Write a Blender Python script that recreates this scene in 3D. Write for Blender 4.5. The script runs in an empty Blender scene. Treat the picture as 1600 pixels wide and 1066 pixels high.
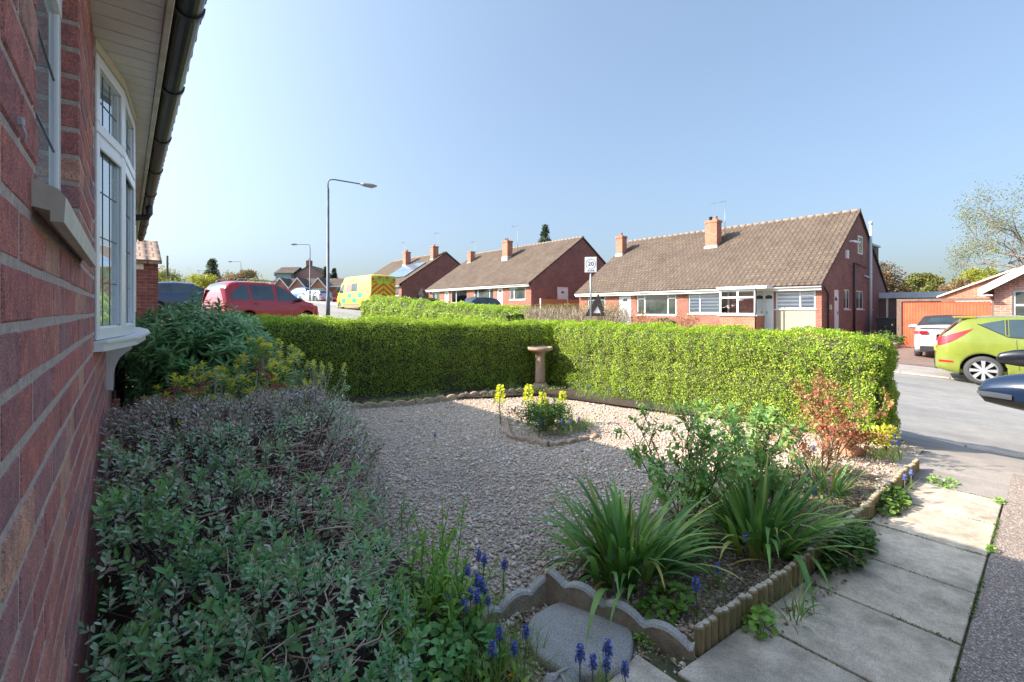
import bpy, math, random
import numpy as np
from mathutils import Vector, Matrix, noise as mnoise
random.seed(7); RNG = np.random.default_rng(7)
R = math.radians
scn = bpy.context.scene
COL = scn.collection
# ------------------------------------------------------------------ tagging
def tag(o, label=None, cat=None, group=None, kind=None):
    if label: o['label'] = label
    if cat: o['category'] = cat
    if group: o['group'] = group
    if kind: o['kind'] = kind
    return o
def thing(name, label, cat, loc=(0, 0, 0), rz=0, group=None):
    o = bpy.data.objects.new(name, None); COL.objects.link(o)
    o.location = loc; o.rotation_euler = (0, 0, rz); o.empty_display_size = .1
    return tag(o, label, cat, group)
def copy_thing(root, loc, rz=0, label=None, group=None, scale=None):
    r = root.copy(); COL.objects.link(r); r.location = loc; r.rotation_euler = (0, 0, rz)
    if label: r['label'] = label
    if group: r['group'] = group
    if scale: r.scale = (scale,) * 3
    for ch in list(root.children):
        c = ch.copy(); COL.objects.link(c); c.parent = r
        for g in list(ch.children):
            d = g.copy(); COL.objects.link(d); d.parent = c
    return r
# ------------------------------------------------------------------ mesh builder
class MB:
    def __init__(s): s.v = []; s.f = []; s.m = []; s.uv = []; s.sm = []
    def face(s, pts, m=0, uv=None, smooth=False):
        b = len(s.v); s.v += [tuple(p) for p in pts]
        s.f.append(tuple(range(b, b + len(pts)))); s.m.append(m); s.uv.append(uv); s.sm.append(smooth)
    def mesh(s, verts, faces, m=0, smooth=False):
        b = len(s.v); s.v += [tuple(p) for p in verts]
        for f in faces:
            s.f.append(tuple(i + b for i in f)); s.m.append(m); s.uv.append(None); s.sm.append(smooth)
    def hexa(s, p, m=0, ch=0):
        # p: 8 corners (bottom 4 ccw, top 4 ccw)
        s.mesh(p, [(0, 3, 2, 1), (4, 5, 6, 7), (0, 1, 5, 4), (1, 2, 6, 5), (2, 3, 7, 6), (3, 0, 4, 7)], m)
    def box(s, x0, x1, y0, y1, z0, z1, m=0, ch=0):
        if x0 > x1: x0, x1 = x1, x0
        if y0 > y1: y0, y1 = y1, y0
        if z0 > z1: z0, z1 = z1, z0
        if ch <= 0:
            s.hexa([(x0, y0, z0), (x1, y0, z0), (x1, y1, z0), (x0, y1, z0), (x0, y0, z1), (x1, y0, z1), (x1, y1, z1), (x0, y1, z1)], m); return
        ch = min(ch, (x1 - x0) * .45, (y1 - y0) * .45, (z1 - z0) * .45)
        lo = (x0, y0, z0); hi = (x1, y1, z1); idx = {}; V = []
        for a in range(8):
            sg = [(a >> k) & 1 for k in range(3)]
            for ax in range(3):
                p = []
                for k in range(3):
                    e = hi[k] if sg[k] else lo[k]
                    if k != ax: e += -ch if sg[k] else ch
                    p.append(e)
                idx[(a, ax)] = len(V); V.append(p)
        F = []
        for ax in range(3):
            o = [k for k in range(3) if k != ax]
            for sd in (0, 1):
                q = [(0, 0), (1, 0), (1, 1), (0, 1)]
                if (sd == 1) != (ax == 1): pass
                else: q = q[::-1]
                F.append([idx[((sd << ax) | (i << o[0]) | (j << o[1]), ax)] for i, j in q])
        for ax in range(3):       # edges parallel to ax
            o = [k for k in range(3) if k != ax]
            for i in (0, 1):
                for j in (0, 1):
                    a = (i << o[0]) | (j << o[1]); b2 = a | (1 << ax)
                    F.append([idx[(a, o[0])], idx[(b2, o[0])], idx[(b2, o[1])], idx[(a, o[1])]])
        for a in range(8): F.append([idx[(a, 0)], idx[(a, 1)], idx[(a, 2)]])
        s.mesh(V, F, m)
    def prism(s, poly, ax, a0, a1, m=0):
        # poly: 2D points in the two other axes, extruded along ax
        def P(p, a):
            l = list(p); l.insert(ax, a); return tuple(l)
        n = len(poly)
        s.face([P(p, a0) for p in poly], m); s.face([P(p, a1) for p in reversed(poly)], m)
        for i in range(n):
            j = (i + 1) % n
            s.face([P(poly[i], a0), P(poly[i], a1), P(poly[j], a1), P(poly[j], a0)], m)
    def tube(s, pts, r, k=6, m=0, cap=True):
        pts = [Vector(p) for p in pts]; n = len(pts)
        if not isinstance(r, (list, tuple)): r = [r] * n
        V = []; F = []; up = Vector((.13, .27, .95))
        for i, p in enumerate(pts):
            d = (pts[min(i + 1, n - 1)] - pts[max(i - 1, 0)])
            if d.length < 1e-9: d = Vector((0, 0, 1))
            d.normalize(); a = d.cross(up)
            if a.length < .1: a = d.cross(Vector((1, 0, 0)))
            a.normalize(); b = d.cross(a)
            for q in range(k):
                t = 2 * math.pi * q / k
                V.append(p + a * (math.cos(t) * r[i]) + b * (math.sin(t) * r[i]))
        for i in range(n - 1):
            for q in range(k):
                q2 = (q + 1) % k
                F.append((i * k + q, i * k + q2, (i + 1) * k + q2, (i + 1) * k + q))
        if cap: F += [tuple(range(k))[::-1], tuple((n - 1) * k + q for q in range(k))]
        s.mesh(V, F, m, smooth=True)
    def lathe(s, prof, c=(0, 0, 0), k=24, ax=2, m=0, jit=0, smooth=True, cap=True):
        V = []; F = []; n = len(prof)
        for (r, z) in prof:
            for q in range(k):
                t = 2 * math.pi * q / k; rr = r * (1 + jit * math.sin(3 * t + 1) * .5 + jit * math.sin(7 * t) * .5)
                a, b = rr * math.cos(t), rr * math.sin(t)
                p = {2: (a, b, z), 1: (a, z, b), 0: (z, a, b)}[ax]
                V.append((c[0] + p[0], c[1] + p[1], c[2] + p[2]))
        for i in range(n - 1):
            for q in range(k):
                q2 = (q + 1) % k
                F.append((i * k + q, i * k + q2, (i + 1) * k + q2, (i + 1) * k + q))
        if cap: F += [tuple(range(k))[::-1], tuple((n - 1) * k + q for q in range(k))]
        s.mesh(V, F, m, smooth)
    def build(s, name, mats, parent=None, bevel=0):
        me = bpy.data.meshes.new(name); me.from_pydata(s.v, [], s.f)
        if not isinstance(mats, (list, tuple)): mats = [mats]
        for m in mats: me.materials.append(m)
        uvl = me.uv_layers.new(name='UVMap')
        me.polygons.foreach_set('material_index', s.m); me.polygons.foreach_set('use_smooth', s.sm)
        co = np.array(s.v, dtype=float); uvs = []
        for f, uv in zip(s.f, s.uv):
            if uv is not None: uvs += list(uv); continue
            p = co[list(f)]; n = np.zeros(3)
            for i in range(len(f)): n += np.cross(p[i], p[(i + 1) % len(f)])
            a = np.abs(n)
            if a[2] > max(a[0], a[1]) * 1.2: uvs += [(q[0], q[1]) for q in p]
            elif a[0] > a[1]: uvs += [(q[1], q[2]) for q in p]
            else: uvs += [(q[0] + .11, q[2]) for q in p]
        uvl.data.foreach_set('uv', np.array(uvs, dtype=np.float32).ravel())
        o = bpy.data.objects.new(name, me); COL.objects.link(o)
        if parent: o.parent = parent
        if bevel:
            b = o.modifiers.new('b', 'BEVEL'); b.width = bevel; b.segments = 2; b.limit_method = 'ANGLE'; b.angle_limit = R(40)
        return o
def rawmesh(name, V, tmpl, mat, parent=None, smooth=False):
    """V (n,k,3), tmpl: list of face tuples over k -> one mesh"""
    n, k, _ = V.shape
    me = bpy.data.meshes.new(name)
    me.vertices.add(n * k); me.vertices.foreach_set('co', V.reshape(-1).astype(np.float32))
    loops = np.concatenate([np.array(t) for t in tmpl]); ll = np.array([len(t) for t in tmpl])
    base = (np.arange(n) * k)[:, None]
    LV = (base + loops[None, :]).ravel()
    tot = np.tile(ll, n); st = np.concatenate([[0], np.cumsum(tot)[:-1]])
    me.loops.add(len(LV)); me.loops.foreach_set('vertex_index', LV.astype(np.int32))
    me.polygons.add(len(tot)); me.polygons.foreach_set('loop_start', st.astype(np.int32)); me.polygons.foreach_set('loop_total', tot.astype(np.int32))
    if smooth: me.polygons.foreach_set('use_smooth', np.ones(len(tot), dtype=bool))
    me.update(calc_edges=True); me.validate()
    me.materials.append(mat)
    o = bpy.data.objects.new(name, me); COL.objects.link(o)
    if parent: o.parent = parent
    return o
def nrm(a):
    return a / (np.linalg.norm(a, axis=-1, keepdims=True) + 1e-9)
def leaf_verts(P, D, N, L, W, kind='diamond', fold=.25, droop=.15):
    D = nrm(D); S = nrm(np.cross(N, D)); Q = np.cross(D, S)
    L = np.broadcast_to(np.asarray(L, float), (len(P),))[:, None]; W = np.broadcast_to(np.asarray(W, float), (len(P),))[:, None]
    if kind == 'diamond':
        v = [P, P + D * L * .45 + S * W * .5 + Q * W * fold, P + D * L - Q * L * droop, P + D * L * .45 - S * W * .5 + Q * W * fold]
        return np.stack(v, 1), [(0, 1, 2, 3)]
    if kind == 'leaf':
        m1 = P + D * L * .3; m2 = P + D * L * .68 - Q * L * droop * .4; t = P + D * L - Q * L * droop
        v = [P, m1 + S * W * .42 + Q * W * fold, m2 + S * W * .38 + Q * W * fold, t, m2 - S * W * .38 + Q * W * fold, m1 - S * W * .42 + Q * W * fold, m1, m2]
        return np.stack(v, 1), [(0, 6, 1), (1, 6, 7, 2), (2, 7, 3), (0, 5, 6), (5, 4, 7, 6), (4, 3, 7)]
    if kind == 'round':
        c = P + D * L * .5; v = [P]
        for a in (35, 75, 110, 145): pass
        v = [P, P + D * L * .3 + S * W * .42 + Q * W * .1, P + D * L * .72 + S * W * .45 + Q * W * .12, P + D * L * .95 + S * W * .2, P + D * L * .88 - Q * W * .06, P + D * L * .95 - S * W * .2,
             P + D * L * .72 - S * W * .45 + Q * W * .12, P + D * L * .3 - S * W * .42 + Q * W * .1, c]
        return np.stack(v, 1), [(0, 8, 1), (1, 8, 2), (2, 8, 3), (3, 8, 4), (4, 8, 5), (5, 8, 6), (6, 8, 7), (7, 8, 0)]
def leaves(name, P, D, N, L, W, mat, parent=None, kind='diamond', fold=.25, droop=.15):
    V, T = leaf_verts(np.asarray(P, float), np.asarray(D, float), np.asarray(N, float), L, W, kind, fold, droop)
    return rawmesh(name, V, T, mat, parent)
def rdir(n, up=0.):
    a = RNG.normal(size=(n, 3)); a[:, 2] += up; return nrm(a)
# ------------------------------------------------------------------ materials
def newmat(name):
    m = bpy.data.materials.new(name); m.use_nodes = True
    nt = m.node_tree; nt.nodes.clear()
    out = nt.nodes.new('ShaderNodeOutputMaterial'); b = nt.nodes.new('ShaderNodeBsdfPrincipled')
    nt.links.new(b.outputs[0], out.inputs[0]); return m, nt, b, out
def nd(nt, t, **kw):
    n = nt.nodes.new(t)
    for k, v in kw.items():
        if k in n.inputs.keys() if hasattr(n.inputs, 'keys') else False: n.inputs[k].default_value = v
        else: setattr(n, k, v)
    return n
def c4(c): return (c[0], c[1], c[2], 1)
def ramp(nt, fac, stops, interp='LINEAR'):
    r = nt.nodes.new('ShaderNodeValToRGB'); r.color_ramp.interpolation = interp
    e = r.color_ramp.elements
    while len(e) < len(stops): e.new(.5)
    for i, (p, c) in enumerate(stops): e[i].position = p; e[i].color = c4(c)
    nt.links.new(fac, r.inputs[0]); return r.outputs[0]
def mix(nt, fac, a, b, blend='MIX'):
    m = nt.nodes.new('ShaderNodeMix'); m.data_type = 'RGBA'; m.blend_type = blend
    for i, x in ((0, fac), (6, a), (7, b)):
        if isinstance(x, (int, float)): m.inputs[i].default_value = x
        elif isinstance(x, (tuple, list)): m.inputs[i].default_value = c4(x)
        else: nt.links.new(x, m.inputs[i])
    return m.outputs[2]
def coords(nt, kind='Object'):
    t = nt.nodes.new('ShaderNodeTexCoord'); return t.outputs[kind]
def geo(nt, k='Position'):
    return nt.nodes.new('ShaderNodeNewGeometry').outputs[k]
def noise(nt, vec, scale, detail=4, rough=.6, k='Fac'):
    n = nt.nodes.new('ShaderNodeTexNoise'); n.inputs['Scale'].default_value = scale; n.inputs['Detail'].default_value = detail; n.inputs['Roughness'].default_value = rough
    if vec is not None: nt.links.new(vec, n.inputs['Vector'])
    return n.outputs[k]
def bump(nt, b, h, strength=.3, dist=.01):
    n = nt.nodes.new('ShaderNodeBump'); n.inputs['Strength'].default_value = strength; n.inputs['Distance'].default_value = dist
    nt.links.new(h, n.inputs['Height']); nt.links.new(n.outputs[0], b.inputs['Normal']); return n
def simple(name, col, rough=.6, metal=0, var=.12, scale=6, bstr=0, bscale=60, coat=0, spec=None):
    m, nt, b, out = newmat(name)
    p = geo(nt)
    n = noise(nt, p, scale)
    lo = tuple(x * (1 - var) for x in col); hi = tuple(min(1, x * (1 + var)) for x in col)
    nt.links.new(ramp(nt, n, [(.3, lo), (.7, hi)]), b.inputs['Base Color'])
    b.inputs['Roughness'].default_value = rough; b.inputs['Metallic'].default_value = metal
    if coat: b.inputs['Coat Weight'].default_value = coat; b.inputs['Coat Roughness'].default_value = .04
    if spec is not None: b.inputs['Specular IOR Level'].default_value = spec
    if bstr: bump(nt, b, noise(nt, p, bscale, 3), bstr)
    return m
def leafmat(name, stops, rough=.5, trans=.35, spec=.4, patch=None):
    """colour varies from leaf to leaf; translucent"""
    m, nt, b, out = newmat(name)
    r = geo(nt, 'Random Per Island')
    c = ramp(nt, r, stops)
    n = noise(nt, geo(nt), 1.7 if patch is None else patch, 2)
    c = mix(nt, .55, c, ramp(nt, n, [(.3, (.55, .6, .6)), (.7, (1.25, 1.2, 1.0))]), 'MULTIPLY')
    nt.links.new(c, b.inputs['Base Color']); b.inputs['Roughness'].default_value = rough; b.inputs['Specular IOR Level'].default_value = spec
    t = nt.nodes.new('ShaderNodeBsdfTranslucent'); nt.links.new(mix(nt, .5, c, (.9, 1., .3), 'MULTIPLY'), t.inputs[0])
    mx = nt.nodes.new('ShaderNodeMixShader'); mx.inputs[0].default_value = trans
    nt.links.new(b.outputs[0], mx.inputs[1]); nt.links.new(t.outputs[0], mx.inputs[2]); nt.links.new(mx.outputs[0], out.inputs[0])
    return m
def brickmat(name, cols, mortar, uv=True, bw=.225, rh=.075, ms=.006):
    m, nt, b, out = newmat(name)
    v = coords(nt, 'UV')
    t = nt.nodes.new('ShaderNodeTexBrick'); nt.links.new(v, t.inputs['Vector'])
    t.inputs['Scale'].default_value = 1; t.inputs['Brick Width'].default_value = bw; t.inputs['Row Height'].default_value = rh
    t.inputs['Mortar Size'].default_value = ms; t.inputs['Mortar Smooth'].default_value = .2; t.inputs['Bias'].default_value = 0
    t.inputs['Color1'].default_value = c4(cols[0]); t.inputs['Color2'].default_value = c4(cols[1]); t.inputs['Mortar'].default_value = c4(mortar)
    n = noise(nt, geo(nt), 1.3, 5)
    n2 = noise(nt, geo(nt), 9, 3)
    c = mix(nt, .8, t.outputs['Color'], ramp(nt, n, [(.3, (.75, .7, .72)), (.7, (1.15, 1.1, 1.05))]), 'MULTIPLY')
    c = mix(nt, .5, c, ramp(nt, n2, [(.35, (.6, .6, .65)), (.6, (1.15, 1.15, 1.1))]), 'MULTIPLY')
    nt.links.new(c, b.inputs['Base Color']); b.inputs['Roughness'].default_value = .9
    bp = bump(nt, b, t.outputs['Fac'], .5, .01); bp.invert = True
    return m
def tilemat(name, c1, c2, w=.3, h=.33):
    m, nt, b, out = newmat(name)
    v = coords(nt, 'UV')
    t = nt.nodes.new('ShaderNodeTexBrick'); nt.links.new(v, t.inputs['Vector']); t.offset = .5
    t.inputs['Scale'].default_value = 1; t.inputs['Brick Width'].default_value = w; t.inputs['Row Height'].default_value = h
    t.inputs['Mortar Size'].default_value = .022; t.inputs['Mortar Smooth'].default_value = .6
    t.inputs['Color1'].default_value = c4(c1); t.inputs['Color2'].default_value = c4(c2); t.inputs['Mortar'].default_value = c4([x * .35 for x in c1])
    n = noise(nt, geo(nt), .7, 5, .7); n2 = noise(nt, geo(nt), 14, 3)
    c = mix(nt, .9, t.outputs['Color'], ramp(nt, n, [(.3, (.78, .74, .72)), (.55, (1, 1, 1)), (.75, (1.2, 1.15, 1.05))]), 'MULTIPLY')
    c = mix(nt, .6, c, ramp(nt, n2, [(.3, (.7, .7, .7)), (.7, (1.25, 1.2, 1.15))]), 'MULTIPLY')
    nt.links.new(c, b.inputs['Base Color']); b.inputs['Roughness'].default_value = .95; b.inputs['Specular IOR Level'].default_value = .15
    sp = nt.nodes.new('ShaderNodeSeparateXYZ'); nt.links.new(v, sp.inputs[0])
    def mth(op, a, bb=None):
        q = nt.nodes.new('ShaderNodeMath'); q.operation = op
        for i, x in ((0, a), (1, bb)):
            if x is None: continue
            if isinstance(x, (int, float)): q.inputs[i].default_value = x
            else: nt.links.new(x, q.inputs[i])
        return q.outputs[0]
    sx = mth('SINE', mth('MULTIPLY', sp.outputs[0], 2 * math.pi / (w)))
    fr = mth('FRACT', mth('DIVIDE', sp.outputs[1], h))
    hgt = mth('SUBTRACT', mth('MULTIPLY', sx, .35), fr)
    bump(nt, b, hgt, .9, .05)
    return m
WHITE = simple('upvc_white', (.8, .81, .82), .3, var=.03, scale=3)
WHITE2 = simple('white_paint', (.78, .78, .76), .5, var=.06, scale=2)
CREAM = simple('cream_render', (.62, .58, .48), .7, var=.08)
def glassmat(name, col, ior=1.6, rough=.02):
    m, nt, b, out = newmat(name)
    n = noise(nt, geo(nt), 1.1, 2)
    nt.links.new(ramp(nt, n, [(.35, tuple(x * .6 for x in col)), (.65, tuple(x * 1.5 for x in col))]), b.inputs['Base Color'])
    b.inputs['Roughness'].default_value = rough; b.inputs['IOR'].default_value = ior; b.inputs['Specular IOR Level'].default_value = .7
    return m
GLASS = glassmat('window_glass', (.05, .06, .06), 1.8)
GLASSN = glassmat('near_window_glass', (.26, .34, .37), 4.2, .01)
CARGLASS = glassmat('car_glass', (.03, .05, .06), 1.7)
RUBBER = simple('tyre_rubber', (.06, .06, .062), .8, bstr=.2)
DARK = simple('dark_plastic', (.03, .03, .033), .45)
DARKTRIM = simple('dark_trim', (.02, .02, .02), .6)
ALLOY = simple('alloy', (.62, .63, .65), .3, metal=.6, var=.04)
GALV = simple('galvanised_steel', (.32, .34, .36), .45, metal=.6, var=.15, scale=20)
REDLENS = simple('red_lens', (.42, .012, .018), .12, coat=.8)
CLEARLENS = simple('clear_lens', (.55, .58, .62), .1, metal=.4, coat=.8)
YELLOW = simple('number_plate_yellow', (.75, .55, .05), .4, var=.02)
SUN_E, SKY_E, EXPO = 2.7, .15, 1.92
# ------------------------------------------------------------------ camera, sky, sun
cam = bpy.data.cameras.new('camera'); camo = bpy.data.objects.new('camera', cam); COL.objects.link(camo)
camo.location = (0, 0, 1.3); camo.rotation_euler = (R(90), 0, R(-40.06))
cam.sensor_width = 36; cam.lens = 717 / 1600 * 36; cam.shift_y = -49 / 1600; cam.clip_start = .02; cam.clip_end = 3000
scn.camera = camo
SUNDIR = Vector((1, -.75, -.785)).normalized()      # direction the light travels
sun = bpy.data.lights.new('sun', 'SUN'); sun.energy = SUN_E; sun.angle = R(.5); sun.color = (1, .87, .70)
suno = bpy.data.objects.new('sun', sun); COL.objects.link(suno)
suno.rotation_euler = SUNDIR.to_track_quat('-Z', 'Y').to_euler()
w = bpy.data.worlds.new('World'); scn.world = w; w.use_nodes = True
nt = w.node_tree; nt.nodes.clear()
bg = nt.nodes.new('ShaderNodeBackground'); bg.inputs[1].default_value = SKY_E
wo = nt.nodes.new('ShaderNodeOutputWorld'); lay = []
for air, dust, oz, g, k in ((1.3, 1.4, 2.0, .58, .52), (.3, 10, 5.0, .75, .84)):      # clear blue layer + bright hazy glow round the sun
    sk = nt.nodes.new('ShaderNodeTexSky'); sk.sky_type = 'NISHITA'; sk.sun_disc = False
    sk.sun_elevation = math.asin(-SUNDIR.z); sk.sun_rotation = math.atan2(-SUNDIR.x, -SUNDIR.y)
    sk.air_density = air; sk.dust_density = dust; sk.ozone_density = oz
    gm = nt.nodes.new('ShaderNodeGamma'); gm.inputs[1].default_value = g; nt.links.new(sk.outputs[0], gm.inputs[0])
    lay.append(mix(nt, 1, gm.outputs[0], tuple(k * x for x in (.60, .69, .75)), 'MULTIPLY'))
nt.links.new(mix(nt, 1, lay[0], lay[1], 'ADD'), bg.inputs[0]); nt.links.new(bg.outputs[0], wo.inputs[0])
scn.view_settings.view_transform = 'Standard'; scn.view_settings.look = 'None'; scn.view_settings.gamma = 1
scn.view_settings.exposure = EXPO
# ------------------------------------------------------------------ terrain
def pl(t, x):
    if x <= t[0][0]: return t[0][1]
    for (a, b), (c, d) in zip(t, t[1:]):
        if x <= c: return b + (d - b) * (x - a) / (c - a)
    return t[-1][1]
TR = [(-200, -5), (-60, -2.4), (-20, -1.2), (-4, -.5), (.2, -.36), (1.5, -.31), (4, -.2), (8, .05), (12, .28), (16, .5), (20, .68), (28, 1.04), (52, 2.15), (91, 3.6), (200, 6.2), (500, 9)]
TP = [(-200, -5), (-60, -2.4), (-20, -1.2), (-4, -.45), (.2, -.36), (4, -.28), (8, 0), (24, .35), (28, 1.0), (44, 1.3), (52, 2.1), (68, 2.5), (91, 3.6), (200, 6.2), (500, 9)]
TA = [(-200, -3), (-20, -.3), (-4, 0), (9, 0), (13, .25), (20, .68), (28, 1.04), (52, 2.15), (91, 3.6), (200, 6.2), (500, 9)]
XS = [-300, -80, -25, -8, -2, 0, 1.2, 3, 5.2, 6.4, 7.55, 7.7, 9.2, 11, 12.8, 14.6, 14.72, 16.3, 18, 20, 25.8, 38, 60, 130, 500]
YS = [-200, -60, -20, -4, -1, .2, .7, 1.5, 2.5, 4, 5.5, 8, 10, 12, 14, 16, 18, 20, 24, 28, 34, 40, 44, 52, 60, 70, 91, 120, 200, 500]
def H(x, y):
    a, r, p = pl(TA, y), pl(TR, y), pl(TP, y)
    k = .1 if y > 1 else .02
    up = .1 if y > 5.5 or y < -5 else .02
    return pl([(5.2, a), (6.4, max(r + .12, (a + r + .1) / 2) if y < 10 else r + .1), (7.55, r + k), (7.7, r), (9.2, r + .03), (11, r + .05), (12.8, r + .03), (14.6, r), (14.72, r + up), (16.3, r + up + .03), (18, p), (60, p), (130, p + .5), (500, p + 3)], x)
def sheet(name, x0, x1, y0, y1, dz, mat, kind='structure', xs=None, ys=None):
    X = [x for x in XS if x0 - 1e-6 <= x <= x1 + 1e-6]; Y = [y for y in YS if y0 - 1e-6 <= y <= y1 + 1e-6]
    b = MB(); V = [(x, y, H(x, y) + dz) for y in Y for x in X]; n = len(X)
    b.mesh(V, [(j * n + i, j * n + i + 1, (j + 1) * n + i + 1, (j + 1) * n + i) for j in range(len(Y) - 1) for i in range(n - 1)])
    o = b.build(name, mat); tag(o, kind=kind); return o
def groundmat():
    m, nt, b, out = newmat('earth_and_grass'); p = geo(nt)
    c = ramp(nt, noise(nt, p, .9, 6, .7), [(.35, (.07, .1, .03)), (.5, (.1, .13, .04)), (.62, (.16, .13, .08))])
    c = mix(nt, .7, c, ramp(nt, noise(nt, p, 40, 3), [(.3, (.5, .5, .5)), (.7, (1.4, 1.4, 1.4))]), 'MULTIPLY')
    nt.links.new(c, b.inputs['Base Color']); b.inputs['Roughness'].default_value = 1
    bump(nt, b, noise(nt, p, 60, 4), .6, .02); return m
def asphalt(name, col, agg=.35, sc=220):
    m, nt, b, out = newmat(name); p = geo(nt)
    mp = nt.nodes.new('ShaderNodeMapping'); mp.inputs['Scale'].default_value = (3.2, .5, 1); nt.links.new(p, mp.inputs[0])
    n1 = noise(nt, mp.outputs[0], .5, 7, .7); n2 = noise(nt, p, sc, 2, .6); n3 = noise(nt, p, 5, 5, .7)
    c = mix(nt, 1, tuple(col), ramp(nt, n1, [(.3, (.72, .73, .76)), (.5, (1, 1, 1)), (.7, (1.2, 1.17, 1.12))]), 'MULTIPLY')
    c = mix(nt, 1, c, ramp(nt, n3, [(.3, (.86, .86, .86)), (.7, (1.12, 1.12, 1.12))]), 'MULTIPLY')
    c = mix(nt, agg, c, ramp(nt, n2, [(.35, (.35, .35, .35)), (.65, (1.7, 1.7, 1.7))]), 'MULTIPLY')
    nt.links.new(c, b.inputs['Base Color']); b.inputs['Roughness'].default_value = .9
    bump(nt, b, n2, .5, .006); return m
def slabmat():
    m, nt, b, out = newmat('concrete_slab'); p = geo(nt)
    r = geo(nt, 'Random Per Island')
    n1 = noise(nt, p, 1.6, 6, .7); n2 = noise(nt, p, 260, 2); n3 = noise(nt, p, 9, 6, .75)
    c = ramp(nt, r, [(0, (.62, .54, .44)), (.5, (.68, .59, .48)), (1, (.58, .51, .43))])
    c = mix(nt, 1, c, ramp(nt, n1, [(.35, (.66, .66, .66)), (.6, (1.15, 1.13, 1.1))]), 'MULTIPLY')
    c = mix(nt, .9, c, ramp(nt, n3, [(.35, (.62, .62, .6)), (.6, (1.1, 1.1, 1.1))]), 'MULTIPLY')
    c = mix(nt, .5, c, ramp(nt, n2, [(.35, (.5, .5, .5)), (.65, (1.4, 1.4, 1.4))]), 'MULTIPLY')
    spots = noise(nt, p, 24, 1); c = mix(nt, ramp(nt, spots, [(.77, (0, 0, 0)), (.79, (1, 1, 1))]), c, (.6, .6, .56))
    nt.links.new(c, b.inputs['Base Color']); b.inputs['Roughness'].default_value = .9
    bump(nt, b, mix(nt, .5, n2, n3), .5, .006); return m
def gravelmat(name, stops, scale, bst=1.0, dist=.01):
    m, nt, b, out = newmat(name); p = geo(nt)
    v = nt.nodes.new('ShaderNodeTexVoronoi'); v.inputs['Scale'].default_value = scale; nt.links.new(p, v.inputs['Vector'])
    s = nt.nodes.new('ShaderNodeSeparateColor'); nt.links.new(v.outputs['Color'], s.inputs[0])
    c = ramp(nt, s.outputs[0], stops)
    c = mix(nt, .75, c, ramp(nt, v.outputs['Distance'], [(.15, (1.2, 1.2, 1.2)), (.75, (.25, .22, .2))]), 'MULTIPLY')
    c = mix(nt, .7, c, ramp(nt, noise(nt, p, 1.2, 4), [(.3, (.8, .8, .8)), (.7, (1.15, 1.12, 1.1))]), 'MULTIPLY')
    nt.links.new(c, b.inputs['Base Color']); b.inputs['Roughness'].default_value = .9
    bp = bump(nt, b, v.outputs['Distance'], bst, dist); bp.invert = True; return m
GRAV = [(0, (.72, .53, .39)), (.2, (.90, .76, .62)), (.38, (.56, .42, .33)), (.55, (.96, .88, .78)), (.7, (.34, .27, .24)), (.82, (.76, .68, .61)), (.92, (.76, .50, .32)), (1, (.96, .93, .88))]
SOIL = simple('dark_soil', (.07, .05, .04), 1, var=.4, scale=25, bstr=1, bscale=70)
ASPH = asphalt('worn_asphalt', (.27, .265, .26)); ASPH2 = asphalt('pavement_asphalt', (.34, .31, .29)); KERB = asphalt('kerb_concrete', (.44, .38, .33), .4, 90)
sheet('ground', -300, 500, -200, 500, 0, groundmat())
sheet('road', 7.7, 14.6, -60, 500, .006, ASPH)
sheet('pavement_near', 6.4, 7.55, -60, 500, .006, ASPH)
sheet('pavement_far', 14.72, 16.3, -60, 500, .006, ASPH2)
BLOCKP = brickmat('block_paving', ((.3, .2, .16), (.24, .17, .14)), (.15, .12, .1), bw=.2, rh=.1, ms=.008)
sheet('driveway_brick', 16.3, 25.8, -4, 8, .012, BLOCKP)
sheet('driveway_concrete', 16.3, 25.8, 24, 28, .012, KERB)
# kerbs (stones)
for name, xk, fx in (('kerb_near', 7.55, 1), ('kerb_far', 14.6, -1)):
    b = MB(); y = -20.0
    while y < 120:
        y2 = y + .9; xa, xb = (7.56, 7.70) if fx > 0 else (14.6, 14.73)
        low = (y < 1.3) if fx > 0 else (-5 < y < 5.5)
        za, zb = pl(TR, y), pl(TR, y2); hh = .03 if low else .115
        P = []
        for dz0 in (-.1, hh):
            P += [(xa, y + .006, za + dz0), (xb, y + .006, za + dz0), (xb, y2 - .006, zb + dz0), (xa, y2 - .006, zb + dz0)]
        b.hexa(P); y = y2
    tag(b.build(name, KERB, bevel=.012), kind='structure')
# exposed aggregate drive beside the path, slabs
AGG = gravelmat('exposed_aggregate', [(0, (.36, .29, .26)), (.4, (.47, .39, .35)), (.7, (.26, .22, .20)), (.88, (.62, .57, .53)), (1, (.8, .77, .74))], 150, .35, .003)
b = MB()
for xa, xb in zip([-3, 0, 2, 4, 5.2], [0, 2, 4, 5.2, 6.4]):
    za, zb = [H(x, 0) + .012 if x > 5.2 else .012 for x in (xa, xb)]
    b.face([(xa, -5, za + .012), (xb, -5, zb + .012), (xb, .227, zb + .012), (xa, .227, za + .012)])
tag(b.build('driveway', AGG), kind='structure')
b = MB(); joints = [-1.0, -.5, 0, .49, .98, 1.46, 1.945, 2.43, 2.91, 3.4, 3.93, 4.46]
SLABM = slabmat(); k = 0
for xa, xb in zip(joints, joints[1:]):
    k += 1; t = [random.uniform(-.004, .004) for _ in range(4)]; g = .007
    ya = .235; ed = lambda x: np.interp(x, [1.44, 1.46, 1.62, 2.3, 3.2, 4.1, 4.5], [.735, .86, .845, .768, .733, .712, .70])
    y1_, y2_ = float(ed(xa + g)), float(ed(xb - g))
    top = [(xa + g, ya, .03 + t[0]), (xb - g, ya, .03 + t[1]), (xb - g + .012, y2_, .03 + t[2]), (xa + g + .012, y1_, .03 + t[3])]
    b.hexa([(p[0], p[1], -.02) for p in top] + top)
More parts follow.
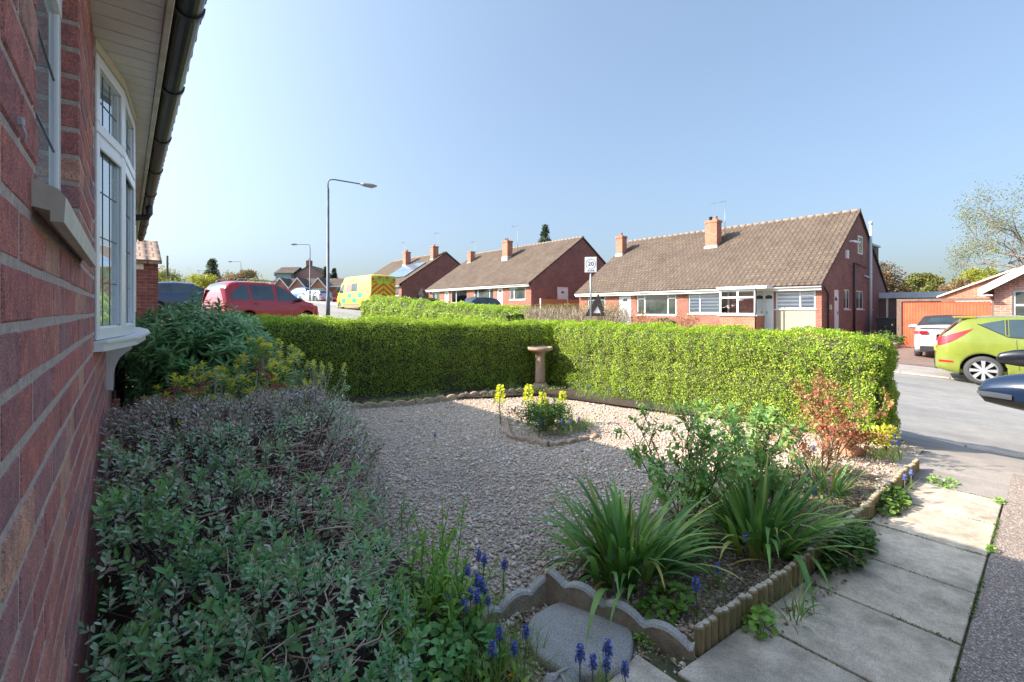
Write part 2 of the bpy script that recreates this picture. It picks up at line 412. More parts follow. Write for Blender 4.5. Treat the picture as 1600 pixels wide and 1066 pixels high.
# second row near the step at the house end
for xa, xb in ((-.05, .5), (.5, 1.0), (1.0, 1.45)):
    top = [(xa + .006, .745, .03), (xb - .006, .745, .028), (xb - .006, 1.0 if xb > 1.4 else 1.0, .03), (xa + .006, 1.0 if xa < 1 else .97, .031)]
    b.hexa([(p[0], p[1], -.02) for p in top] + top)
tag(b.build('path', SLABM, bevel=.005), kind='structure')
# joint filler soil under path
b = MB(); b.box(-1, 4.5, .22, .98, -.01, .018); tag(b.build('path_bedding', simple('joint_dirt', (.10, .11, .05), 1, var=.4, scale=12, bstr=.5)), kind='structure')
b = MB(); b.face([(4.47, .0, .02), (5.2, .0, .02), (5.2, .95, .02), (4.47, .75, .02)]); b.face([(5.2, .0, .02), (6.4, .0, H(6.4, 0) + .03), (6.4, 1.05, H(6.4, 1) + .03), (5.2, .95, .02)]); tag(b.build('path_apron', ASPH2), kind='structure')
# ---------------------------------------------- front garden
b = MB(); n = 26; X0, X1, Y0, Y1 = .9, 5.7, .8, 6.6
V = []
for j in range(n + 1):
    for i in range(n + 1):
        x, y = X0 + (X1 - X0) * i / n, Y0 + (Y1 - Y0) * j / n
        V.append((x, y, .014 + .012 * math.sin(x * 3.1 + 1) * math.sin(y * 2.3)))
b.mesh(V, [(j * (n + 1) + i, j * (n + 1) + i + 1, (j + 1) * (n + 1) + i + 1, (j + 1) * (n + 1) + i) for j in range(n) for i in range(n)], smooth=True)
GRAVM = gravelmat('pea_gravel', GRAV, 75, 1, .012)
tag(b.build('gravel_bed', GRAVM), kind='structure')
def patch(name, pts, z, mat):
    b = MB(); c = (sum(p[0] for p in pts) / len(pts), sum(p[1] for p in pts) / len(pts))
    V = [(c[0], c[1], z + .02)]; N = 40; per = []
    m = len(pts)
    for i in range(m):
        for t in range(6):
            f = t / 6; p, q = pts[i], pts[(i + 1) % m]
            per.append((p[0] + (q[0] - p[0]) * f + random.uniform(-.03, .03), p[1] + (q[1] - p[1]) * f + random.uniform(-.03, .03)))
    K = len(per)
    for r_ in (.5, .85, 1):
        for p in per: V.append((c[0] + (p[0] - c[0]) * r_, c[1] + (p[1] - c[1]) * r_, z + (.02 if r_ < .9 else -.03) + random.uniform(-.008, .012)))
    F = [(0, 1 + i, 1 + (i + 1) % K) for i in range(K)]
    for a in range(2): F += [(1 + a * K + i, 1 + (a + 1) * K + i, 1 + (a + 1) * K + (i + 1) % K, 1 + a * K + (i + 1) % K) for i in range(K)]
    b.mesh(V, F, smooth=True); return tag(b.build(name, mat), kind='structure')
patch('soil_by_house', [(-.1, .95), (1.0, .95), (1.05, 1.4), (1.0, 2.4), (1.25, 3.6), (1.7, 5.0), (2.2, 6.2), (1.5, 7.2), (-.1, 9.3)], .03, SOIL)
patch('soil_under_hedge', [(2.2, 6.2), (3.6, 5.9), (5.0, 5.5), (5.46, 5.2), (5.58, 2.3), (5.58, 1.3), (6.2, 1.2), (6.3, 7), (4.8, 7.5), (2, 7.6)], .02, SOIL)
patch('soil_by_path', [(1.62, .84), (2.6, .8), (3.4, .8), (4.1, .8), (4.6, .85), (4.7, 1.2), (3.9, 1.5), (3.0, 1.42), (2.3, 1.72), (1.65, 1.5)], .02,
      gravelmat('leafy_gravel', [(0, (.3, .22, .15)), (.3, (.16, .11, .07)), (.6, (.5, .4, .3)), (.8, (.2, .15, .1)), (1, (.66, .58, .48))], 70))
# loose pebbles
def pebbles():
    n = 42000
    z = 1.2 + RNG.random(n) ** 1.0 * 6
    x = RNG.uniform(.95, 5.5, n * 2); y = RNG.uniform(.85, 6.0, n * 2)
    d = np.hypot(x, y); keep = RNG.random(n * 2) < np.clip(2.6 / d, 0, 1) ** 1.3
    x, y = x[keep][:n], y[keep][:n]; n = len(x)
    s = RNG.uniform(.0045, .0095, n) * RNG.choice([1] * 18 + [1.5] * 5 + [2.6], n)
    u = np.array([(1, 0, 0), (-1, 0, 0), (0, 1, 0), (0, -1, 0), (0, 0, 1), (0, 0, -1)], float)
    a = RNG.uniform(0, 6.28, n); V = np.zeros((n, 6, 3))
    sc = np.stack([s * RNG.uniform(.8, 1.6, n), s * RNG.uniform(.8, 1.1, n), s * RNG.uniform(.5, .8, n)], 1)
    base = u[None] * sc[:, None, :] * RNG.uniform(.8, 1.15, (n, 6, 1))
    V[:, :, 0] = base[:, :, 0] * np.cos(a)[:, None] - base[:, :, 1] * np.sin(a)[:, None] + x[:, None]
    V[:, :, 1] = base[:, :, 0] * np.sin(a)[:, None] + base[:, :, 1] * np.cos(a)[:, None] + y[:, None]
    V[:, :, 2] = base[:, :, 2] + .020 + (.012 * np.sin(x * 3.1 + 1) * np.sin(y * 2.3))[:, None]
    m, nt, bb, out = newmat('pebble_stone')
    c = ramp(nt, geo(nt, 'Random Per Island'), GRAV)
    nt.links.new(c, bb.inputs['Base Color']); bb.inputs['Roughness'].default_value = .8
    o = rawmesh('gravel', V, [(0, 2, 4), (2, 1, 4), (1, 3, 4), (3, 0, 4), (2, 0, 5), (1, 2, 5), (3, 1, 5), (0, 3, 5)], m, smooth=True)
    tag(o, 'buff and brown pea gravel covering the front garden', 'gravel', kind='stuff')
pebbles()
# ------------------------------------------------------------------ our house (red brick, left)
NB = None
def nearbrick():
    m, nt, b, out = newmat('rustic_brick'); p = geo(nt)
    r = geo(nt, 'Random Per Island')
    c = ramp(nt, r, [(0, (.34, .155, .155)), (.18, (.48, .19, .165)), (.34, (.40, .165, .155)), (.5, (.52, .22, .18)), (.66, (.42, .205, .19)), (.8, (.31, .17, .185)), (.95, (.56, .31, .23)), (1, (.44, .17, .155))])
    n1 = noise(nt, p, 14, 6, .7); n2 = noise(nt, p, 330, 3, .7); n3 = noise(nt, p, 45, 4, .7)
    c = mix(nt, .9, c, ramp(nt, n1, [(.3, (.66, .68, .78)), (.5, (1, 1, 1)), (.7, (1.35, 1.2, 1.05))]), 'MULTIPLY')
    c = mix(nt, .8, c, ramp(nt, n2, [(.36, (.45, .45, .5)), (.5, (1, 1, 1)), (.66, (1.75, 1.65, 1.6))]), 'MULTIPLY')
    c = mix(nt, .5, c, ramp(nt, n3, [(.36, (.6, .6, .6)), (.6, (1.2, 1.2, 1.2))]), 'MULTIPLY')
    nt.links.new(c, b.inputs['Base Color']); b.inputs['Roughness'].default_value = .95; b.inputs['Specular IOR Level'].default_value = .2
    h = nt.nodes.new('ShaderNodeMath'); h.operation = 'MULTIPLY_ADD'; nt.links.new(n2, h.inputs[0]); h.inputs[1].default_value = .5; nt.links.new(n3, h.inputs[2])
    bump(nt, b, h.outputs[0], .9, .004); return m
BRICKN = nearbrick()
MORTAR = simple('mortar', (.66, .55, .48), 1, var=.22, scale=60, bstr=1, bscale=260)
house = thing('brick_bungalow', 'close red brick bungalow wall with white bow windows and black gutter at the left edge', 'house', (-.1, 5, 0))
def P_(b, name, mats, par=None, bevel=0):      # world-space mesh parented to the house empty
    o = b.build(name, mats, par or house, bevel)
    if (par or house) is house: o.location = (-house.location[0], -house.location[1], 0)
    return o
WX = -.1; HE = 9.5; HS = -6.0
OPEN = [(.965, 1.78, 1.48, 2.35), (2.5, 4.65, 1.13, 2.4), (6.7, 8.3, 1.13, 2.4)]
def inside(y, z, e=0):
    return any(a - e < y < c + e and d - e < z < f + e for a, c, d, f in OPEN)
b = MB(); row = 0; z = .01
course = .075
while z < 2.38:
    y = -1.2 + (.1125 if row % 2 else 0) + random.uniform(-.004, .004)
    while y < HE:
        ya, yb = y + .006, y + .219
        segs = [(ya, yb)]
        zc = z + .033
        for (a, c, d, f) in OPEN:
            if d - .01 < zc < f + .02:
                ns = []
                for (p, q) in segs:
                    if q <= a or p >= c: ns.append((p, q))
                    else:
                        if p < a - .02: ns.append((p, a + .003))
                        if q > c + .02: ns.append((c - .003, q))
                segs = ns
        for (p, q) in segs:
            q = min(q, HE)
            if q - p < .02: continue
            dx = random.uniform(-.0008, .0012)
            b.box(WX - .10, WX + dx, p, q, z + random.uniform(-.0012, .0012), z + .0642 + random.uniform(-.0012, .0012), 0, .0038)
        y += .225
    z += course; row += 1
P_(b, 'brick_face', BRICKN)
b = MB()
def wallgrid(b, fr, u0, u1, v0, v1, ops, m=0, depth=.1, mrev=None):
    U = sorted({u0, u1} | {x for o in ops for x in o[:2] if u0 < x < u1}); Vv = sorted({v0, v1} | {x for o in ops for x in o[2:] if v0 < x < v1})
    for a, c in zip(U, U[1:]):
        for d, f in zip(Vv, Vv[1:]):
            mu, mv = (a + c) / 2, (d + f) / 2
            if any(o[0] < mu < o[1] and o[2] < mv < o[3] for o in ops): continue
            b.face([pt(fr, a, d, 0), pt(fr, c, d, 0), pt(fr, c, f, 0), pt(fr, a, f, 0)], m)
    for o in ops:
        a, c, d, f = o
        for (q, r_) in (((a, d), (a, f)), ((c, f), (c, d)), ((a, f), (c, f)), ((c, d), (a, d))):
            b.face([pt(fr, *q, 0), pt(fr, *r_, 0), pt(fr, *r_, -depth), pt(fr, *q, -depth)], m if mrev is None else mrev)
def frame(o, u, n): return (o, u, n)
def pt(fr, u, v, d):
    o, U, N = fr
    return (o[0] + U[0] * u + N[0] * d, o[1] + U[1] * u + N[1] * d, (o[2] if len(o) > 2 else 0) + v)
def fbox(b, fr, u0, u1, v0, v1, d0, d1, m=0, ch=0):
    P = []
    for v in (v0, v1):
        P += [pt(fr, u0, v, d0), pt(fr, u1, v, d0), pt(fr, u1, v, d1), pt(fr, u0, v, d1)]
    b.hexa(P, m)
FW = frame((WX - .0018, 0), (0, 1), (1, 0))
wallgrid(b, FW, HS, HE, -.3, 2.4, OPEN, 0, .09)
P_(b, 'mortar_bed', MORTAR)
# rest of the house body
BRK = brickmat('red_brick', ((.40, .15, .10), (.29, .10, .075)), (.40, .33, .29))
BRKP = brickmat('plum_brick', ((.31, .125, .105), (.22, .09, .08)), (.33, .25, .23))
BRKO = brickmat('orange_brick', ((.58, .22, .13), (.46, .165, .10)), (.5, .42, .36))
b = MB()
b.face([(WX - .3, HS, -.3), (-12.9, HS, -.3), (-12.9, HS, 2.4), (-6.5, HS, 6.6), (WX - .3, HS, 2.4)])
b.face([(WX, HE, -.3), (-12.9, HE, -.3), (-12.9, HE, 2.4), (-6.5, HE, 6.6), (WX, HE, 2.4)])
b.face([(-12.9, HS, -.3), (-12.9, HE, -.3), (-12.9, HE, 2.4), (-12.9, HS, 2.4)])
b.face([(WX - .28, HS, 0), (WX - .28, HE, 0), (WX - .28, HE, 2.4), (WX - .28, HS, 2.4)])
P_(b, 'wall', BRK)
TILE = tilemat('brown_tile', (.165, .130, .105), (.128, .102, .085), .27, .26)
def slope(b, x0, z0, x1, z1, y0, y1, th=.1, m=0):
    L = math.hypot(x1 - x0, z1 - z0); nx, nz = -(z1 - z0) / L * th, (x1 - x0) / L * th
    if nz < 0: nx, nz = -nx, -nz
    top = [(x0 + nx, y0, z0 + nz), (x0 + nx, y1, z0 + nz), (x1 + nx, y1, z1 + nz), (x1 + nx, y0, z1 + nz)]
    b.face(top, m, uv=[(y0, 0), (y1, 0), (y1, L), (y0, L)])
    bot = [(x0, y0, z0), (x0, y1, z0), (x1, y1, z1), (x1, y0, z1)]
    b.face(bot[::-1], m)
    for i in range(4):
        j = (i + 1) % 4; b.face([bot[i], bot[j], top[j], top[i]], m)
b = MB(); slope(b, .17, 2.5, -6.5, 6.62, HS - .1, HE + .08); slope(b, -13.2, 2.35, -6.5, 6.62, HS - .1, HE + .08)
P_(b, 'roof', TILE)
# scalloped tile edge dropping into the gutter
b = MB(); V = []; n = int((HE + .5) / .0275)
for i in range(n + 1):
    y = -.5 + i * .0275; w = .014 * math.sin(i * math.pi / 3); q = random.uniform(-.003, .003) if i % 6 == 0 else 0
    V += [(.10, y, 2.56 + w), (.236 + q, y, 2.505 + w), (.236 + q, y, 2.49 + w), (.10, y, 2.545 + w)]
b.mesh(V, [(i * 4 + j, i * 4 + (j + 1) % 4, (i + 1) * 4 + (j + 1) % 4, (i + 1) * 4 + j) for i in range(n) for j in range(4)])
P_(b, 'eaves_tile', simple('mossy_tile', (.26, .19, .16), 1, var=.4, scale=30, bstr=1, bscale=120))
b = MB(); y = -.5
while y < HE - .01:
    b.box(WX - .02, .108, y + .003, min(y + .097, HE), 2.400, 2.412, 0, .002); y += .1
P_(b, 'soffit', simple('soffit_boards', (.80, .76, .70), .55, var=.1, scale=5))
b = MB(); b.box(WX - .02, .112, -.5, HE, 2.418, 2.43); P_(b, 'soffit_backing', DARKTRIM)
b = MB(); b.box(.110, .132, -.5, HE + .02, 2.385, 2.55, 0, .003); P_(b, 'fascia', simple('fascia_board', (.60, .55, .47), .5, var=.2, scale=9))
b = MB(); k = 9; N = 2
pr = [(.181 + .046 * math.cos(t), 2.452 + .052 * math.sin(t)) for t in [math.pi + math.pi * i / k for i in range(k + 1)]]
pr += [(x * .93 + .0129, z + .004) for x, z in reversed(pr)]
b.prism([(p[0], p[1]) for p in pr], 1, -.5, HE + .03)
GUT = simple('black_gutter', (.035, .036, .04), .35, var=.3, scale=14)
P_(b, 'gutter', GUT)
for yy in (.55, 1.25, 2.1, 2.9, 3.8, 4.7, 5.7, 6.9, 7.8, 8.7):
    b = MB(); b.prism([(.181 + .053 * math.cos(t), 2.452 + .059 * math.sin(t)) for t in [math.pi + math.pi * i / 10 for i in range(11)]], 1, yy, yy + .03); P_(b, 'gutter_bracket', GUT)
b = MB(); b.tube([(.19, 6.28, 2.42), (.19, 6.28, 2.33), (.17, 6.28, 2.29), (.05, 6.28, 2.27), (-.02, 6.27, 2.26), (-.045, 6.25, 2.22), (-.045, 6.2, 1.5), (-.045, 6.15, .55), (-.045, 6.1, .05)], .032, 10)
b.tube([(-.045, 6.1, .5), (-.045, 6.1, .72)], .042, 10)
P_(b, 'downpipe', simple('brown_downpipe', (.045, .04, .05), .35))
# window frames helper on an arbitrary frame
def window(par, fr, u0, u1, v0, v1, mull=(), trans=None, depth=0, fw=.05, glass=GLASS, mat=WHITE, opener=(), lead=None, place=None, name='window', bev=0, ft=.05):
    b = MB(); d0, d1 = depth - ft, depth
    us = [u0] + list(mull) + [u1]
    fbox(b, fr, u0, u1, v0, v0 + fw, d0, d1); fbox(b, fr, u0, u1, v1 - fw, v1, d0, d1)
    fbox(b, fr, u0, u0 + fw, v0 + fw, v1 - fw, d0, d1); fbox(b, fr, u1 - fw, u1, v0 + fw, v1 - fw, d0, d1)
    for x in mull: fbox(b, fr, x - fw / 2, x + fw / 2, v0 + fw, v1 - fw, d0, d1 + .002)
    if trans:
        for (a, c, vv) in trans: fbox(b, fr, a + fw * .5, c - fw * .5, vv - fw / 2, vv + fw / 2, d0, d1 + .004)
    for (a, c, d, e) in opener:
        q = fw * .8
        fbox(b, fr, a, c, d, d + q, d1, d1 + .010); fbox(b, fr, a, c, e - q, e, d1, d1 + .010)
        fbox(b, fr, a, a + q, d + q, e - q, d1, d1 + .010); fbox(b, fr, c - q, c, d + q, e - q, d1, d1 + .010)
    o = b.build(name, mat, par)
    if place is not None: o.location = place
    if bev:
        bv = o.modifiers.new('b', 'BEVEL'); bv.width = bev; bv.segments = 2; bv.limit_method = 'ANGLE'
    g = MB(); fbox(g, fr, u0 + fw * .6, u1 - fw * .6, v0 + fw * .6, v1 - fw * .6, d1 - .022, d1 - .010)
    g.build('pane', glass, o)
    if lead:
        l = MB()
        for (a, c, d, e, nu, nv) in lead:
            for i in range(1, nu): x = a + (c - a) * i / nu; fbox(l, fr, x - .0018, x + .0018, d, e, d1 - .0105, d1 - .008)
            for i in range(1, nv): x = d + (e - d) * i / nv; fbox(l, fr, a, c, x - .0018, x + .0018, d1 - .0105, d1 - .0075)
        l.build('lead_strip', simple('lead', (.09, .1, .11), .5), o)
    return o
HP = (.1, -5, 0)
window(house, FW, .965, 1.78, 1.48, 2.35, trans=[(.965, 1.78, 2.12)], depth=-.036, fw=.055, glass=GLASSN, opener=[(1.0, 1.745, 2.14, 2.32)], lead=[(1.02, 1.72, 1.53, 2.1, 2, 3)], place=HP, bev=.006)
b = MB()
b.prism([(WX - .05, 1.497), (WX - .05, 1.455), (WX + .018, 1.44), (WX + .018, 1.425), (WX + .032, 1.425), (WX + .034, 1.462), (WX + .026, 1.472), (WX + 0.0, 1.483)], 1, .915, 1.83)
P_(b, 'window_sill', simple('weathered_sill', (.56, .51, .42), .6, var=.15, scale=25), bevel=.004)
# cable clip
b = MB(); b.box(WX - .002, WX + .007, .794, .801, 1.519, 1.530, 0, .002); b.tube([(WX + .004, .797, 1.522), (WX + .008, .799, 1.510), (WX + .005, .801, 1.501)], .0014, 6); P_(b, 'cable_clip', simple('clip', (.45, .46, .5), .5))
# bow windows
def bow(pts, zb, zt, ztr, par, simple_=False):
    for i, (p, q) in enumerate(zip(pts, pts[1:])):
        L = math.hypot(q[0] - p[0], q[1] - p[1]); U = ((q[0] - p[0]) / L, (q[1] - p[1]) / L); N = (U[1], -U[0])
        fr = frame(p, U, N)
        o = window(par, fr, -.01, L + .01, zb, zt, trans=[(0, L, ztr)], depth=0, fw=.055, glass=GLASSN, ft=.06,
               opener=[(.0, L, ztr + .005, zt - .01)] , lead=[(.05, L - .05, zb + .05, ztr - .03, 3 if L > .3 else 2, 4), (.05, L - .05, ztr + .03, zt - .05, 3 if L > .3 else 2, 2)], place=HP, bev=.005)
        o.name = 'window'
        b = MB(); fbox(b, fr, .0, .04, zb + .0, ztr, 0, .010); fbox(b, fr, L - .045, L, zb, ztr, 0, .010); fbox(b, fr, .04, L - .045, zb, zb + .05, 0, .010); fbox(b, fr, .04, L - .045, ztr - .055, ztr - .01, 0, .010)
        b.build('sash', WHITE, o, bevel=.004)
    # sill: outline offset
    def off(d):
        P = []
        n = len(pts)
        for i, p in enumerate(pts):
            if i == 0: P.append((WX - .02, p[1] - d * .3)); P.append((WX + d * .55, p[1] - d * .1)); continue
            if i == n - 1: P.append((WX + d * .55, p[1] + d * .1)); P.append((WX - .02, p[1] + d * .3)); continue
            P.append((p[0] + d, p[1]))
        return P
    b = MB(); b.prism(off(.055)[::-1], 2, zb - .045, zb - .012); b.prism(off(.075)[::-1], 2, zb - .012, zb - .002)
    P_(b, 'bow_sill', WHITE, bevel=.004)
    b = MB(); b.prism(off(.012)[::-1], 2, zt + .002, 2.398); P_(b, 'bow_head', CREAM)
    # curtain behind
    for sgn, yc in ((1, pts[0][1] + .1), (-1, pts[-1][1] - .1)):
        b = MB(); V = []
        for j in range(41):
            y = yc + sgn * j * .009; xx = WX - .16 + .014 * math.sin(j * .9); V += [(xx, y, zb), (xx, y, zt)]
        b.mesh(V, [(2 * j, 2 * j + 2, 2 * j + 3, 2 * j + 1) for j in range(40)], smooth=True); P_(b, 'curtain', simple('curtain', (.5, .48, .42), .9))
bow([(-.1, 2.5), (-.015, 2.87), (.03, 3.34), (.033, 3.83), (0, 4.3), (-.1, 4.65)], 1.175, 2.355, 2.02, house)
bow([(-.1, 6.7), (.05, 7.0), (.085, 7.35), (.085, 7.7), (.05, 8.05), (-.1, 8.3)], 1.175, 2.355, 2.02, house)
for yy in (3.05, 3.95):
    b = MB(); b.prism([(WX, .785), (WX + .035, .775), (WX + .036, .86), (WX + .046, .93), (WX + .068, .985), (WX + .10, 1.02), (WX + .128, 1.04), (WX + .135, 1.128), (WX, 1.128)], 1, yy, yy + .1)
    if yy > 3.5: P_(b, 'corbel', simple('corbel_render', (.72, .71, .68), .5, var=.05), bevel=.004)
b = MB(); b.box(-.085, -.04, 5.2, 5.32, .45, .52); P_(b, 'airbrick', BRK)
# brick outbuilding at far end of our side
g = thing('brick_garage', 'small red brick outbuilding with brown tiled roof slope, seen past the bow window', 'garage', (-1, 14, 0))
def Wp(b, name, mats, par, bevel=0):
    o = b.build(name, mats, par, bevel); o.location = tuple(-c for c in par.location); return o
b = MB(); b.box(-4, .56, 13.2, 16.6, 0, 2.35); Wp(b, 'wall', BRKP, g)
b = MB()
def yslope(b, y0, z0, y1, z1, x0, x1, th=.08, m=0):
    L = math.hypot(y1 - y0, z1 - z0)
    b.face([(x0, y0, z0 + th), (x1, y0, z0 + th), (x1, y1, z1 + th), (x0, y1, z1 + th)], m, uv=[(x0, 0), (x1, 0), (x1, L), (x0, L)])
    b.face([(x0, y0, z0), (x0, y1, z1), (x1, y1, z1), (x1, y0, z0)], m)
    b.face([(x1, y0, z0), (x1, y1, z1), (x1, y1, z1 + th), (x1, y0, z0 + th)], m); b.face([(x0, y0, z0), (x0, y0, z0 + th), (x0, y1, z1 + th), (x0, y1, z1)], m)
    b.face([(x0, y0, z0), (x1, y0, z0), (x1, y0, z0 + th), (x0, y0, z0 + th)], m)
yslope(b, 13.05, 2.33, 14.9, 2.98, -4.1, .62); yslope(b, 16.7, 2.33, 14.9, 2.98, -4.1, .62)
Wp(b, 'roof', tilemat('outbuilding_tile', (.36, .27, .22), (.30, .22, .18), .24, .3), g)
b = MB(); b.box(-4, .30, 13.17, 13.2, 2.20, 2.33); Wp(b, 'fascia', WHITE2, g)
# ------------------------------------------------------------------ houses opposite
X0, XR, XB = 25.8, 32.2, 38.6
def bungalow(name, label, y0, y1, eave, ridge, base, front, side, gable_extra=None, brick=(BRK, BRKP), chims=()):
    t = thing(name, label, 'house', ((X0 + XB) / 2, (y0 + y1) / 2, base))
    FF = frame((X0, 0), (0, 1), (-1, 0)); FS = frame((0, y0), (1, 0), (0, -1))
    b = MB()
    wallgrid(b, FF, y0, y1, base - 1, eave, [o['r'] for o in front], 1, .12)
    wallgrid(b, FS, X0, XB, base - 1, eave, [o['r'] for o in side], 0, .1)
    b.face([(X0, y0, eave), (XB, y0, eave), (XR, y0, ridge)], 0)
    b.face([(X0, y1, base - 1), (X0, y1, eave), (XR, y1, ridge), (XB, y1, eave), (XB, y1, base - 1)], 0)
    b.face([(XB, y0, base - 1), (XB, y1, base - 1), (XB, y1, eave), (XB, y0, eave)], 0)
    b.face([(X0 + .6, y0 + .1, base), (X0 + .6, y1, base), (X0 + .6, y1, eave), (X0 + .6, y0 + .1, eave)], 2)   # dark interior
    b.face([(X0 + .3, y0 + .6, base), (XB, y0 + .6, base), (XB, y0 + .6, eave), (X0 + .3, y0 + .6, eave)], 2)
    Wp(b, 'wall', [brick[1], brick[0], DARKTRIM], t)
    for (lst, fr) in ((front, FF), (side, FS)):
        for o in lst:
            a, c, d, e = o['r']; k = o.get('k', 'win')
            if k == 'win':
                w = window(t, fr, a, c, d, e, o.get('m', ()), o.get('t'), depth=-.04, fw=o.get('fw', .07), glass=o.get('g', GLASS), place=tuple(-q for q in t.location))
                s = MB(); fbox(s, fr, a - .05, c + .05, d - .05, d, -.04, .04); s.build('sill', WHITE2, w)
                if o.get('blind'):
                    s = MB(); n = int((e - d) / .085)
                    fbox(s, fr, a + .05, c - .05, d + .05, e - .06, -.068, -.064)
                    ob = s.build('blind', BLIND, w)
            elif k == 'door':
                s = MB(); fbox(s, fr, a, c, d, e, -.1, -.05); q = .07
                fbox(s, fr, a, a + q, d, e, -.05, -.02); fbox(s, fr, c - q, c, d, e, -.05, -.02); fbox(s, fr, a + q, c - q, e - q, e, -.05, -.02)
                for (p, r_) in ((.12, .42), (.5, .8)):
                    fbox(s, fr, a + .15, (a + c) / 2 - .05, d + (e - d) * p, d + (e - d) * r_, -.05, -.035); fbox(s, fr, (a + c) / 2 + .05, c - .15, d + (e - d) * p, d + (e - d) * r_, -.05, -.035)
                dd = s.build('door', WHITE, t); dd.location = tuple(-q for q in t.location)
                s = MB(); uu = (a + c) / 2
                s.mesh([pt(fr, uu + .22 * math.cos(x), e - .55 + .2 * math.sin(x), -.03) for x in [math.pi * i / 8 for i in range(9)]] + [pt(fr, uu, e - .55, -.03)], [(i, i + 1, 9) for i in range(8)])
                s.build('fanlight', GLASS, dd)
                s = MB(); fbox(s, fr, c - .16, c - .13, d + .95, d + 1.1, -.05, -.0); s.build('handle', GALV, dd)
            elif k == 'panel':
                s = MB(); fbox(s, fr, a, c, d, e, -.1, -.02); pp = s.build('panel', o['mat'], t); pp.location = tuple(-q for q in t.location)
    b = MB(); sl = (ridge - eave) / (XR - X0); ov = .35
    slope(b, X0 - ov, eave - ov * sl + .06, XR, ridge + .06, y0 - .1, y1 + .1); slope(b, XB + ov, eave - ov * sl + .06, XR, ridge + .06, y0 - .1, y1 + .1)
    rf = Wp(b, 'roof', TILE, t)
    b = MB(); y = y0 - .1
    while y < y1 + .05:
        b.tube([(XR, y, ridge + .13), (XR, min(y + .43, y1 + .1), ridge + .14)], .12, 8); y += .45
    b.build('ridge_tile', simple('ridge_tiles', (.26, .20, .165), .95, var=.3, scale=6), rf)
    b = MB(); ze = eave - ov * sl
    b.box(X0 - ov, X0 - ov + .03, y0 - .08, y1 + .08, ze - .12, ze + .07); b.box(X0 - ov + .03, X0, y0, y1, ze - .12, ze - .10)
    Wp(b, 'fascia', WHITE2, t)
    b = MB(); b.tube([(X0 - ov - .05, y0 - .1, ze + .03), (X0 - ov - .05, y1 + .1, ze + .03)], .05, 8); Wp(b, 'gutter', WHITE2, t)
    return t, rf
m, nt_, b_, out_ = newmat('striped_blind')
sp = nt_.nodes.new('ShaderNodeSeparateXYZ'); nt_.links.new(geo(nt_), sp.inputs[0])
mm = nt_.nodes.new('ShaderNodeMath'); mm.operation = 'MULTIPLY'; mm.inputs[1].default_value = 1 / .19; nt_.links.new(sp.outputs[2], mm.inputs[0])
fr_ = nt_.nodes.new('ShaderNodeMath'); fr_.operation = 'FRACT'; nt_.links.new(mm.outputs[0], fr_.inputs[0])
nt_.links.new(ramp(nt_, fr_.outputs[0], [(.45, (.85, .85, .87)), (.5, (.42, .44, .5)), (.95, (.42, .44, .5)), (1, (.85, .85, .87))]), b_.inputs['Base Color'])
BLIND = m
# glass in front of blinds: clearer glass
def clearglass():
    m, nt, b, out = newmat('clear_glass'); b.inputs['Base Color'].default_value = (.9, .95, .95, 1); b.inputs['Roughness'].default_value = .02
    tr = nt.nodes.new('ShaderNodeBsdfTransparent'); mx = nt.nodes.new('ShaderNodeMixShader'); fz = nt.nodes.new('ShaderNodeFresnel'); fz.inputs[0].default_value = 1.5
    gl = nt.nodes.new('ShaderNodeBsdfGlossy'); gl.inputs['Roughness'].default_value = .02
    nt.links.new(fz.outputs[0], mx.inputs[0]); nt.links.new(tr.outputs[0], mx.inputs[1]); nt.links.new(gl.outputs[0], mx.inputs[2]); nt.links.new(mx.outputs[0], out.inputs[0]); return m
CLEAR = clearglass()
PEBBLE = simple('pebbledash_panel', (.42, .36, .29), .95, var=.15, scale=50, bstr=.6)
def chimney(rf, x, y, z0, z1, w=.62, d=.62, pots=(), cowl=False):
    b = MB(); b.box(x - w / 2, x + w / 2, y - d / 2, y + d / 2, z0, z1 - .16)
    b.box(x - w / 2 - .04, x + w / 2 + .04, y - d / 2 - .04, y + d / 2 + .04, z1 - .16, z1)
    c = b.build('chimney', BRKO, rf)
    # (children of roof: world coordinates are kept because roof is offset to world)
    b = MB()
    for (dy) in pots: b.lathe([(.11, 0), (.12, .05), (.10, .12), (.10, .24), (.12, .27), (.08, .28)], (x, y + dy, z1), 12)
    if pots: b.build('chimney_pot', simple('terracotta', (.5, .17, .1), .8), rf)
    b = MB(); sl = 4.25 / 6.4; zf = lambda xx: z0r + (xx - x) * sl
    z0r = z1 - 1.6
    b.box(x - w / 2 - .06, x + w / 2 + .02, y - d / 2 - .05, y + d / 2 + .05, z0, z0 + .55); b.build('flashing', simple('lead_flashing', (.5, .5, .49), .6), rf)
    if cowl:
        b = MB(); b.lathe([(.09, 0), (.09, .18), (.13, .2), (.13, .24), (.02, .3)], (x, y + .18, z1 + .02), 12); b.build('cowl', DARK, rf)
def aerial(rf, x, y, z0, z1, dirn=1):
    b = MB(); b.tube([(x, y, z0), (x, y, z1)], .016, 5); b.tube([(x, y - .1 * dirn, z1 - .03), (x, y + .95 * dirn, z1 - .01)], .01, 4)
    for i in range(8): yy = y + dirn * (.1 + i * .11); b.tube([(x - .18, yy, z1 - .01), (x + .18, yy, z1 - .01)], .006, 3)
    b.build('aerial', GALV, rf)
eA = 2.6; bA = .1
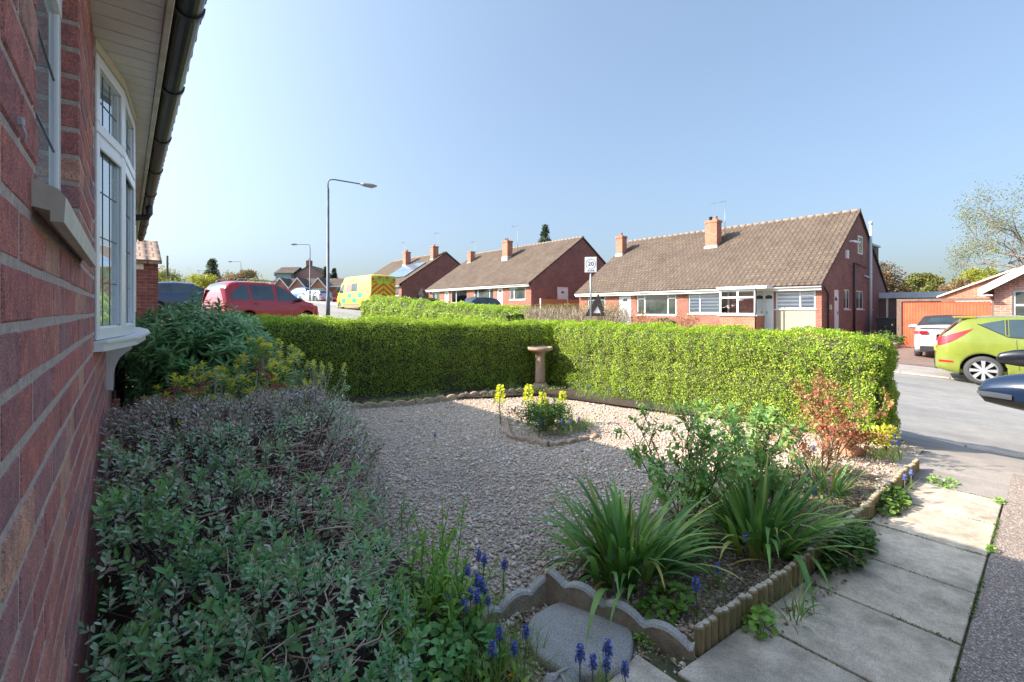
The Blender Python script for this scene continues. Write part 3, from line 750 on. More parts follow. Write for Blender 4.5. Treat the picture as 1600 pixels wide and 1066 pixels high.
frontA = [
 dict(r=(7.62, 9.42, 1.33, 2.42), m=(8.3,), g=CLEAR, blind=1, t=[(7.62, 8.3, 2.0)]),
 dict(r=(7.62, 9.42, .1, 1.28), k='panel', mat=PEBBLE),
 dict(r=(9.52, 10.0, .12, 2.42), k='door'),
 dict(r=(11.85, 14.26, 1.05, 2.42), m=(13.55,), g=CLEAR, blind=1),
 dict(r=(15.05, 17.88, .95, 2.40), m=(15.62, 17.3), t=[(15.05, 15.62, 2.0), (17.3, 17.88, 2.0)]),
 dict(r=(18.35, 19.32, .2, 2.40), k='door'),
 dict(r=(20.5, 22.1, 1.0, 2.38), m=(21.3,), t=[(20.5, 22.1, 1.98)])]
sideA = [
 dict(r=(27.75, 28.55, .1, 2.33), k='door'),
 dict(r=(29.4, 30.5, 1.32, 2.4), m=(29.95,)),
 dict(r=(31.75, 33.3, 1.32, 2.4), m=(32.5,)),
 dict(r=(34.5, 35.2, 1.32, 2.4))]
hA, rA = bungalow('brick_bungalow', 'nearest brick bungalow opposite, with white porch bay, striped blinds and long brown tiled roof', 7.36, 22.9, eA, 6.85, bA, frontA, sideA)
hO = tuple(-c for c in hA.location)
# gable end extras on A
FS = frame((0, 7.36), (1, 0), (0, -1))
window(hA, FS, 32.0, 32.95, 4.5, 5.55, (), None, depth=.03, fw=.07, place=hO)
b = MB(); b.tube([(34.2, 7.22, -.1), (34.2, 7.22, 6.4)], .075, 10); b.tube([(34.2, 7.22, 6.4), (34.2, 7.22, 6.6)], .1, 10); b.tube([(34.2, 7.25, 3.2), (33.2, 7.3, 3.3)], .05, 8)
Wp(b, 'flue_pipe', simple('pale_blue_pipe', (.55, .62, .66), .5), hA)
b = MB(); b.tube([(31.0, 7.28, -.1), (31.0, 7.28, 3.9)], .05, 8); b.tube([(31.0, 7.28, 3.9), (33.8, 7.28, 3.8)], .03, 6); Wp(b, 'soil_pipe', DARK, hA)
b = MB(); b.tube([(25.5, 7.2, 2.45), (26.1, 7.28, 2.3), (26.5, 7.28, 2.05), (26.5, 7.28, 0)], .04, 8); Wp(b, 'downpipe', DARK, hA)
b = MB(); b.box(29.6, 29.9, 7.25, 7.36, 4.05, 4.5, 0, .01); Wp(b, 'alarm_box', WHITE2, hA)
b = MB(); b.box(30.35, 30.6, 7.16, 7.36, 5.0, 5.1, 0, .01); b.tube([(30.45, 7.2, 5.05), (30.7, 6.95, 4.95)], .07, 8); Wp(b, 'floodlight', WHITE2, hA)
b = MB(); b.box(26.95, 27.15, 7.3, 7.36, 1.3, 1.55); Wp(b, 'meter_box', CREAM, hA)
# rear dormer seen at the right of the gable
b = MB(); b.box(34.0, 37.2, 7.45, 12, 3.6, 5.3); Wp(b, 'dormer', simple('dormer_tile', (.16, .1, .08), .9), hA)
b = MB(); b.box(34.6, 37.4, 7.38, 12.1, 5.3, 5.42); Wp(b, 'dormer_roof', simple('dormer_fascia', (.5, .6, .62), .6), hA)
# white porch bay on A
b = MB(); b.box(24.75, X0, 9.98, 11.86, -.2, .98); Wp(b, 'porch_base', BRKO, hA)
PO = frame((24.75, 0), (0, 1), (-1, 0)); PS = frame((0, 9.98), (1, 0), (0, -1))
window(hA, PO, 9.98, 11.86, 1.03, 2.36, (10.9,), [(9.98, 11.86, 1.95)], depth=0, fw=.09, glass=CLEAR, place=hO, ft=.06)
window(hA, PS, 24.76, X0, 1.03, 2.36, (), None, depth=0, fw=.08, glass=CLEAR, place=hO)
window(hA, frame((0, 11.86), (1, 0), (0, 1)), 24.76, X0, 1.03, 2.36, (), None, depth=0, fw=.08, glass=CLEAR, place=hO)
b = MB(); b.box(24.66, X0, 9.9, 11.95, .97, 1.03); b.box(24.6, X0, 9.4, 11.95, 2.37, 2.52, 0, .01); Wp(b, 'porch_trim', WHITE, hA)
b = MB(); b.tube([(24.62, 9.93, 2.4), (24.62, 9.93, 1.2), (24.68, 9.97, 1.0), (24.66, 9.97, 0)], .035, 6); Wp(b, 'downpipe', DARK, hA)
chimney(rA, 30.1, 14.85, 5.0, 7.25, .66, .8, (-.18,), True); chimney(rA, 30.3, 22.45, 5.2, 7.15, .6, .6, (0,))
aerial(rA, 30.6, 14.3, 5.6, 8.55, 1)
def frontB(y, e): return [
 dict(r=(y + .75, y + 2.85, e - 1.45, e - .18), m=(y + 2.25,)),
 dict(r=(y + 3.8, y + 4.55, e - 2.3, e - .18), k='door'),
 dict(r=(y + 5.1, y + 8.3, e - 1.75, e - .18), m=(y + 5.75, y + 7.6)),
 dict(r=(y + 9.4, y + 12.3, e - 1.6, e - .18), m=(y + 11.4,), g=CLEAR),
 dict(r=(y + 12.8, y + 13.6, e - 2.3, e - .18), k='door'),
 dict(r=(y + 14.6, y + 16.2, e - 1.5, e - .18), m=(y + 15.4,))]
eB = 3.6
hB, rB = bungalow('brick_bungalow', 'middle brick bungalow opposite, with two chimneys, its gable end behind the orange fence', 28.2, 45.0, eB, 7.85, 1.1, frontB(28.2, eB),
    [dict(r=(28.9, 30.3, 1.2, 3.3), k='door'), dict(r=(33.0, 34.4, 1.4, 3.3), m=(33.7,))])
chimney(rB, 30.0, 36.4, 6.2, 8.35, .7, .8, (0,), True); chimney(rB, 30.5, 43.6, 6.2, 8.0, .6, .6, ())
aerial(rB, 30.6, 35.5, 6.6, 9.9, 1); aerial(rB, 30.9, 43.3, 6.8, 9.2, 1)
eC = 4.5
hC, rC = bungalow('brick_bungalow', 'far brick bungalow opposite with solar panels on its roof, above the ambulance', 51.7, 67.5, eC, 8.7, 2.0, frontB(51.7, eC),
    [dict(r=(28.6, 30.6, 2.6, 3.9), m=(29.6,))])
chimney(rC, 30.2, 58.9, 7.1, 9.4, .8, .8, (-.2, .2)); chimney(rC, 31.0, 52.7, 7.4, 9.6, .8, .7, (0,))
aerial(rC, 30.6, 60.3, 7.5, 11, 1); aerial(rC, 31.4, 52.4, 8, 11.4, 1)
b = MB(); sl = (8.7 - 4.5) / 6.4
for r_ in range(2):
    for c_ in range(6):
        xa = 26.9 + r_ * 1.55; ya = 53.0 + c_ * 1.02 + (0 if r_ == 0 else 0)
        if r_ == 1 and c_ < 1: pass
        f = lambda x: eC + (x - X0) * sl + .26
        b.hexa([(xa, ya, f(xa)), (xa + 1.5, ya, f(xa + 1.5)), (xa + 1.5, ya + .99, f(xa + 1.5)), (xa, ya + .99, f(xa))] + [(xa - .03, ya, f(xa) + .05), (xa + 1.47, ya, f(xa + 1.5) + .05), (xa + 1.47, ya + .99, f(xa + 1.5) + .05), (xa - .03, ya + .99, f(xa) + .05)])
sp_ = simple('solar_panel', (.25, .36, .5), .15, metal=.5, var=.1); b.build('solar_panel', sp_, rC)
# far row of small gabled bungalows
ROOFG = tilemat('grey_brown_tile', (.17, .14, .125), (.14, .115, .10))
for i, (cx, cy, xl, xr) in enumerate(((30.9, 98.0, -1.9, 15.5), (27.7, 100.8, -1.9, 2.3), (25.0, 103.1, -3.2, 2.1))):
    g0 = 3.75; lz = g0
    t = thing('gabled_bungalow', ['nearest and longest distant bungalow, white edged gable just left of the ambulance', 'middle one of the three distant bungalows with white edged front gables', 'farthest of the three distant bungalows with white edged front gables, by the tall house'][i], 'house', (cx, cy, g0), R(-38), 'far bungalows with front gables')
    b = MB(); e, r_ = 2.5, 4.15
    b.box(xl, xr, 0, 7, -1, e); b.prism([(0, e), (7, e), (3.5, r_)], 0, xl + .02, xr - .02)
    b.box(-1.55, 1.55, -1.6, 0, -1, e - .5); b.prism([(-1.55, e - .5), (1.55, e - .5), (0, r_ - .35)], 1, -1.6, 2.0); b.build('wall', BRKO, t)
    b = MB(); yslope(b, -.35, e - .1, 3.5, r_, xl, xr, .1); yslope(b, 7.3, e - .1, 3.5, r_, xl, xr, .1)
    for s_ in (-1, 1):
        P = [(s_ * 1.85, -1.8, e - .75), (s_ * 1.85, 3.2, e - .75), (0, 3.2, r_ - .12), (0, -1.8, r_ - .12)]
        b.face(P, 0, uv=[(0, 0), (5, 0), (5, 3), (0, 3)]); b.face([(p[0], p[1], p[2] + .09) for p in reversed(P)], 0, uv=[(0, 0), (5, 0), (5, 3), (0, 3)])
    b.build('roof', ROOFG, t)
    for s_ in (-1, 1):
        b = MB(); b.hexa([(s_ * 1.9, -1.88, e - .95), (s_ * 1.9, -1.82, e - .95), (0, -1.82, r_ - .35), (0, -1.88, r_ - .35), (s_ * 1.9, -1.88, e - .68), (s_ * 1.9, -1.82, e - .68), (0, -1.82, r_ - .02), (0, -1.88, r_ - .02)]); b.build('bargeboard', WHITE2, t)
    b = MB(); b.box(1.9 if i == 0 else xl, xr if i == 0 else -1.9 if i == 2 else xl + .01, -.42, -.36, e - .28, e - .02); b.build('fascia', WHITE2, t)
    window(t, frame((0, -1.6), (1, 0), (0, -1)), -1.0, 1.0, .8, 1.85, (0,), depth=.04, fw=.09)
    if i == 0:
        for xx in (3.2, 7.5, 11.5): window(t, frame((0, 0), (1, 0), (0, -1)), xx, xx + 2.2, .8, 2.1, (xx + 1.1,), depth=.04, fw=.09)
# big two storey house beyond
t = thing('two_storey_house', 'tall distant house with grey roof, pale gable and chimney above the far bungalows', 'house', (30.5, 115, 4), R(-38)); t.scale = (.82, .82, .8)
b = MB(); b.box(-1.5, 9, 0, 9, 0, 6.3); b.prism([(-1.5, 6.3), (9, 6.3), (3.75, 9.6)], 1, 0, 9)
b.build('wall', simple('plum_gable', (.34, .20, .18), .9), t)
b = MB(); b.box(-4.8, -.5, -2, 7, 0, 7.2); b.build('side_wing', simple('teal_render', (.22, .33, .36), .8), t)
b = MB(); yslope(b, -2.4, 7.1, 2.5, 9.2, -5.1, .3, .12); yslope(b, 7.4, 7.1, 2.5, 9.2, -5.1, .3, .12)
slope(b, -1.8, 6.2, 3.75, 9.6, -.3, 9.3); slope(b, 9.3, 6.2, 3.75, 9.6, -.3, 9.3); r1 = b.build('roof', ROOFG, t)
b = MB(); b.box(-5.15, -5.05, -2.4, 7.4, 6.3, 7.2); b.build('bargeboard', WHITE2, t)
b = MB(); b.box(2.0, 3.4, 2, 3.2, 8.4, 11.3); b.lathe([(.25, 0), (.2, .7)], (2.7, 2.6, 11.3), 8); b.build('chimney', BRKP, r1)
window(t, frame((0, -2), (1, 0), (0, -1)), -4, -1.5, 4.3, 5.8, (), depth=.04, fw=.12)
# right: neighbour bungalow with white bargeboard
t = thing('brick_bungalow', 'brick bungalow with deep white bargeboard at the right edge, behind the lime green hatchback', 'house', (26, -3, -.3))
b = MB(); xf = 22.5
F1 = frame((xf, 0), (0, 1), (-1, 0)); lo = tuple(-c for c in t.location)
wallgrid(b, F1, -7.2, 1.39, -1, 2.02, [(-1.4, .97, .62, 1.95)], 0, .12)
b.face([(xf, -7.2, 2.02), (xf, 1.39, 2.02), (xf, -2.9, 4.95)]); b.face([(xf, 1.39, -1), (34, 1.39, -1), (34, 1.39, 2.02), (xf, 1.39, 2.02)]); b.face([(xf, -7.2, -1), (34, -7.2, -1), (34, -7.2, 2.02), (xf, -7.2, 2.02)])
b.face([(34, -7.2, -1), (34, 1.39, -1), (34, 1.39, 2.02), (34, -2.9, 4.95), (34, -7.2, 2.02)])
b.face([(xf + .6, -7, -1), (xf + .6, 1.2, -1), (xf + .6, 1.2, 2), (xf + .6, -7, 2)])
Wp(b, 'wall', brickmat('salmon_brick', ((.50, .24, .18), (.40, .17, .13)), (.50, .43, .38), ms=.008), t)
b = MB()
for ya, yb in ((1.75, -2.9), (-7.55, -2.9)):
    za, zb = 1.9, 5.08; L = math.hypot(yb - ya, zb - za)
    b.face([(xf - .35, ya, za + .12), (34.2, ya, za + .12), (34.2, yb, zb + .12), (xf - .35, yb, zb + .12)], 0, uv=[(0, 0), (12, 0), (12, L), (0, L)])
    b.face([(xf - .35, ya, za), (34.2, ya, za), (34.2, yb, zb), (xf - .35, yb, zb)], 0)
Wp(b, 'roof', TILE, t)
b = MB()
for ya, yb in ((1.72, -2.9), (-7.52, -2.9)):
    za, zb = 1.9, 5.06
    b.hexa([(xf - .40, ya, za - .12), (xf - .36, ya, za - .12), (xf - .36, yb, zb - .16), (xf - .40, yb, zb - .16), (xf - .40, ya, za + .13), (xf - .36, ya, za + .13), (xf - .36, yb, zb + .13), (xf - .40, yb, zb + .13)])
b.box(xf - .40, xf, 1.40, 1.72, 1.76, 1.80); b.box(xf - .40, 30, 1.70, 1.74, 1.78, 2.0)
Wp(b, 'bargeboard', simple('pale_bargeboard', (.74, .76, .76), .5, var=.04), t)
window(t, F1, -1.4, .97, .62, 1.95, (.1,), [(-1.4, .97, 1.45)], depth=-.05, fw=.07, place=lo, mat=simple('grey_window_frame', (.42, .44, .46), .5), lead=[(.15, .9, .7, 1.4, 3, 3), (.15, .9, 1.48, 1.9, 3, 2)])
# brick garage with gable behind the gates
t = thing('brick_garage', 'low brick garage gable with cream verge behind the orange gates', 'garage', (31, 1, 0))
b = MB(); b.face([(30, 3.6, -.5), (30, 3.6, 1.95), (30, 1.2, 3.05), (30, -1.2, 1.95), (30, -1.2, -.5)]); b.face([(30, 3.6, -.5), (38, 3.6, -.5), (38, 3.6, 1.95), (30, 3.6, 1.95)]); b.face([(30, -1.2, -.5), (38, -1.2, -.5), (38, -1.2, 1.95), (30, -1.2, 1.95)])
b.face([(38, 3.6, -.5), (38, 3.6, 1.95), (38, 1.2, 3.05), (38, -1.2, 1.95), (38, -1.2, -.5)])
Wp(b, 'wall', BRKO, t)
b = MB()
for ya, yb in ((3.75, 1.2), (-1.35, 1.2)):
    b.face([(29.85, ya, 1.95), (38.1, ya, 1.95), (38.1, yb, 3.13), (29.85, yb, 3.13)], 0, uv=[(0, 0), (8, 0), (8, 3), (0, 3)]); b.face([(29.85, ya, 1.87), (38.1, ya, 1.87), (38.1, yb, 3.05), (29.85, yb, 3.05)], 1)
    b.face([(29.85, ya, 1.87), (29.85, yb, 3.05), (29.85, yb, 3.13), (29.85, ya, 1.95)], 1)
Wp(b, 'roof', [ROOFG, CREAM], t)
b = MB(); b.box(29.9, 30, -1.2, 3.1, 1.6, 1.72); Wp(b, 'lintel', WHITE2, t)
# flat roofed garage between
t = thing('flat_roofed_garage', 'flat roofed garage with pale blue fascia between the gable end and the orange gates', 'garage', (39, 5, -.3))
b = MB(); b.box(36.8, 42, 2.6, 8.6, 2.02, 2.38); Wp(b, 'roof', simple('blue_grey_fascia', (.42, .5, .56), .6), t)
b = MB(); b.box(36.95, 41.8, 2.8, 8.5, -.4, 2.02); Wp(b, 'wall', simple('dark_boards', (.14, .09, .08), .9), t)
b = MB(); b.box(36.85, 36.95, 6.9, 7.0, -.4, 2.02); Wp(b, 'post', CREAM, t)
sheet('driveway_side', 25.8, 38, 4, 8, .012, BLOCKP)
# orange gates
ORW = None
m, nt_, b_, out_ = newmat('orange_timber')
c = ramp(nt_, noise(nt_, geo(nt_), 3, 5), [(.3, (.50, .085, .035)), (.7, (.64, .13, .055))]); nt_.links.new(c, b_.inputs['Base Color']); b_.inputs['Roughness'].default_value = .6
ORW = m
t = thing('timber_gates', 'bright orange vertical board gates in a brown frame behind the white convertible', 'gate', (25.8, 3, -.3))
BRW = simple('brown_timber', (.17, .11, .09), .8, var=.2)
for ya, yb in ((1.68, 3.02), (3.03, 4.34)):
    b = MB(); y = ya
    while y < yb - .02: b.box(25.78, 25.82, y, min(y + .092, yb), -.34, 1.63, 0, .006); y += .096
    Wp(b, 'gate_leaf', ORW, t)
b = MB(); b.box(25.72, 25.86, 4.36, 4.52, -.4, 1.68); b.box(25.72, 25.86, 1.5, 1.66, -.4, 1.68); b.box(25.71, 25.87, 1.5, 4.52, 1.65, 1.76); Wp(b, 'gate_frame', BRW, t)
# orange fence beside bungalow B
t = thing('timber_fence', 'orange brown timber fence with pale posts between the two opposite bungalows', 'fence', (29, 26.6, 1.0))
for xa, xb in ((25.4, 28.4), (28.5, 31.5), (31.6, 34.6)):
    b = MB(); x = xa
    while x < xb - .02: b.box(x, min(x + .14, xb), 26.58, 26.61, .7, 2.15, 0, .004); x += .143
    Wp(b, 'panel', simple('fence_boards', (.5, .2, .09), .8, var=.15), t)
    b = MB(); b.box(xb, xb + .1, 26.54, 26.64, .7, 2.2); Wp(b, 'post', CREAM, t)
b = MB(); b.box(25.3, 25.4, 26.54, 26.64, .7, 2.2); Wp(b, 'post', CREAM, t)
# ------------------------------------------------------------------ vehicles
def paint(name, col, rough=.28, metal=.0):
    m, nt, b, out = newmat(name); b.inputs['Base Color'].default_value = c4(col)
    b.inputs['Roughness'].default_value = rough; b.inputs['Metallic'].default_value = metal
    b.inputs['Coat Weight'].default_value = .8; b.inputs['Coat Roughness'].default_value = .05
    n = noise(nt, geo(nt), 6, 4); nt.links.new(ramp(nt, n, [(.3, tuple(x * .94 for x in col)), (.7, tuple(min(1, x * 1.05) for x in col))]), b.inputs['Base Color'])
    return m
def sm(t, x):      # smooth interpolation of a point list
    if x <= t[0][0]: return t[0][1]
    for i, ((a, b), (c, d)) in enumerate(zip(t, t[1:])):
        if x <= c:
            f = (x - a) / (c - a)
            m0 = (t[i + 1][1] - t[i - 1][1]) / (t[i + 1][0] - t[i - 1][0]) if i > 0 else (d - b) / (c - a)
            m1 = (t[i + 2][1] - t[i][1]) / (t[i + 2][0] - t[i][0]) if i + 2 < len(t) else (d - b) / (c - a)
            s = (d - b) / (c - a); m0 = max(min(m0, 3 * s), 3 * s if s < 0 else min(m0, 0)) if s < 0 else min(max(m0, 0), 3 * s); m1 = min(max(m1, 0), 3 * s) if s >= 0 else max(min(m1, 0), 3 * s)
            h = c - a
            return (2 * f**3 - 3 * f**2 + 1) * b + (f**3 - 2 * f**2 + f) * h * m0 + (-2 * f**3 + 3 * f**2) * d + (f**3 - f**2) * h * m1
    return t[-1][1]
class Car:
    def __init__(s, L, W, top, belt, rear_ax, front_ax, wr=.31, bot=.2, inset=.20, crown=.05, taper=.12, dx=.05, wtab=None, bulge=.05):
        s.L, s.W, s.top, s.belt, s.ra, s.fa, s.wr, s.bot, s.inset, s.crown, s.dx, s.bulge = L, W, top, belt, rear_ax, front_ax, wr, bot, inset, crown, dx, bulge
        s.wtab = wtab or [(0, .80), (.06, .88), (.25, .955), (.7, 1), (L - 1.1, 1), (L - .45, .93), (L - .12, .80), (L, .66)]
    def w(s, x): return sm(s.wtab, x) * s.W / 2
    def zt(s, x): return min(sm(s.belt, x), sm(s.top, x) - .012)
    def zb(s, x):
        z = s.bot + .10 * max(0, 1 - x / .35) + .06 * max(0, 1 - (s.L - x) / .3); ar = s.wr + .055
        for a in (s.ra, s.fa):
            if abs(x - a) < ar: z = max(z, s.wr + math.sqrt(ar * ar - (x - a) ** 2))
        return min(z, s.zt(x) - .05)
    def y(s, x, z):
        zt = s.zt(x); w = s.w(x)
        if z <= zt:
            t = (z - .55) / .45; return w * (1 - s.bulge * t * t - (.02 if z < .3 else 0))
        t = (zt - .55) / .45; wb = w * (1 - s.bulge * t * t)
        zr = s.zr(x); H_ = max(zr - zt, 1e-3); k = (z - zt) / .5
        return wb - s.inset * k * (.8 + .25 * k)
    def zr(s, x):
        T = sm(s.top, x); zt = s.zt(x); return max(zt + .002, T - s.crown * min(1, (T - zt) / .25 + .35))
    def ztop(s, x, y):
        T = sm(s.top, x); zr = s.zr(x); yr = max(s.y(x, zr), .01); return zr + (T - zr) * (1 - (y / yr) ** 2)
    def rings(s, x0=0, x1=None, dx=None):
        x1 = s.L if x1 is None else x1; dx = dx or s.dx; n = max(2, int((x1 - x0) / dx)); X = sorted({round(x0 + (x1 - x0) * i / n, 4) for i in range(n + 1)} | {round(a + q, 4) for a in (s.ra, s.fa) for q in (-s.wr - .056, s.wr + .056) if x0 < a + q < x1})
        return X
    def bodymesh(s, b):
        X = s.rings(); rows = []
        for x in X:
            zb, zt, zr = s.zb(x), s.zt(x), s.zr(x); p = []
            p.append((x, s.w(x) * .55, zb + (.0 if zb < s.bot + .2 else 0)))
            for j in range(8):
                z = zb + (zt - zb) * j / 7; p.append((x, s.y(x, z), z))
            for j in range(1, 6):
                z = zt + (zr - zt) * j / 5; p.append((x, s.y(x, z), z))
            yr = s.y(x, zr)
            for j in range(1, 6):
                y = yr * (1 - j / 5); p.append((x, y, s.ztop(x, y)))
            rows.append(p)
        n = len(rows[0])
        for sg in (1, -1):
            V = [(a, b_ * sg, c) for r in rows for a, b_, c in r]
            F = [(i * n + j, i * n + j + 1, (i + 1) * n + j + 1, (i + 1) * n + j) if sg < 0 else (i * n + j, (i + 1) * n + j, (i + 1) * n + j + 1, i * n + j + 1) for i in range(len(X) - 1) for j in range(n - 1)]
            b.mesh(V, F, smooth=True)
            for i in (0, len(X) - 1):
                r = rows[i]; P = [(a, b_ * sg, c) for a, b_, c in r] + [(r[0][0], 0, r[0][2])]; b.face(P, smooth=False)
        b.box(.35, s.L - .35, -s.W * .38, s.W * .38, s.bot + .02, s.bot + .1)
    def side(s, x0, x1, lo, hi, sg, off=.006, n=14, th=.0, nz=5):
        """panel on the car's side; lo, hi: functions of x or numbers"""
        b = MB(); f = lambda q, x: q(x) if callable(q) else q; V = []
        for i in range(n + 1):
            x = x0 + (x1 - x0) * i / n
            for j in range(nz + 1):
                a, c = f(lo, x), f(hi, x); z = a + (c - a) * j / nz; V.append((x, sg * (s.y(x, z) + off), z))
        b.mesh(V, [(i * (nz + 1) + j, (i + 1) * (nz + 1) + j, (i + 1) * (nz + 1) + j + 1, i * (nz + 1) + j + 1) for i in range(n) for j in range(nz)], smooth=True)
        return b
    def topp(s, x0, x1, f0, f1=None, off=.006, n=10, ny=10, skew=0):
        b = MB(); V = []
        for i in range(n + 1):
            x = x0 + (x1 - x0) * i / n; fr = f0 + ((f1 if f1 is not None else f0) - f0) * i / n; yr = s.y(x, s.zr(x)) * fr
            for j in range(ny + 1):
                y = -yr + 2 * yr * j / ny; V.append((x, y, s.ztop(x, y) + off))
        b.mesh(V, [(i * (ny + 1) + j, (i + 1) * (ny + 1) + j, (i + 1) * (ny + 1) + j + 1, i * (ny + 1) + j + 1) for i in range(n) for j in range(ny)], smooth=True)
        return b
def wheel(par, x, y, r, w, sg, spokes=8, mat=ALLOY):
    k = 32; b = MB(); ri = r * .74
    prof = [(ri, -w / 2), (r * .9, -w / 2), (r * .985, -w * .36), (r, -w * .15), (r, w * .15), (r * .985, w * .36), (r * .9, w / 2), (ri + .005, w / 2 - .004), (ri, w * .3)]
    b.lathe(prof, (x, y, r), k, 1, cap=False); t = b.build('wheel', RUBBER, par)
    b = MB(); o = y + sg * w * .36
    b.lathe([(ri, -.02), (ri, .02), (ri * .93, .022), (ri * .9, 0), (ri * .9, -.02)], (x, o, r), k, 1, cap=False)
    for i in range(spokes):
        a = 2 * math.pi * i / spokes; u = (math.cos(a), math.sin(a)); v = (-u[1], u[0]); P = []
        for yy in (o - .02, o + .012):
            for (rr, h) in ((ri * .12, .018), (ri * .92, .034), (ri * .92, -.034), (ri * .12, -.018)): P.append((x + u[0] * rr + v[0] * h * r / .3, yy + (0 if rr > .1 else sg * .004), r + u[1] * rr + v[1] * h * r / .3))
        b.hexa(P)
    b.lathe([(.001, -.01), (ri * .24, -.01), (ri * .24, .02), (.001, .024)], (x, o + (0 if sg > 0 else -.012), r), 16, 1)
    b.build('rim', mat, t)
    b = MB(); b.lathe([(.001, -.002), (ri * .9, -.002), (ri * .9, .002), (.001, .002)], (x, o - sg * .045, r), 20, 1); b.build('brake_disc', DARKTRIM, t)
def vehicle(c, name, label, cat, loc, ang, mat, group=None, windows=(), ws=None, rw=None, trim=True, lod=0, plate=YELLOW, lights=None, roofm=None, mirror=None):
    t = thing(name, label, cat, loc, ang, group)
    b = MB(); c.bodymesh(b); b.build('body', mat, t)
    for sg in (1, -1):
        for wn in windows:
            b = c.side(wn[0], wn[1], wn[2], wn[3], sg, .004); b.build('window', CARGLASS, t)
        for a in (c.ra, c.fa):
            b = MB(); ar = c.wr + .055
            # dark arch liner
            for i in range(12):
                t0, t1 = math.pi * i / 12, math.pi * (i + 1) / 12; yy = c.w(a) - .02
                b.face([(a + ar * math.cos(t0), sg * yy, c.wr + ar * math.sin(t0)), (a + ar * math.cos(t1), sg * yy, c.wr + ar * math.sin(t1)), (a + ar * math.cos(t1), sg * (yy - .3), c.wr + ar * math.sin(t1)), (a + ar * math.cos(t0), sg * (yy - .3), c.wr + ar * math.sin(t0))])
            b.box(a - ar, a + ar, sg * (c.w(a) - .32), sg * (c.w(a) - .3), .16, c.wr + ar)
            b.build('arch_liner', DARKTRIM, t)
            wheel(t, a, sg * (c.w(a) - .115), c.wr, .2, sg, 8 if lod == 0 else 5)
    if ws: c.topp(*ws).build('windscreen', CARGLASS, t)
    if rw: c.topp(*rw).build('rear_window', CARGLASS, t)
    return t
def cparts(c, t, mat, door=(1.6, 2.8), handle=1.75, hz=.82, line=True):
    for sg in (1, -1):
        b = MB(); x = handle; z = hz; y = c.y(x, z)
        b.tube([(x - .11, sg * (y + .012), z), (x - .07, sg * (y + .035), z + .006), (x + .07, sg * (y + .035), z + .006), (x + .11, sg * (y + .012), z)], [.008, .016, .016, .008], 8)
        b.build('door_handle', mat, t)
        b = MB()
        for xd in door:
            V = []
            for j in range(9):
                z = c.zb(xd) + .06 + (c.zt(xd) - c.zb(xd) - .07) * j / 8
                for q in (-.004, .004): V.append((xd + q + .05 * (1 - j / 8) ** 2 * (1 if xd == door[0] else 0), sg * (c.y(xd, z) + .002), z))
            b.mesh(V, [(2 * j, 2 * j + 1, 2 * j + 3, 2 * j + 2) for j in range(8)])
        V = []
        b.build('door_gap', DARKTRIM, t)
def mirror(t, x, y, z, sg, mat, lower=DARK, s=1.0, ind=False):
    """wing mirror: tapered shell, longest outwards"""
    V = []; n = 12; k = 14
    for i in range(n + 1):
        f = i / n; yy = y + sg * s * (.03 + .25 * f); h = .085 * s * (1 - .55 * f ** 2.2) * min(1, .55 + 3 * f) ; d = .085 * s * (1 - .6 * f ** 2) * (1 if i < n else .4)
        if i == n: h *= .35
        cz = z + .02 * s * f - .03 * s * f * f; cx = x - .02 * s * f
        for q in range(k):
            a = 2 * math.pi * q / k; V.append((cx + d * math.cos(a) * (1 if math.cos(a) > 0 else .55), yy, cz + h * math.sin(a)))
    F = [(i * k + q, i * k + (q + 1) % k, (i + 1) * k + (q + 1) % k, (i + 1) * k + q) for i in range(n) for q in range(k)]
    F += [tuple(range(k)), tuple(n * k + q for q in range(k))]
    up = [f for f in F if sum(V[i][2] for i in f) / len(f) > z - .02 * s]; lo = [f for f in F if f not in up]
    b = MB(); b.mesh(V, up, smooth=True); m = b.build('wing_mirror', mat, t)
    b = MB(); b.mesh(V, lo, smooth=True); b.tube([(x, y - sg * .03, z - .06 * s), (x, y + sg * .08, z - .05 * s)], .035 * s, 8); b.build('mirror_base', lower, m)
    if ind:
        b = MB(); W_ = []
        for i in range(7, n + 1):
            f = i / n; yy = y + sg * s * (.03 + .25 * f) + sg * .004; h = .085 * s * (1 - .55 * f ** 2.2); d = .085 * s * (1 - .6 * f ** 2) + .005
            if i == n: h *= .5; d *= .5
            cz = z + .02 * s * f - .03 * s * f * f; cx = x - .02 * s * f; g = (i - 7) / (n - 7)
            for a in (-.42, -.25, -.12 + .2 * g): W_.append((cx + d * math.cos(a), yy, cz + h * math.sin(a) * 1.02))
        b.mesh(W_, [(i * 3 + j, i * 3 + j + 1, i * 3 + j + 4, i * 3 + j + 3) for i in range(n - 7) for j in range(2)], smooth=True)
        b.build('indicator_lens', simple('smoked_lens', (.13, .14, .18), .15, metal=.3, coat=.6), m)
    return m
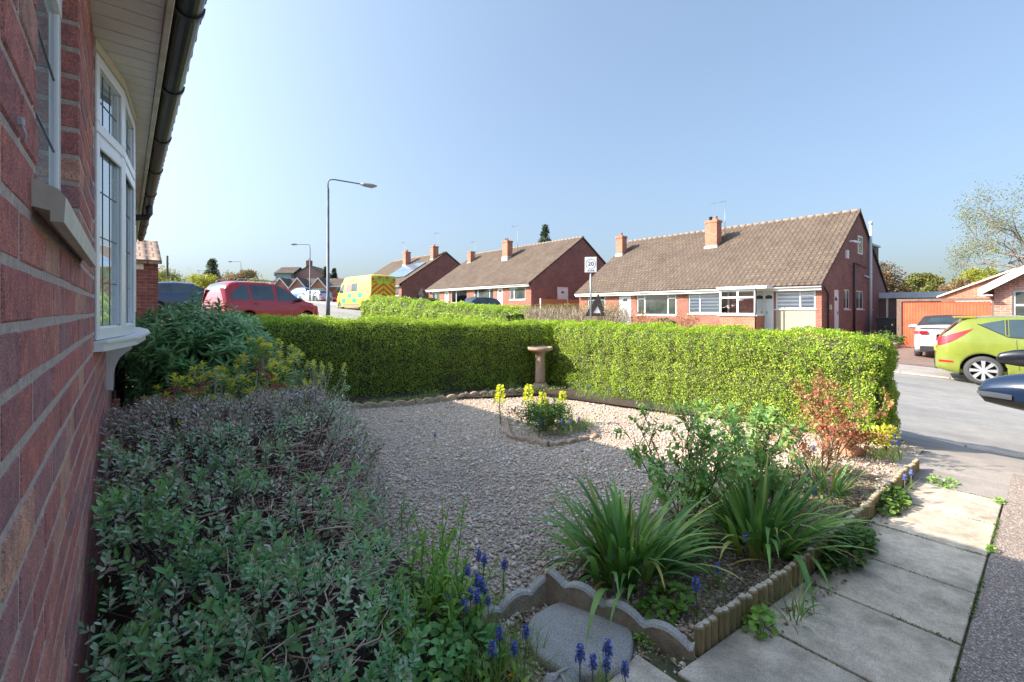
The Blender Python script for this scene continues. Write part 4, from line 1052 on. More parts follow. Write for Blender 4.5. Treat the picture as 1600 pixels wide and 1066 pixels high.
# --- lime hatchback
LIME = paint('lime_green_paint', (.25, .30, .045), .26, .25)
c = Car(3.95, 1.74, top=[(0, .60), (.02, .78), (.07, .98), (.22, 1.16), (.42, 1.37), (.66, 1.44), (1.3, 1.475), (1.9, 1.46), (2.35, 1.38), (3.0, 1.05), (3.35, .96), (3.8, .80), (3.95, .60)],
        belt=[(0, .58), (.1, .98), (.4, 1.08), (.8, 1.04), (1.2, .99), (2.2, .91), (3.0, .88), (3.7, .76), (3.95, .58)], rear_ax=.74, front_ax=3.2, wr=.305, dx=.035,
        wtab=[(0, .74), (.05, .84), (.2, .945), (.55, 1.0), (1.2, .985), (2.8, .99), (3.4, .94), (3.8, .82), (3.95, .66)], inset=.21, bulge=.06)
LC = (14.58, 1.86, H(14.0, 1.5) + .006)
lime = vehicle(c, 'hatchback', 'lime green hatchback parked at the kerb beside the white convertible', 'car', LC, R(-82), LIME,
    windows=[(.70, 1.06, lambda x: 1.28 - .62 * (x - .70), lambda x: 1.285 + .26 * (x - .70)),
             (1.12, 2.02, lambda x: 1.03 - .07 * (x - 1.1), lambda x: 1.385 + .02 * (x - 1.1)), (2.08, 2.75, lambda x: .965 - .02 * (x - 2.1), lambda x: 1.40 - .34 * (x - 2.08) ** 1.2)],
    ws=(2.5, 3.02, .86, .92), rw=(.075, .40, .80, .86))
cparts(c, lime, LIME, (1.22, 2.35), 1.42, .86)
for sg in (1, -1):
    b = c.side(.03, .60, lambda x: .79 + .40 * (x / .6) ** 1.5, lambda x: .97 + .22 * (x / .6), sg, .008, n=24); b.build('tail_light', REDLENS, lime)
    b = c.side(.05, .28, .44, lambda x: .49 - .02 * x, sg, .006); b.build('reflector', REDLENS, lime)
    mirror(lime, 2.65, sg * .84, 1.0, sg, LIME)
b = MB(); b.box(.30, .66, -.56, .56, 1.40, 1.445, 0, .015); b.build('roof_spoiler', LIME, lime)
b = MB(); b.box(-.015, .01, -.26, .26, .66, .77); b.build('number_plate', YELLOW, lime)
b = MB(); b.box(-.01, .12, -.62, .62, .27, .42, 0, .02); b.build('bumper', DARK, lime)
for sg in (1, -1):
    c.side(1.1, 2.85, .205, .275, sg, .006).build('sill_trim', DARK, lime)
    b = c.side(.66, 2.8, lambda x: (1.30 - .60 * (x - .66) if x < 1.1 else 1.035 - .07 * (x - 1.1)) - .022, lambda x: (1.30 - .60 * (x - .66) if x < 1.1 else 1.035 - .07 * (x - 1.1)), sg, .007, n=40, nz=1); b.build('window_seal', DARK, lime)
    b = c.side(1.075, 1.105, 1.06, 1.38, sg, .008, n=2); b.build('door_pillar', DARK, lime)
    b = c.side(.30, .46, .62, .78, sg, .003, n=4); b.build('filler_cap', LIME, lime)
# --- white convertible
WHT = paint('white_paint_car', (.50, .52, .55), .3)
c = Car(4.25, 1.80, top=[(0, .55), (.03, .86), (.12, .99), (.55, 1.03), (.85, 1.12), (1.25, 1.34), (1.7, 1.42), (2.1, 1.40), (2.9, 1.05), (3.4, .98), (4.05, .80), (4.25, .55)],
        belt=[(0, .53), (.08, .92), (.6, .97), (2, .93), (3, .93), (4, .76), (4.25, .54)], rear_ax=.85, front_ax=3.5, wr=.32, dx=.05, inset=.24)
wc = vehicle(c, 'convertible', 'white convertible with black soft top parked facing the orange gates', 'car', (20.0, 2.2, H(20.5, 2.5) + .01), R(6), WHT,
    windows=[(1.45, 2.5, .99, lambda x: 1.30 - .22 * max(0, x - 1.9))], ws=(2.2, 2.85, .86, .92))
for sg in (1, -1):
    b = c.side(.0, .34, .80, .90, sg, .008); b.box(-.025, .03, sg * .52, sg * .72, .80, .91, 0, .01); b.build('tail_light', REDLENS, wc)
    mirror(wc, 2.6, sg * .86, .98, sg, WHT)
SOFT = simple('soft_top_fabric', (.03, .03, .034), .9)
b = c.topp(.80, 2.15, 1.0, 1.0, off=.008, n=16)
for sg in (1, -1):
    q = c.side(.85, 2.15, lambda x: c.zt(x) + .03, lambda x: c.zr(x) + .004, sg, .006, n=16); b.mesh(q.v, q.f, smooth=True)
so = b.build('soft_top', SOFT, wc); c.topp(.92, 1.2, .70, .68, off=.016).build('rear_window', CARGLASS, so)
b = MB(); b.box(-.03, .1, -.72, .72, .24, .42, 0, .02); b.build('bumper', DARK, wc)
b = MB(); b.box(-.045, -.028, -.26, .26, .70, .80); b.build('number_plate', YELLOW, wc)
b = MB(); b.box(.02, .2, -.76, .76, 1.0, 1.03, 0, .012); b.build('boot_spoiler', WHT, wc)
# --- red MPV on the neighbour's drive
REDP = paint('red_paint', (.48, .006, .018), .3)
c = Car(3.97, 1.72, top=[(0, .7), (.03, 1.2), (.10, 1.48), (.3, 1.68), (.8, 1.74), (1.6, 1.75), (2.1, 1.70), (2.5, 1.55), (3.1, 1.13), (3.5, 1.02), (3.85, .85), (3.97, .6)],
        belt=[(0, .68), (.1, 1.02), (1.5, 1.0), (2.6, .98), (3.1, .98), (3.8, .80), (3.97, .58)], rear_ax=.75, front_ax=3.2, wr=.31, dx=.05, inset=.16)
rc = vehicle(c, 'people_carrier', 'red people carrier with roof rails parked behind the left end of the hedge', 'car', (2.3, 18.9, H(2, 18.9) - .02), R(23), REDP,
    windows=[(.22, .82, 1.06, lambda x: min(1.30 + .7 * (x - .22), 1.58)), (.92, 1.78, 1.05, 1.60), (1.92, 2.86, 1.03, lambda x: 1.60 - .62 * max(0, x - 2.05) ** 1.15)],
    ws=(2.35, 3.08, .88, .92), rw=(.05, .24, .8))
for sg in (1, -1):
    b = c.side(.0, .2, .95, 1.45, sg, .008); b.build('tail_light', REDLENS, rc)
    b = MB(); b.tube([(.45, sg * .60, 1.70), (.55, sg * .60, 1.79), (2.0, sg * .60, 1.77), (2.15, sg * .60, 1.68)], .02, 6); b.build('roof_rail', GALV, rc)
    mirror(rc, 2.75, sg * .83, 1.08, sg, DARK)
cparts(c, rc, REDP, (.87, 1.85), 1.05, .92)
# --- generic hatch for distant cars
def farcar(name, label, loc, ang, mat, hgt=1.5, L=4.3, group=None, suv=False):
    k = hgt / 1.5
    c = Car(L, 1.8, top=[(0, .6), (.05, .95 * k), (.3, 1.28 * k), (.7, 1.44 * k), (1.6, 1.5 * k), (2.2, 1.45 * k), (L - 1.25, 1.04 * k), (L - .6, .95 * k), (L - .1, .78), (L, .55)],
            belt=[(0, .58), (.15, .95 * k), (2, .93 * k), (L - 1.2, .92 * k), (L - .2, .74), (L, .53)], rear_ax=.8, front_ax=L - .85, wr=.33, dx=.11, inset=.22)
    t = vehicle(c, name, label, 'car', loc, ang, mat, group=group, windows=[(.45, 1.3, .98 * k, lambda x: min(1.12 + .5 * (x - .3), 1.36) * k), (1.38, 2.1, .97 * k, 1.37 * k), (2.16, L - 1.5, .96 * k, lambda x: (1.37 - .42 * max(0, x - 2.2)) * k)],
        ws=(2.4, L - 1.3, .86, .92), rw=(.12, .55, .8), lod=1)
    for sg in (1, -1):
        c.side(0, .2, .8 * k, .95 * k, sg, .01).build('tail_light', REDLENS, t); c.side(L - .45, L - .08, .62, lambda x: .78 - .1 * (x - L + .45), sg, .01).build('headlight', CLEARLENS, t)
        mirror(t, L - 1.5, sg * .86, .98 * k, sg, mat)
    return t
BLUED = paint('dark_blue_paint', (.03, .06, .14)); BLUEM = paint('bright_blue_paint', (.02, .12, .48)); SILV = paint('silver_paint', (.6, .63, .66), .3, .5); BLACKP = paint('black_paint', (.008, .010, .016)); TEALP = paint('teal_blue_paint', (.08, .2, .27))
farcar('estate_car', 'dark blue estate car between the brick outbuilding and the red people carrier', (.3, 27.0, H(3, 27)), R(-5), BLUED, 1.62, 4.4)
farcar('hatchback', 'dark teal car in front of the farthest gabled bungalow', (17.5, 69, H(18, 69)), R(100), TEALP, 1.6)
farcar('suv', 'bright blue car parked beyond the second lamp post', (17.6, 59.5, H(18, 60)), R(112), BLUEM, 1.8, 4.6)
farcar('hatchback', 'silver car parked left of the lamp post and ambulance', (16.5, 50.5, H(17, 50)), R(112), SILV, 1.4, 4.0)
farcar('hatchback', 'small red car half hidden behind the tall lamp post', (18.5, 47.5, H(18, 47)), R(98), REDP, 1.6, 3.9)
farcar('hatchback', 'dark car with only its roof showing in front of the orange brown fence', (20.8, 26.6, H(21, 26.6) - .05), R(180), BLACKP, 1.5, 4.2)
# --- black cars just beyond the right edge (their mirrors reach into view)
def drivecar(label, mx, tip_y, z0, ang, mat, mz, s, ind, flip):
    c = Car(4.2, 1.78, top=[(0, .6), (.05, .95), (.3, 1.28), (.7, 1.42), (1.6, 1.47), (2.2, 1.42), (2.95, 1.04), (3.6, .95), (4.1, .78), (4.2, .55)],
            belt=[(0, .58), (.15, .95), (2, .93), (3, .92), (4, .74), (4.2, .53)], rear_ax=.8, front_ax=3.35, wr=.31, dx=.08, inset=.22)
    # heading +X (ang 0): left side faces +Y
    side_y = tip_y - .28 * s - .03; half = .87
    mxl = 2.72
    if flip: loc = (mx + mxl, side_y - half, z0); a = math.pi
    else: loc = (mx - mxl, side_y - half, z0); a = 0
    t = vehicle(c, 'parked_car', label, 'car', loc, a, mat, windows=[(.45, 1.3, .98, lambda x: min(1.12 + .5 * (x - .3), 1.34)), (1.38, 2.1, .97, 1.35), (2.16, 2.8, .96, lambda x: 1.35 - .42 * max(0, x - 2.2))], ws=(2.4, 2.9, .86, .92), rw=(.12, .55, .8))
    for sg in (1, -1):
        mirror(t, mxl, sg * (half + .0), mz - z0, sg, mat, DARK, s, ind)
        c.side(0, .2, .8, .95, sg, .01).build('tail_light', REDLENS, t); c.side(3.75, 4.12, .62, .76, sg, .01).build('headlight', CLEARLENS, t)
    return t
BLKN = paint('blue_black_paint', (.012, .025, .06), .15)
drivecar('dark blue car at the right edge, its wing mirror with clear indicator nearest', 3.10, .275, .01, 0, BLKN, .925, 1.12, True, True)
drivecar('black car whose rounded mirror shows just above the nearer blue mirror', 7.25, .46, -.2, 0, BLACKP, .785, 1.15, False, False)
# --- ambulance
AY = paint('ambulance_yellow', (.74, .62, .015), .4); AG = simple('ambulance_green', (.01, .42, .20), .4, var=.03); AR = simple('ambulance_orange_red', (.72, .05, .012), .4, var=.03); AYG = simple('fluorescent_yellow_green', (.46, .56, .01), .4, var=.03)
AO = simple('livery_pink', (.62, .16, .16), .5, var=.05)
am = thing('ambulance', 'yellow and green ambulance van with red chevrons on its rear, parked across the road', 'ambulance', (13.55, 29.85, H(13, 30) + .01), R(95))
c = Car(5.7, 1.95, top=[(0, 2.44), (.08, 2.52), (.5, 2.56), (3.9, 2.56), (4.3, 2.46), (4.75, 2.0), (5.05, 1.45), (5.4, 1.22), (5.62, .95), (5.7, .6)],
        belt=[(0, 1.25), (4.7, 1.25), (5.1, 1.22), (5.5, 1.0), (5.7, .58)], rear_ax=1.0, front_ax=4.75, wr=.35, bot=.32, inset=.045, crown=.05, dx=.09, bulge=.02,
        wtab=[(0, .985), (.1, 1), (4.6, 1), (5.2, .93), (5.6, .8), (5.7, .7)])
b = MB(); c.bodymesh(b); b.build('body', AY, am)
for sg in (1, -1):
    for a in (c.ra, c.fa):
        wheel(am, a, sg * (c.w(a) - .115), c.wr, .22, sg, 6, GALV)
        b = MB(); b.box(a - .4, a + .4, sg * (c.w(a) - .33), sg * (c.w(a) - .31), .3, .75); b.build('arch_liner', DARKTRIM, am)
    for i in range(4):
        for j in range(2):
            if (i + j) % 2 == 0: b = c.side(1.25 + i * .82, 1.25 + i * .82 + .6, .98 - j * .36 , 1.30 - j * .36, sg, .008, n=3); b.build('green_square', AG, am)
    c.side(2.05, 2.95, 1.42, 2.02, sg, .008, n=3).build('window', CARGLASS, am); c.side(3.0, 3.8, 1.40, 2.0, sg, .008, n=3).build('livery_panel', AO, am)
    c.side(4.15, 4.85, 1.34, lambda x: 1.98 - .75 * max(0, x - 4.35), sg, .008).build('window', CARGLASS, am)
    c.side(.0, .72, .42, .80, sg, .008, n=3).build('corner_bumper', simple('grey_plastic', (.18, .19, .2), .6), am)
    c.side(1.5, 4.2, .42, .56, sg, .01, n=3).build('side_stripe', AO, am)
    c.side(-.0, .10, .80, 1.5, sg, .012, n=2).build('tail_light', REDLENS, am)
    mirror(am, 4.75, sg * .97, 1.5, sg, DARK, DARK, .9)
c.topp(4.42, 5.0, .9, .92).build('windscreen', CARGLASS, am)
# rear: yellow-green doors with red chevrons, within polygon clipping
b = MB(); b.box(-.012, 0, -.93, .93, .52, 2.45, 0, .004); dr = b.build('rear_door', AYG, am)
def clip(poly, xmin, xmax, zmin, zmax):
    for ax, lim, sgn in ((0, xmin, 1), (0, xmax, -1), (1, zmin, 1), (1, zmax, -1)):
        o = []
        for i in range(len(poly)):
            p, q = poly[i], poly[(i + 1) % len(poly)]; a = (p[ax] - lim) * sgn; d = (q[ax] - lim) * sgn
            if a >= 0: o.append(p)
            if a * d < 0: f = a / (a - d); o.append((p[0] + (q[0] - p[0]) * f, p[1] + (q[1] - p[1]) * f))
        poly = o
        if len(poly) < 3: return []
    return poly
b = MB()
for k in range(-2, 7):
    apex = .75 + k * .36
    for sg in (1, -1):
        P = [(0, apex), (0, apex + .17), (sg * 1.2, apex + .17 - .95), (sg * 1.2, apex - .95)]
        P = clip(P, -.91, .91, .54, 1.92 if k < 9 else 2.4)
        if P: b.face([(-.017, p[0], p[1]) for p in P])
for sg in (1, -1):
    for (a, d, e, f) in ((.12, .42, 2.26, 2.4), (.72, .9, 2.1, 2.3), (.5, .85, 1.98, 2.06)): b.box(-.018, -.012, sg * a, sg * d, e, f)
b.build('chevrons', AR, dr)
b = MB(); b.box(-.03, -.012, -.95, .95, .74, .80, 0, .004); b.box(-.02, -.012, -.006, .006, .8, 2.4); b.box(-.05, -.012, .06, .12, .95, 1.1); b.build('door_trim', DARK, dr)
b = MB(); b.box(-.2, .05, -.85, .85, .28, .5, 0, .02); b.build('rear_step', DARK, am)
def textmesh(s, size, mat, par, name='lettering', ext=.002):
    cu = bpy.data.curves.new(name, 'FONT'); cu.body = s; cu.size = size; cu.align_x = 'CENTER'; cu.align_y = 'CENTER'; cu.extrude = ext
    o = bpy.data.objects.new(name, cu); COL.objects.link(o); bpy.context.view_layer.update()
    me = bpy.data.meshes.new_from_object(o.evaluated_get(bpy.context.evaluated_depsgraph_get())); bpy.data.objects.remove(o)
    me.materials.clear(); me.materials.append(mat); o2 = bpy.data.objects.new(name, me); COL.objects.link(o2); o2.parent = par; return o2
o = textmesh('AMBULANCE', .26, AG, dr); o.rotation_euler = (R(90), 0, R(-90)); o.location = (-.021, 0, 2.18)
o = textmesh('AMBULANCE', .24, AG, am); o.rotation_euler = (R(90), 0, R(180)); o.location = (2.6, c.y(2.6, 2.25) + .012, 2.25)
# ------------------------------------------------------------------ street furniture
LAMPM = simple('lamp_post_paint', (.13, .16, .2), .5, var=.25, scale=3)
def lamp(label, x, y, h, dirn, group=None, s=1):
    z = H(x, y) - .05
    t = thing('street_lamp', label, 'street lamp', (x, y, z), 0, group)
    b = MB(); b.tube([(0, 0, 0), (0, 0, 1.1), (0, 0, 1.15), (0, 0, h - .35)], [.085, .085, .06, .05], 12); b.build('pole', LAMPM, t)
    dx, dy = dirn; L = 1.35
    b = MB(); b.tube([(0, 0, h - .4), (0, 0, h - .08), (dx * .08, dy * .08, h + .02), (dx * .25, dy * .25, h + .04), (dx * L, dy * L, h - .06)], .028, 8); b.build('arm', LAMPM, t)
    b = MB(); b.tube([(dx * (L - .05), dy * (L - .05), h - .06), (dx * (L + .12), dy * (L + .12), h - .07), (dx * (L + .4), dy * (L + .4), h - .10), (dx * (L + .62), dy * (L + .62), h - .085)], [.05, .09, .10, .03], 10); b.build('lamp_head', simple('lamp_head_grey', (.3, .3, .31), .5), t)
    return t
lamp('tall dark street lamp rising before the sky, left of the ambulance, its arm pointing right', 6.45, 19.6, 6.0, (.93, -.36))
lamp('grey street lamp across the road behind the silver car', 15.0, 51.3, 6.0, (-1, -.1))
lamp('smaller distant street lamp above the red people carrier roof', 15.2, 91, 5.9, (-1, -.1))
lamp('faintest and farthest street lamp, left of the two nearer ones on that side', 14.8, 132, 6, (-1, -.1))
# 20 zone sign
z = H(15.5, 13.1)
t = thing('road_sign', 'grey post carrying a white twenty speed limit zone plate, before the nearest bungalow', 'sign', (15.5, 13.1, z), R(-50))
b = MB(); b.tube([(0, 0, -.2), (0, 0, 3.15)], .038, 10); b.build('post', GALV, t)
b = MB(); b.box(-.25, .25, -.065, -.045, 2.47, 3.13, 0, .004); pl_ = b.build('sign_plate', WHITE2, t)
b = MB(); b.box(-.26, .26, -.044, -.03, 2.46, 3.14); b.build('plate_edge', simple('grey_green_edge', (.25, .3, .28), .6), pl_)
b = MB(); NAVY = simple('sign_ring_black', (.10, .11, .2), .5)
n = 28; V = []
for i in range(n):
    a = 2 * math.pi * i / n
    for r_ in (.20, .218): V.append((r_ * math.cos(a), -.068, 2.83 + r_ * math.sin(a)))
b.mesh(V, [(2 * i, 2 * i + 1, (2 * i + 3) % (2 * n), (2 * i + 2) % (2 * n)) for i in range(n)]); b.build('ring', NAVY, pl_)
o = textmesh('20', .27, NAVY, pl_); o.rotation_euler = (R(90), 0, 0); o.location = (0, -.069, 2.83)
o = textmesh('ZONE', .11, NAVY, pl_); o.rotation_euler = (R(90), 0, 0); o.location = (0, -.069, 2.54)
# folded triangular roadworks signs
def trisign(label, x, y, ang, s, group='folding triangular road signs'):
    t = thing('roadworks_sign', label, 'sign', (x, y, H(x, y) + .1), ang, group)
    b = MB(); T = [(-.45 * s, .42), (.42 * s, .42), (.12 * s, 1.38 * s)]; I = [(-.12 * s, .56), (.20 * s, .56), (.08 * s, .84 * s)]
    for i in range(3):
        j = (i + 1) % 3; P = [(T[i][0], 0, T[i][1]), (T[j][0], 0, T[j][1]), (I[j][0], 0, I[j][1]), (I[i][0], 0, I[i][1])]; b.hexa([(p[0], -.02, p[2]) for p in P] + [(p[0], .02, p[2]) for p in P])
    b.build('sign_panel', simple('dark_sign_back', (.045, .03, .03), .6), t)
    b = MB(); P = [(p[0], p[1]) for p in I]; b.prism(P, 1, -.004, .004); b.build('sign_centre', WHITE2, t)
    b = MB(); b.prism([(-.46 * s, .42), (-.3 * s, .42), (-.28 * s, .78)], 1, .04, .06); b.build('side_flap', simple('dark_flap', (.04, .03, .03), .6), t)
    b = MB()
    for xx, dx, dy in ((-.3, -.12, -.15), (.3, .14, -.15), (-.15, .1, .25), (.25, .05, .25)): b.tube([(xx * s, 0, .45), (xx * s + dx, dy, -.1)], .012, 5)
    b.build('stand', simple('stand_metal', (.35, .27, .24), .5), t)
trisign('dark folding triangular road sign on thin legs beside the twenty zone post', 16.2, 13.4, R(-48), 1.05)
trisign('dark folding triangular road sign at the right rear corner of the ambulance', 16.0, 29.2, R(-60), 1.15)
# wheelie bin + flower pots by gable end
t = thing('wheelie_bin', 'dark grey wheelie bin behind the gate post, near the rear of the gable end', 'bin', (33.6, 6.3, -.22), R(-5))
for q, nm in ((0, 'bin_body'),):
    b = MB(); b.hexa([(-.36, -.36, .05), (.36, -.36, .05), (.36, .36, .05), (-.36, .36, .05), (-.45, -.45, 1.0), (.45, -.45, 1.0), (.45, .45, 1.0), (-.45, .45, 1.0)]); BINM = simple('bin_plastic', (.045, .05, .058), .5); b.build(nm, BINM, t, bevel=.02)
b = MB(); b.box(-.48, .48, -.5, .46, 1.0, 1.07, 0, .02); b.build('lid', BINM, t)
for sg in (1, -1):
    b = MB(); b.lathe([(.01, -.03), (.1, -.03), (.1, .03), (.01, .03)], (.3, sg * .36, .1), 12, 1); b.build('wheel', RUBBER, t)
t = thing('plant_pot', 'terracotta plant pot with a small green plant at the foot of the gate post', 'plant pot', (25.3, 4.75, -.28))
b = MB(); b.lathe([(.10, 0), (.16, .26), (.18, .26), (.18, .31), (.15, .31), (.13, .25)], (0, 0, 0), 16); b.build('pot', simple('terracotta_pot', (.55, .2, .11), .8), t)
POTPLANT = t
# telegraph pole
t = thing('telegraph_pole', 'thin dark telegraph pole between the outbuilding and the far trees', 'pole', (3.3, 60, H(3, 60)))
b = MB(); b.tube([(0, 0, 0), (0, 0, 4.5)], [.13, .1], 8); b.build('pole', simple('creosoted_pole', (.13, .1, .08), .9), t)
# traffic cone
t = thing('traffic_cone', 'small red and white traffic cone on the far pavement near the blue car', 'cone', (15.3, 54.6, H(15.3, 54.6)))
b = MB(); b.lathe([(.24, 0), (.24, .05), (.15, .06), (.11, .3)], (0, 0, 0), 12); b.lathe([(.08, .48), (.04, .75)], (0, 0, 0), 12); b.build('cone', simple('cone_red', (.8, .08, .03), .5), t)
b = MB(); b.lathe([(.112, .3), (.082, .48)], (0, 0, 0), 12); b.build('reflective_band', WHITE2, t)
# front garden wall of bungalow A (low) + planter
t = thing('low_brick_wall', 'low brick edging wall round the planted strip by the block paved drive', 'wall', (20, 5, -.3))
b = MB(); b.box(17.0, 24.8, 4.25, 4.4, -.4, -.08, 0, .01); b.box(17.0, 17.15, 4.4, 7.3, -.4, -.08, 0, .01); Wp(b, 'wall', KERB, t)
# ------------------------------------------------------------------ garden hardware
STONE = simple('weathered_stone', (.44, .31, .23), .95, var=.25, scale=9, bstr=.8, bscale=60)
t = thing('bird_bath', 'stone bird bath on a fluted pedestal in the corner of the hedge', 'bird bath', (5.12, 5.38, .02))
b = MB(); b.lathe([(.155, 0), (.155, .045), (.12, .07), (.095, .1)], (0, 0, 0), 20, jit=.03); b.build('foot', STONE, t)
b = MB(); b.lathe([(.088, .09), (.082, .14), (.075, .5), (.088, .58), (.11, .605)], (0, 0, 0), 18, jit=.06); b.build('pedestal', STONE, t)
b = MB(); b.lathe([(.10, .60), (.19, .625), (.205, .64), (.208, .675), (.19, .682), (.15, .655), (.02, .65)], (0, 0, 0), 24, jit=.03); b.build('bowl', STONE, t)
# round stepping stone
CONC = asphalt('old_concrete', (.45, .43, .40), .45, 200)
b = MB(); b.lathe([(.19, .0), (.203, .012), (.202, .044), (.192, .052), (.12, .056), (.001, .057)], (0, 0, 0), 48, jit=.025)
o = b.build('stepping_stone', CONC); o.location = (1.345, 1.19, .0); tag(o, 'round grey concrete stepping stone inside the scalloped edging', 'stepping stone')
# scalloped concrete edging
SC = simple('scalloped_concrete', (.44, .36, .26), .95, var=.3, scale=14, bstr=.9, bscale=130)
SCTOP = asphalt('scalloped_top', (.52, .50, .46), .5, 240)
def scallop(name, label, p, q, h0, h1, th, waves, amp, group, low=-.02, top=None):
    L = math.hypot(q[0] - p[0], q[1] - p[1]); u = ((q[0] - p[0]) / L, (q[1] - p[1]) / L); nn = (-u[1], u[0]); N = 40; b = MB(); V = []
    for i in range(N + 1):
        f = i / N; h = h0 + (h1 - h0) * f + amp * (abs(math.cos(math.pi * waves * f)) ** .8 - .6); x, y = p[0] + u[0] * L * f, p[1] + u[1] * L * f; e = .008
        V += [(x - nn[0] * th / 2, y - nn[1] * th / 2, low), (x - nn[0] * th / 2, y - nn[1] * th / 2, h - e), (x - nn[0] * (th / 2 - e), y - nn[1] * (th / 2 - e), h),
              (x + nn[0] * (th / 2 - e), y + nn[1] * (th / 2 - e), h + .002), (x + nn[0] * th / 2, y + nn[1] * th / 2, h - e), (x + nn[0] * th / 2, y + nn[1] * th / 2, low)]
    for i in range(N):
        for j in range(5): b.mesh([], []); 
    b.mesh(V, []); base = len(b.v) - len(V)
    for i in range(N):
        for j in range(5):
            b.f.append(tuple(base + k for k in (i * 6 + j, i * 6 + j + 1, (i + 1) * 6 + j + 1, (i + 1) * 6 + j))); b.m.append(1 if j in (1, 2, 3) else 0); b.uv.append(None); b.sm.append(False)
    for i in (0, N): b.f.append(tuple(base + i * 6 + j for j in range(6))); b.m.append(0); b.uv.append(None); b.sm.append(False)
    o = b.build(name, [SC, top or SCTOP]); return tag(o, label, 'edging stone', group)
G1 = 'scalloped concrete edging by the stepping stone'
scallop('edging_stone', 'longest scalloped concrete edging stone, between the round stepping stone and the iris clump', (1.42, 1.44), (1.60, .86), .15, .075, .045, 3.6, .035, G1)
scallop('edging_stone', 'scalloped concrete edging stone behind the stepping stone on its gravel side', (1.405, 1.455), (1.06, 1.52), .115, .05, .045, 2.4, .03, G1)
def row(pts, n, hh, lab, grp, amp=.02, th=.04):
    tot = []
    for (p, q) in zip(pts, pts[1:]): tot.append(math.hypot(q[0] - p[0], q[1] - p[1]))
    k = 0
    for (p, q), L in zip(zip(pts, pts[1:]), tot):
        m = max(1, round(L / .6))
        for i in range(m):
            a = (p[0] + (q[0] - p[0]) * i / m, p[1] + (q[1] - p[1]) * i / m); c_ = (p[0] + (q[0] - p[0]) * (i + .97) / m, p[1] + (q[1] - p[1]) * (i + .97) / m)
            scallop('edging_stone', lab, a, c_, hh + random.uniform(-.012, .012), hh + random.uniform(-.012, .012), th, 4, amp, grp, top=STONE); k += 1
row([(2.95, 3.55), (3.05, 3.08), (3.62, 2.98), (4.02, 3.55)], 0, .048, 'grey scalloped edging stone round the small flower bed in the gravel', 'edging stones round the island bed', .025, .05)
row([(2.95, 3.55), (3.35, 4.1)], 0, .048, 'grey scalloped edging stone at the back left of the small flower bed', 'edging stones round the island bed', .025, .05)
row([(2.25, 5.82), (3.0, 5.58), (3.75, 5.52), (4.35, 5.36), (4.9, 5.22)], 0, .085, 'brown scalloped edging stone along the foot of the shaded hedge', 'edging stones along the left hedge', .03, .05)
# timber log-roll edging
WOOD = None
m, nt_, b_, out_ = newmat('weathered_timber'); p_ = geo(nt_)
mp = nt_.nodes.new('ShaderNodeMapping'); mp.inputs['Scale'].default_value = (1, 1, .12); nt_.links.new(p_, mp.inputs[0])
c_ = ramp(nt_, noise(nt_, mp.outputs[0], 90, 4), [(.3, (.20, .17, .09)), (.5, (.34, .27, .15)), (.7, (.44, .35, .21))])
c_ = mix(nt_, .7, c_, ramp(nt_, geo(nt_, 'Random Per Island'), [(0, (.7, .75, .6)), (1, (1.25, 1.15, 1.05))]), 'MULTIPLY'); nt_.links.new(c_, b_.inputs['Base Color']); b_.inputs['Roughness'].default_value = .9
bump(nt_, b_, noise(nt_, mp.outputs[0], 120, 4), .5, .003); WOOD = m
WOODTOP = simple('cut_timber_end', (.52, .45, .36), .9, var=.3, scale=40)
t = thing('log_edging', 'weathered half round timber log edging between the planted bed and the paving slabs', 'garden edging', (3.2, .8, 0))
def edgepath(f):
    P = [(1.62, .875), (2.3, .80), (3.2, .765), (4.1, .745), (4.85, .735)]; f *= 4; i = min(3, int(f)); g = f - i
    return P[i][0] + (P[i + 1][0] - P[i][0]) * g, P[i][1] + (P[i + 1][1] - P[i][1]) * g
nl = 66
for seg in range(3):
    b = MB(); e = MB()
    for i in range(seg * 22, seg * 22 + 22):
        x, y = edgepath((i + .5) / nl); hh = .125 + random.uniform(-.008, .008) - (.02 if i > 58 else 0); k = 9; r_ = .0245
        tl = random.uniform(-.004, .004)
        prof = [(x + r_ * math.cos(a), y - r_ * 1.15 * math.sin(a)) for a in [math.pi * j / k for j in range(k + 1)]]
        n = len(prof); V = [(px, py, -.01) for px, py in prof] + [(px + tl, py, hh - .006) for px, py in prof] + [(x + (px - x) * .82 + tl, y + (py - y) * .82, hh) for px, py in prof]
        F = [(j, j + 1, n + j + 1, n + j) for j in range(n - 1)] + [(n + j, n + j + 1, 2 * n + j + 1, 2 * n + j) for j in range(n - 1)] + [(n - 1, 0, n, 2 * n - 1), (2 * n - 1, n, 2 * n, 3 * n - 1)]
        b.mesh(V, F)
        e.mesh([v for v in V[2 * n:]], [tuple(range(n))])
    for v_, f_ in ((e.v, e.f),):
        b.mesh(v_, f_, 1)
    o = Wp(b, 'log_roll', [WOOD, WOODTOP], t)
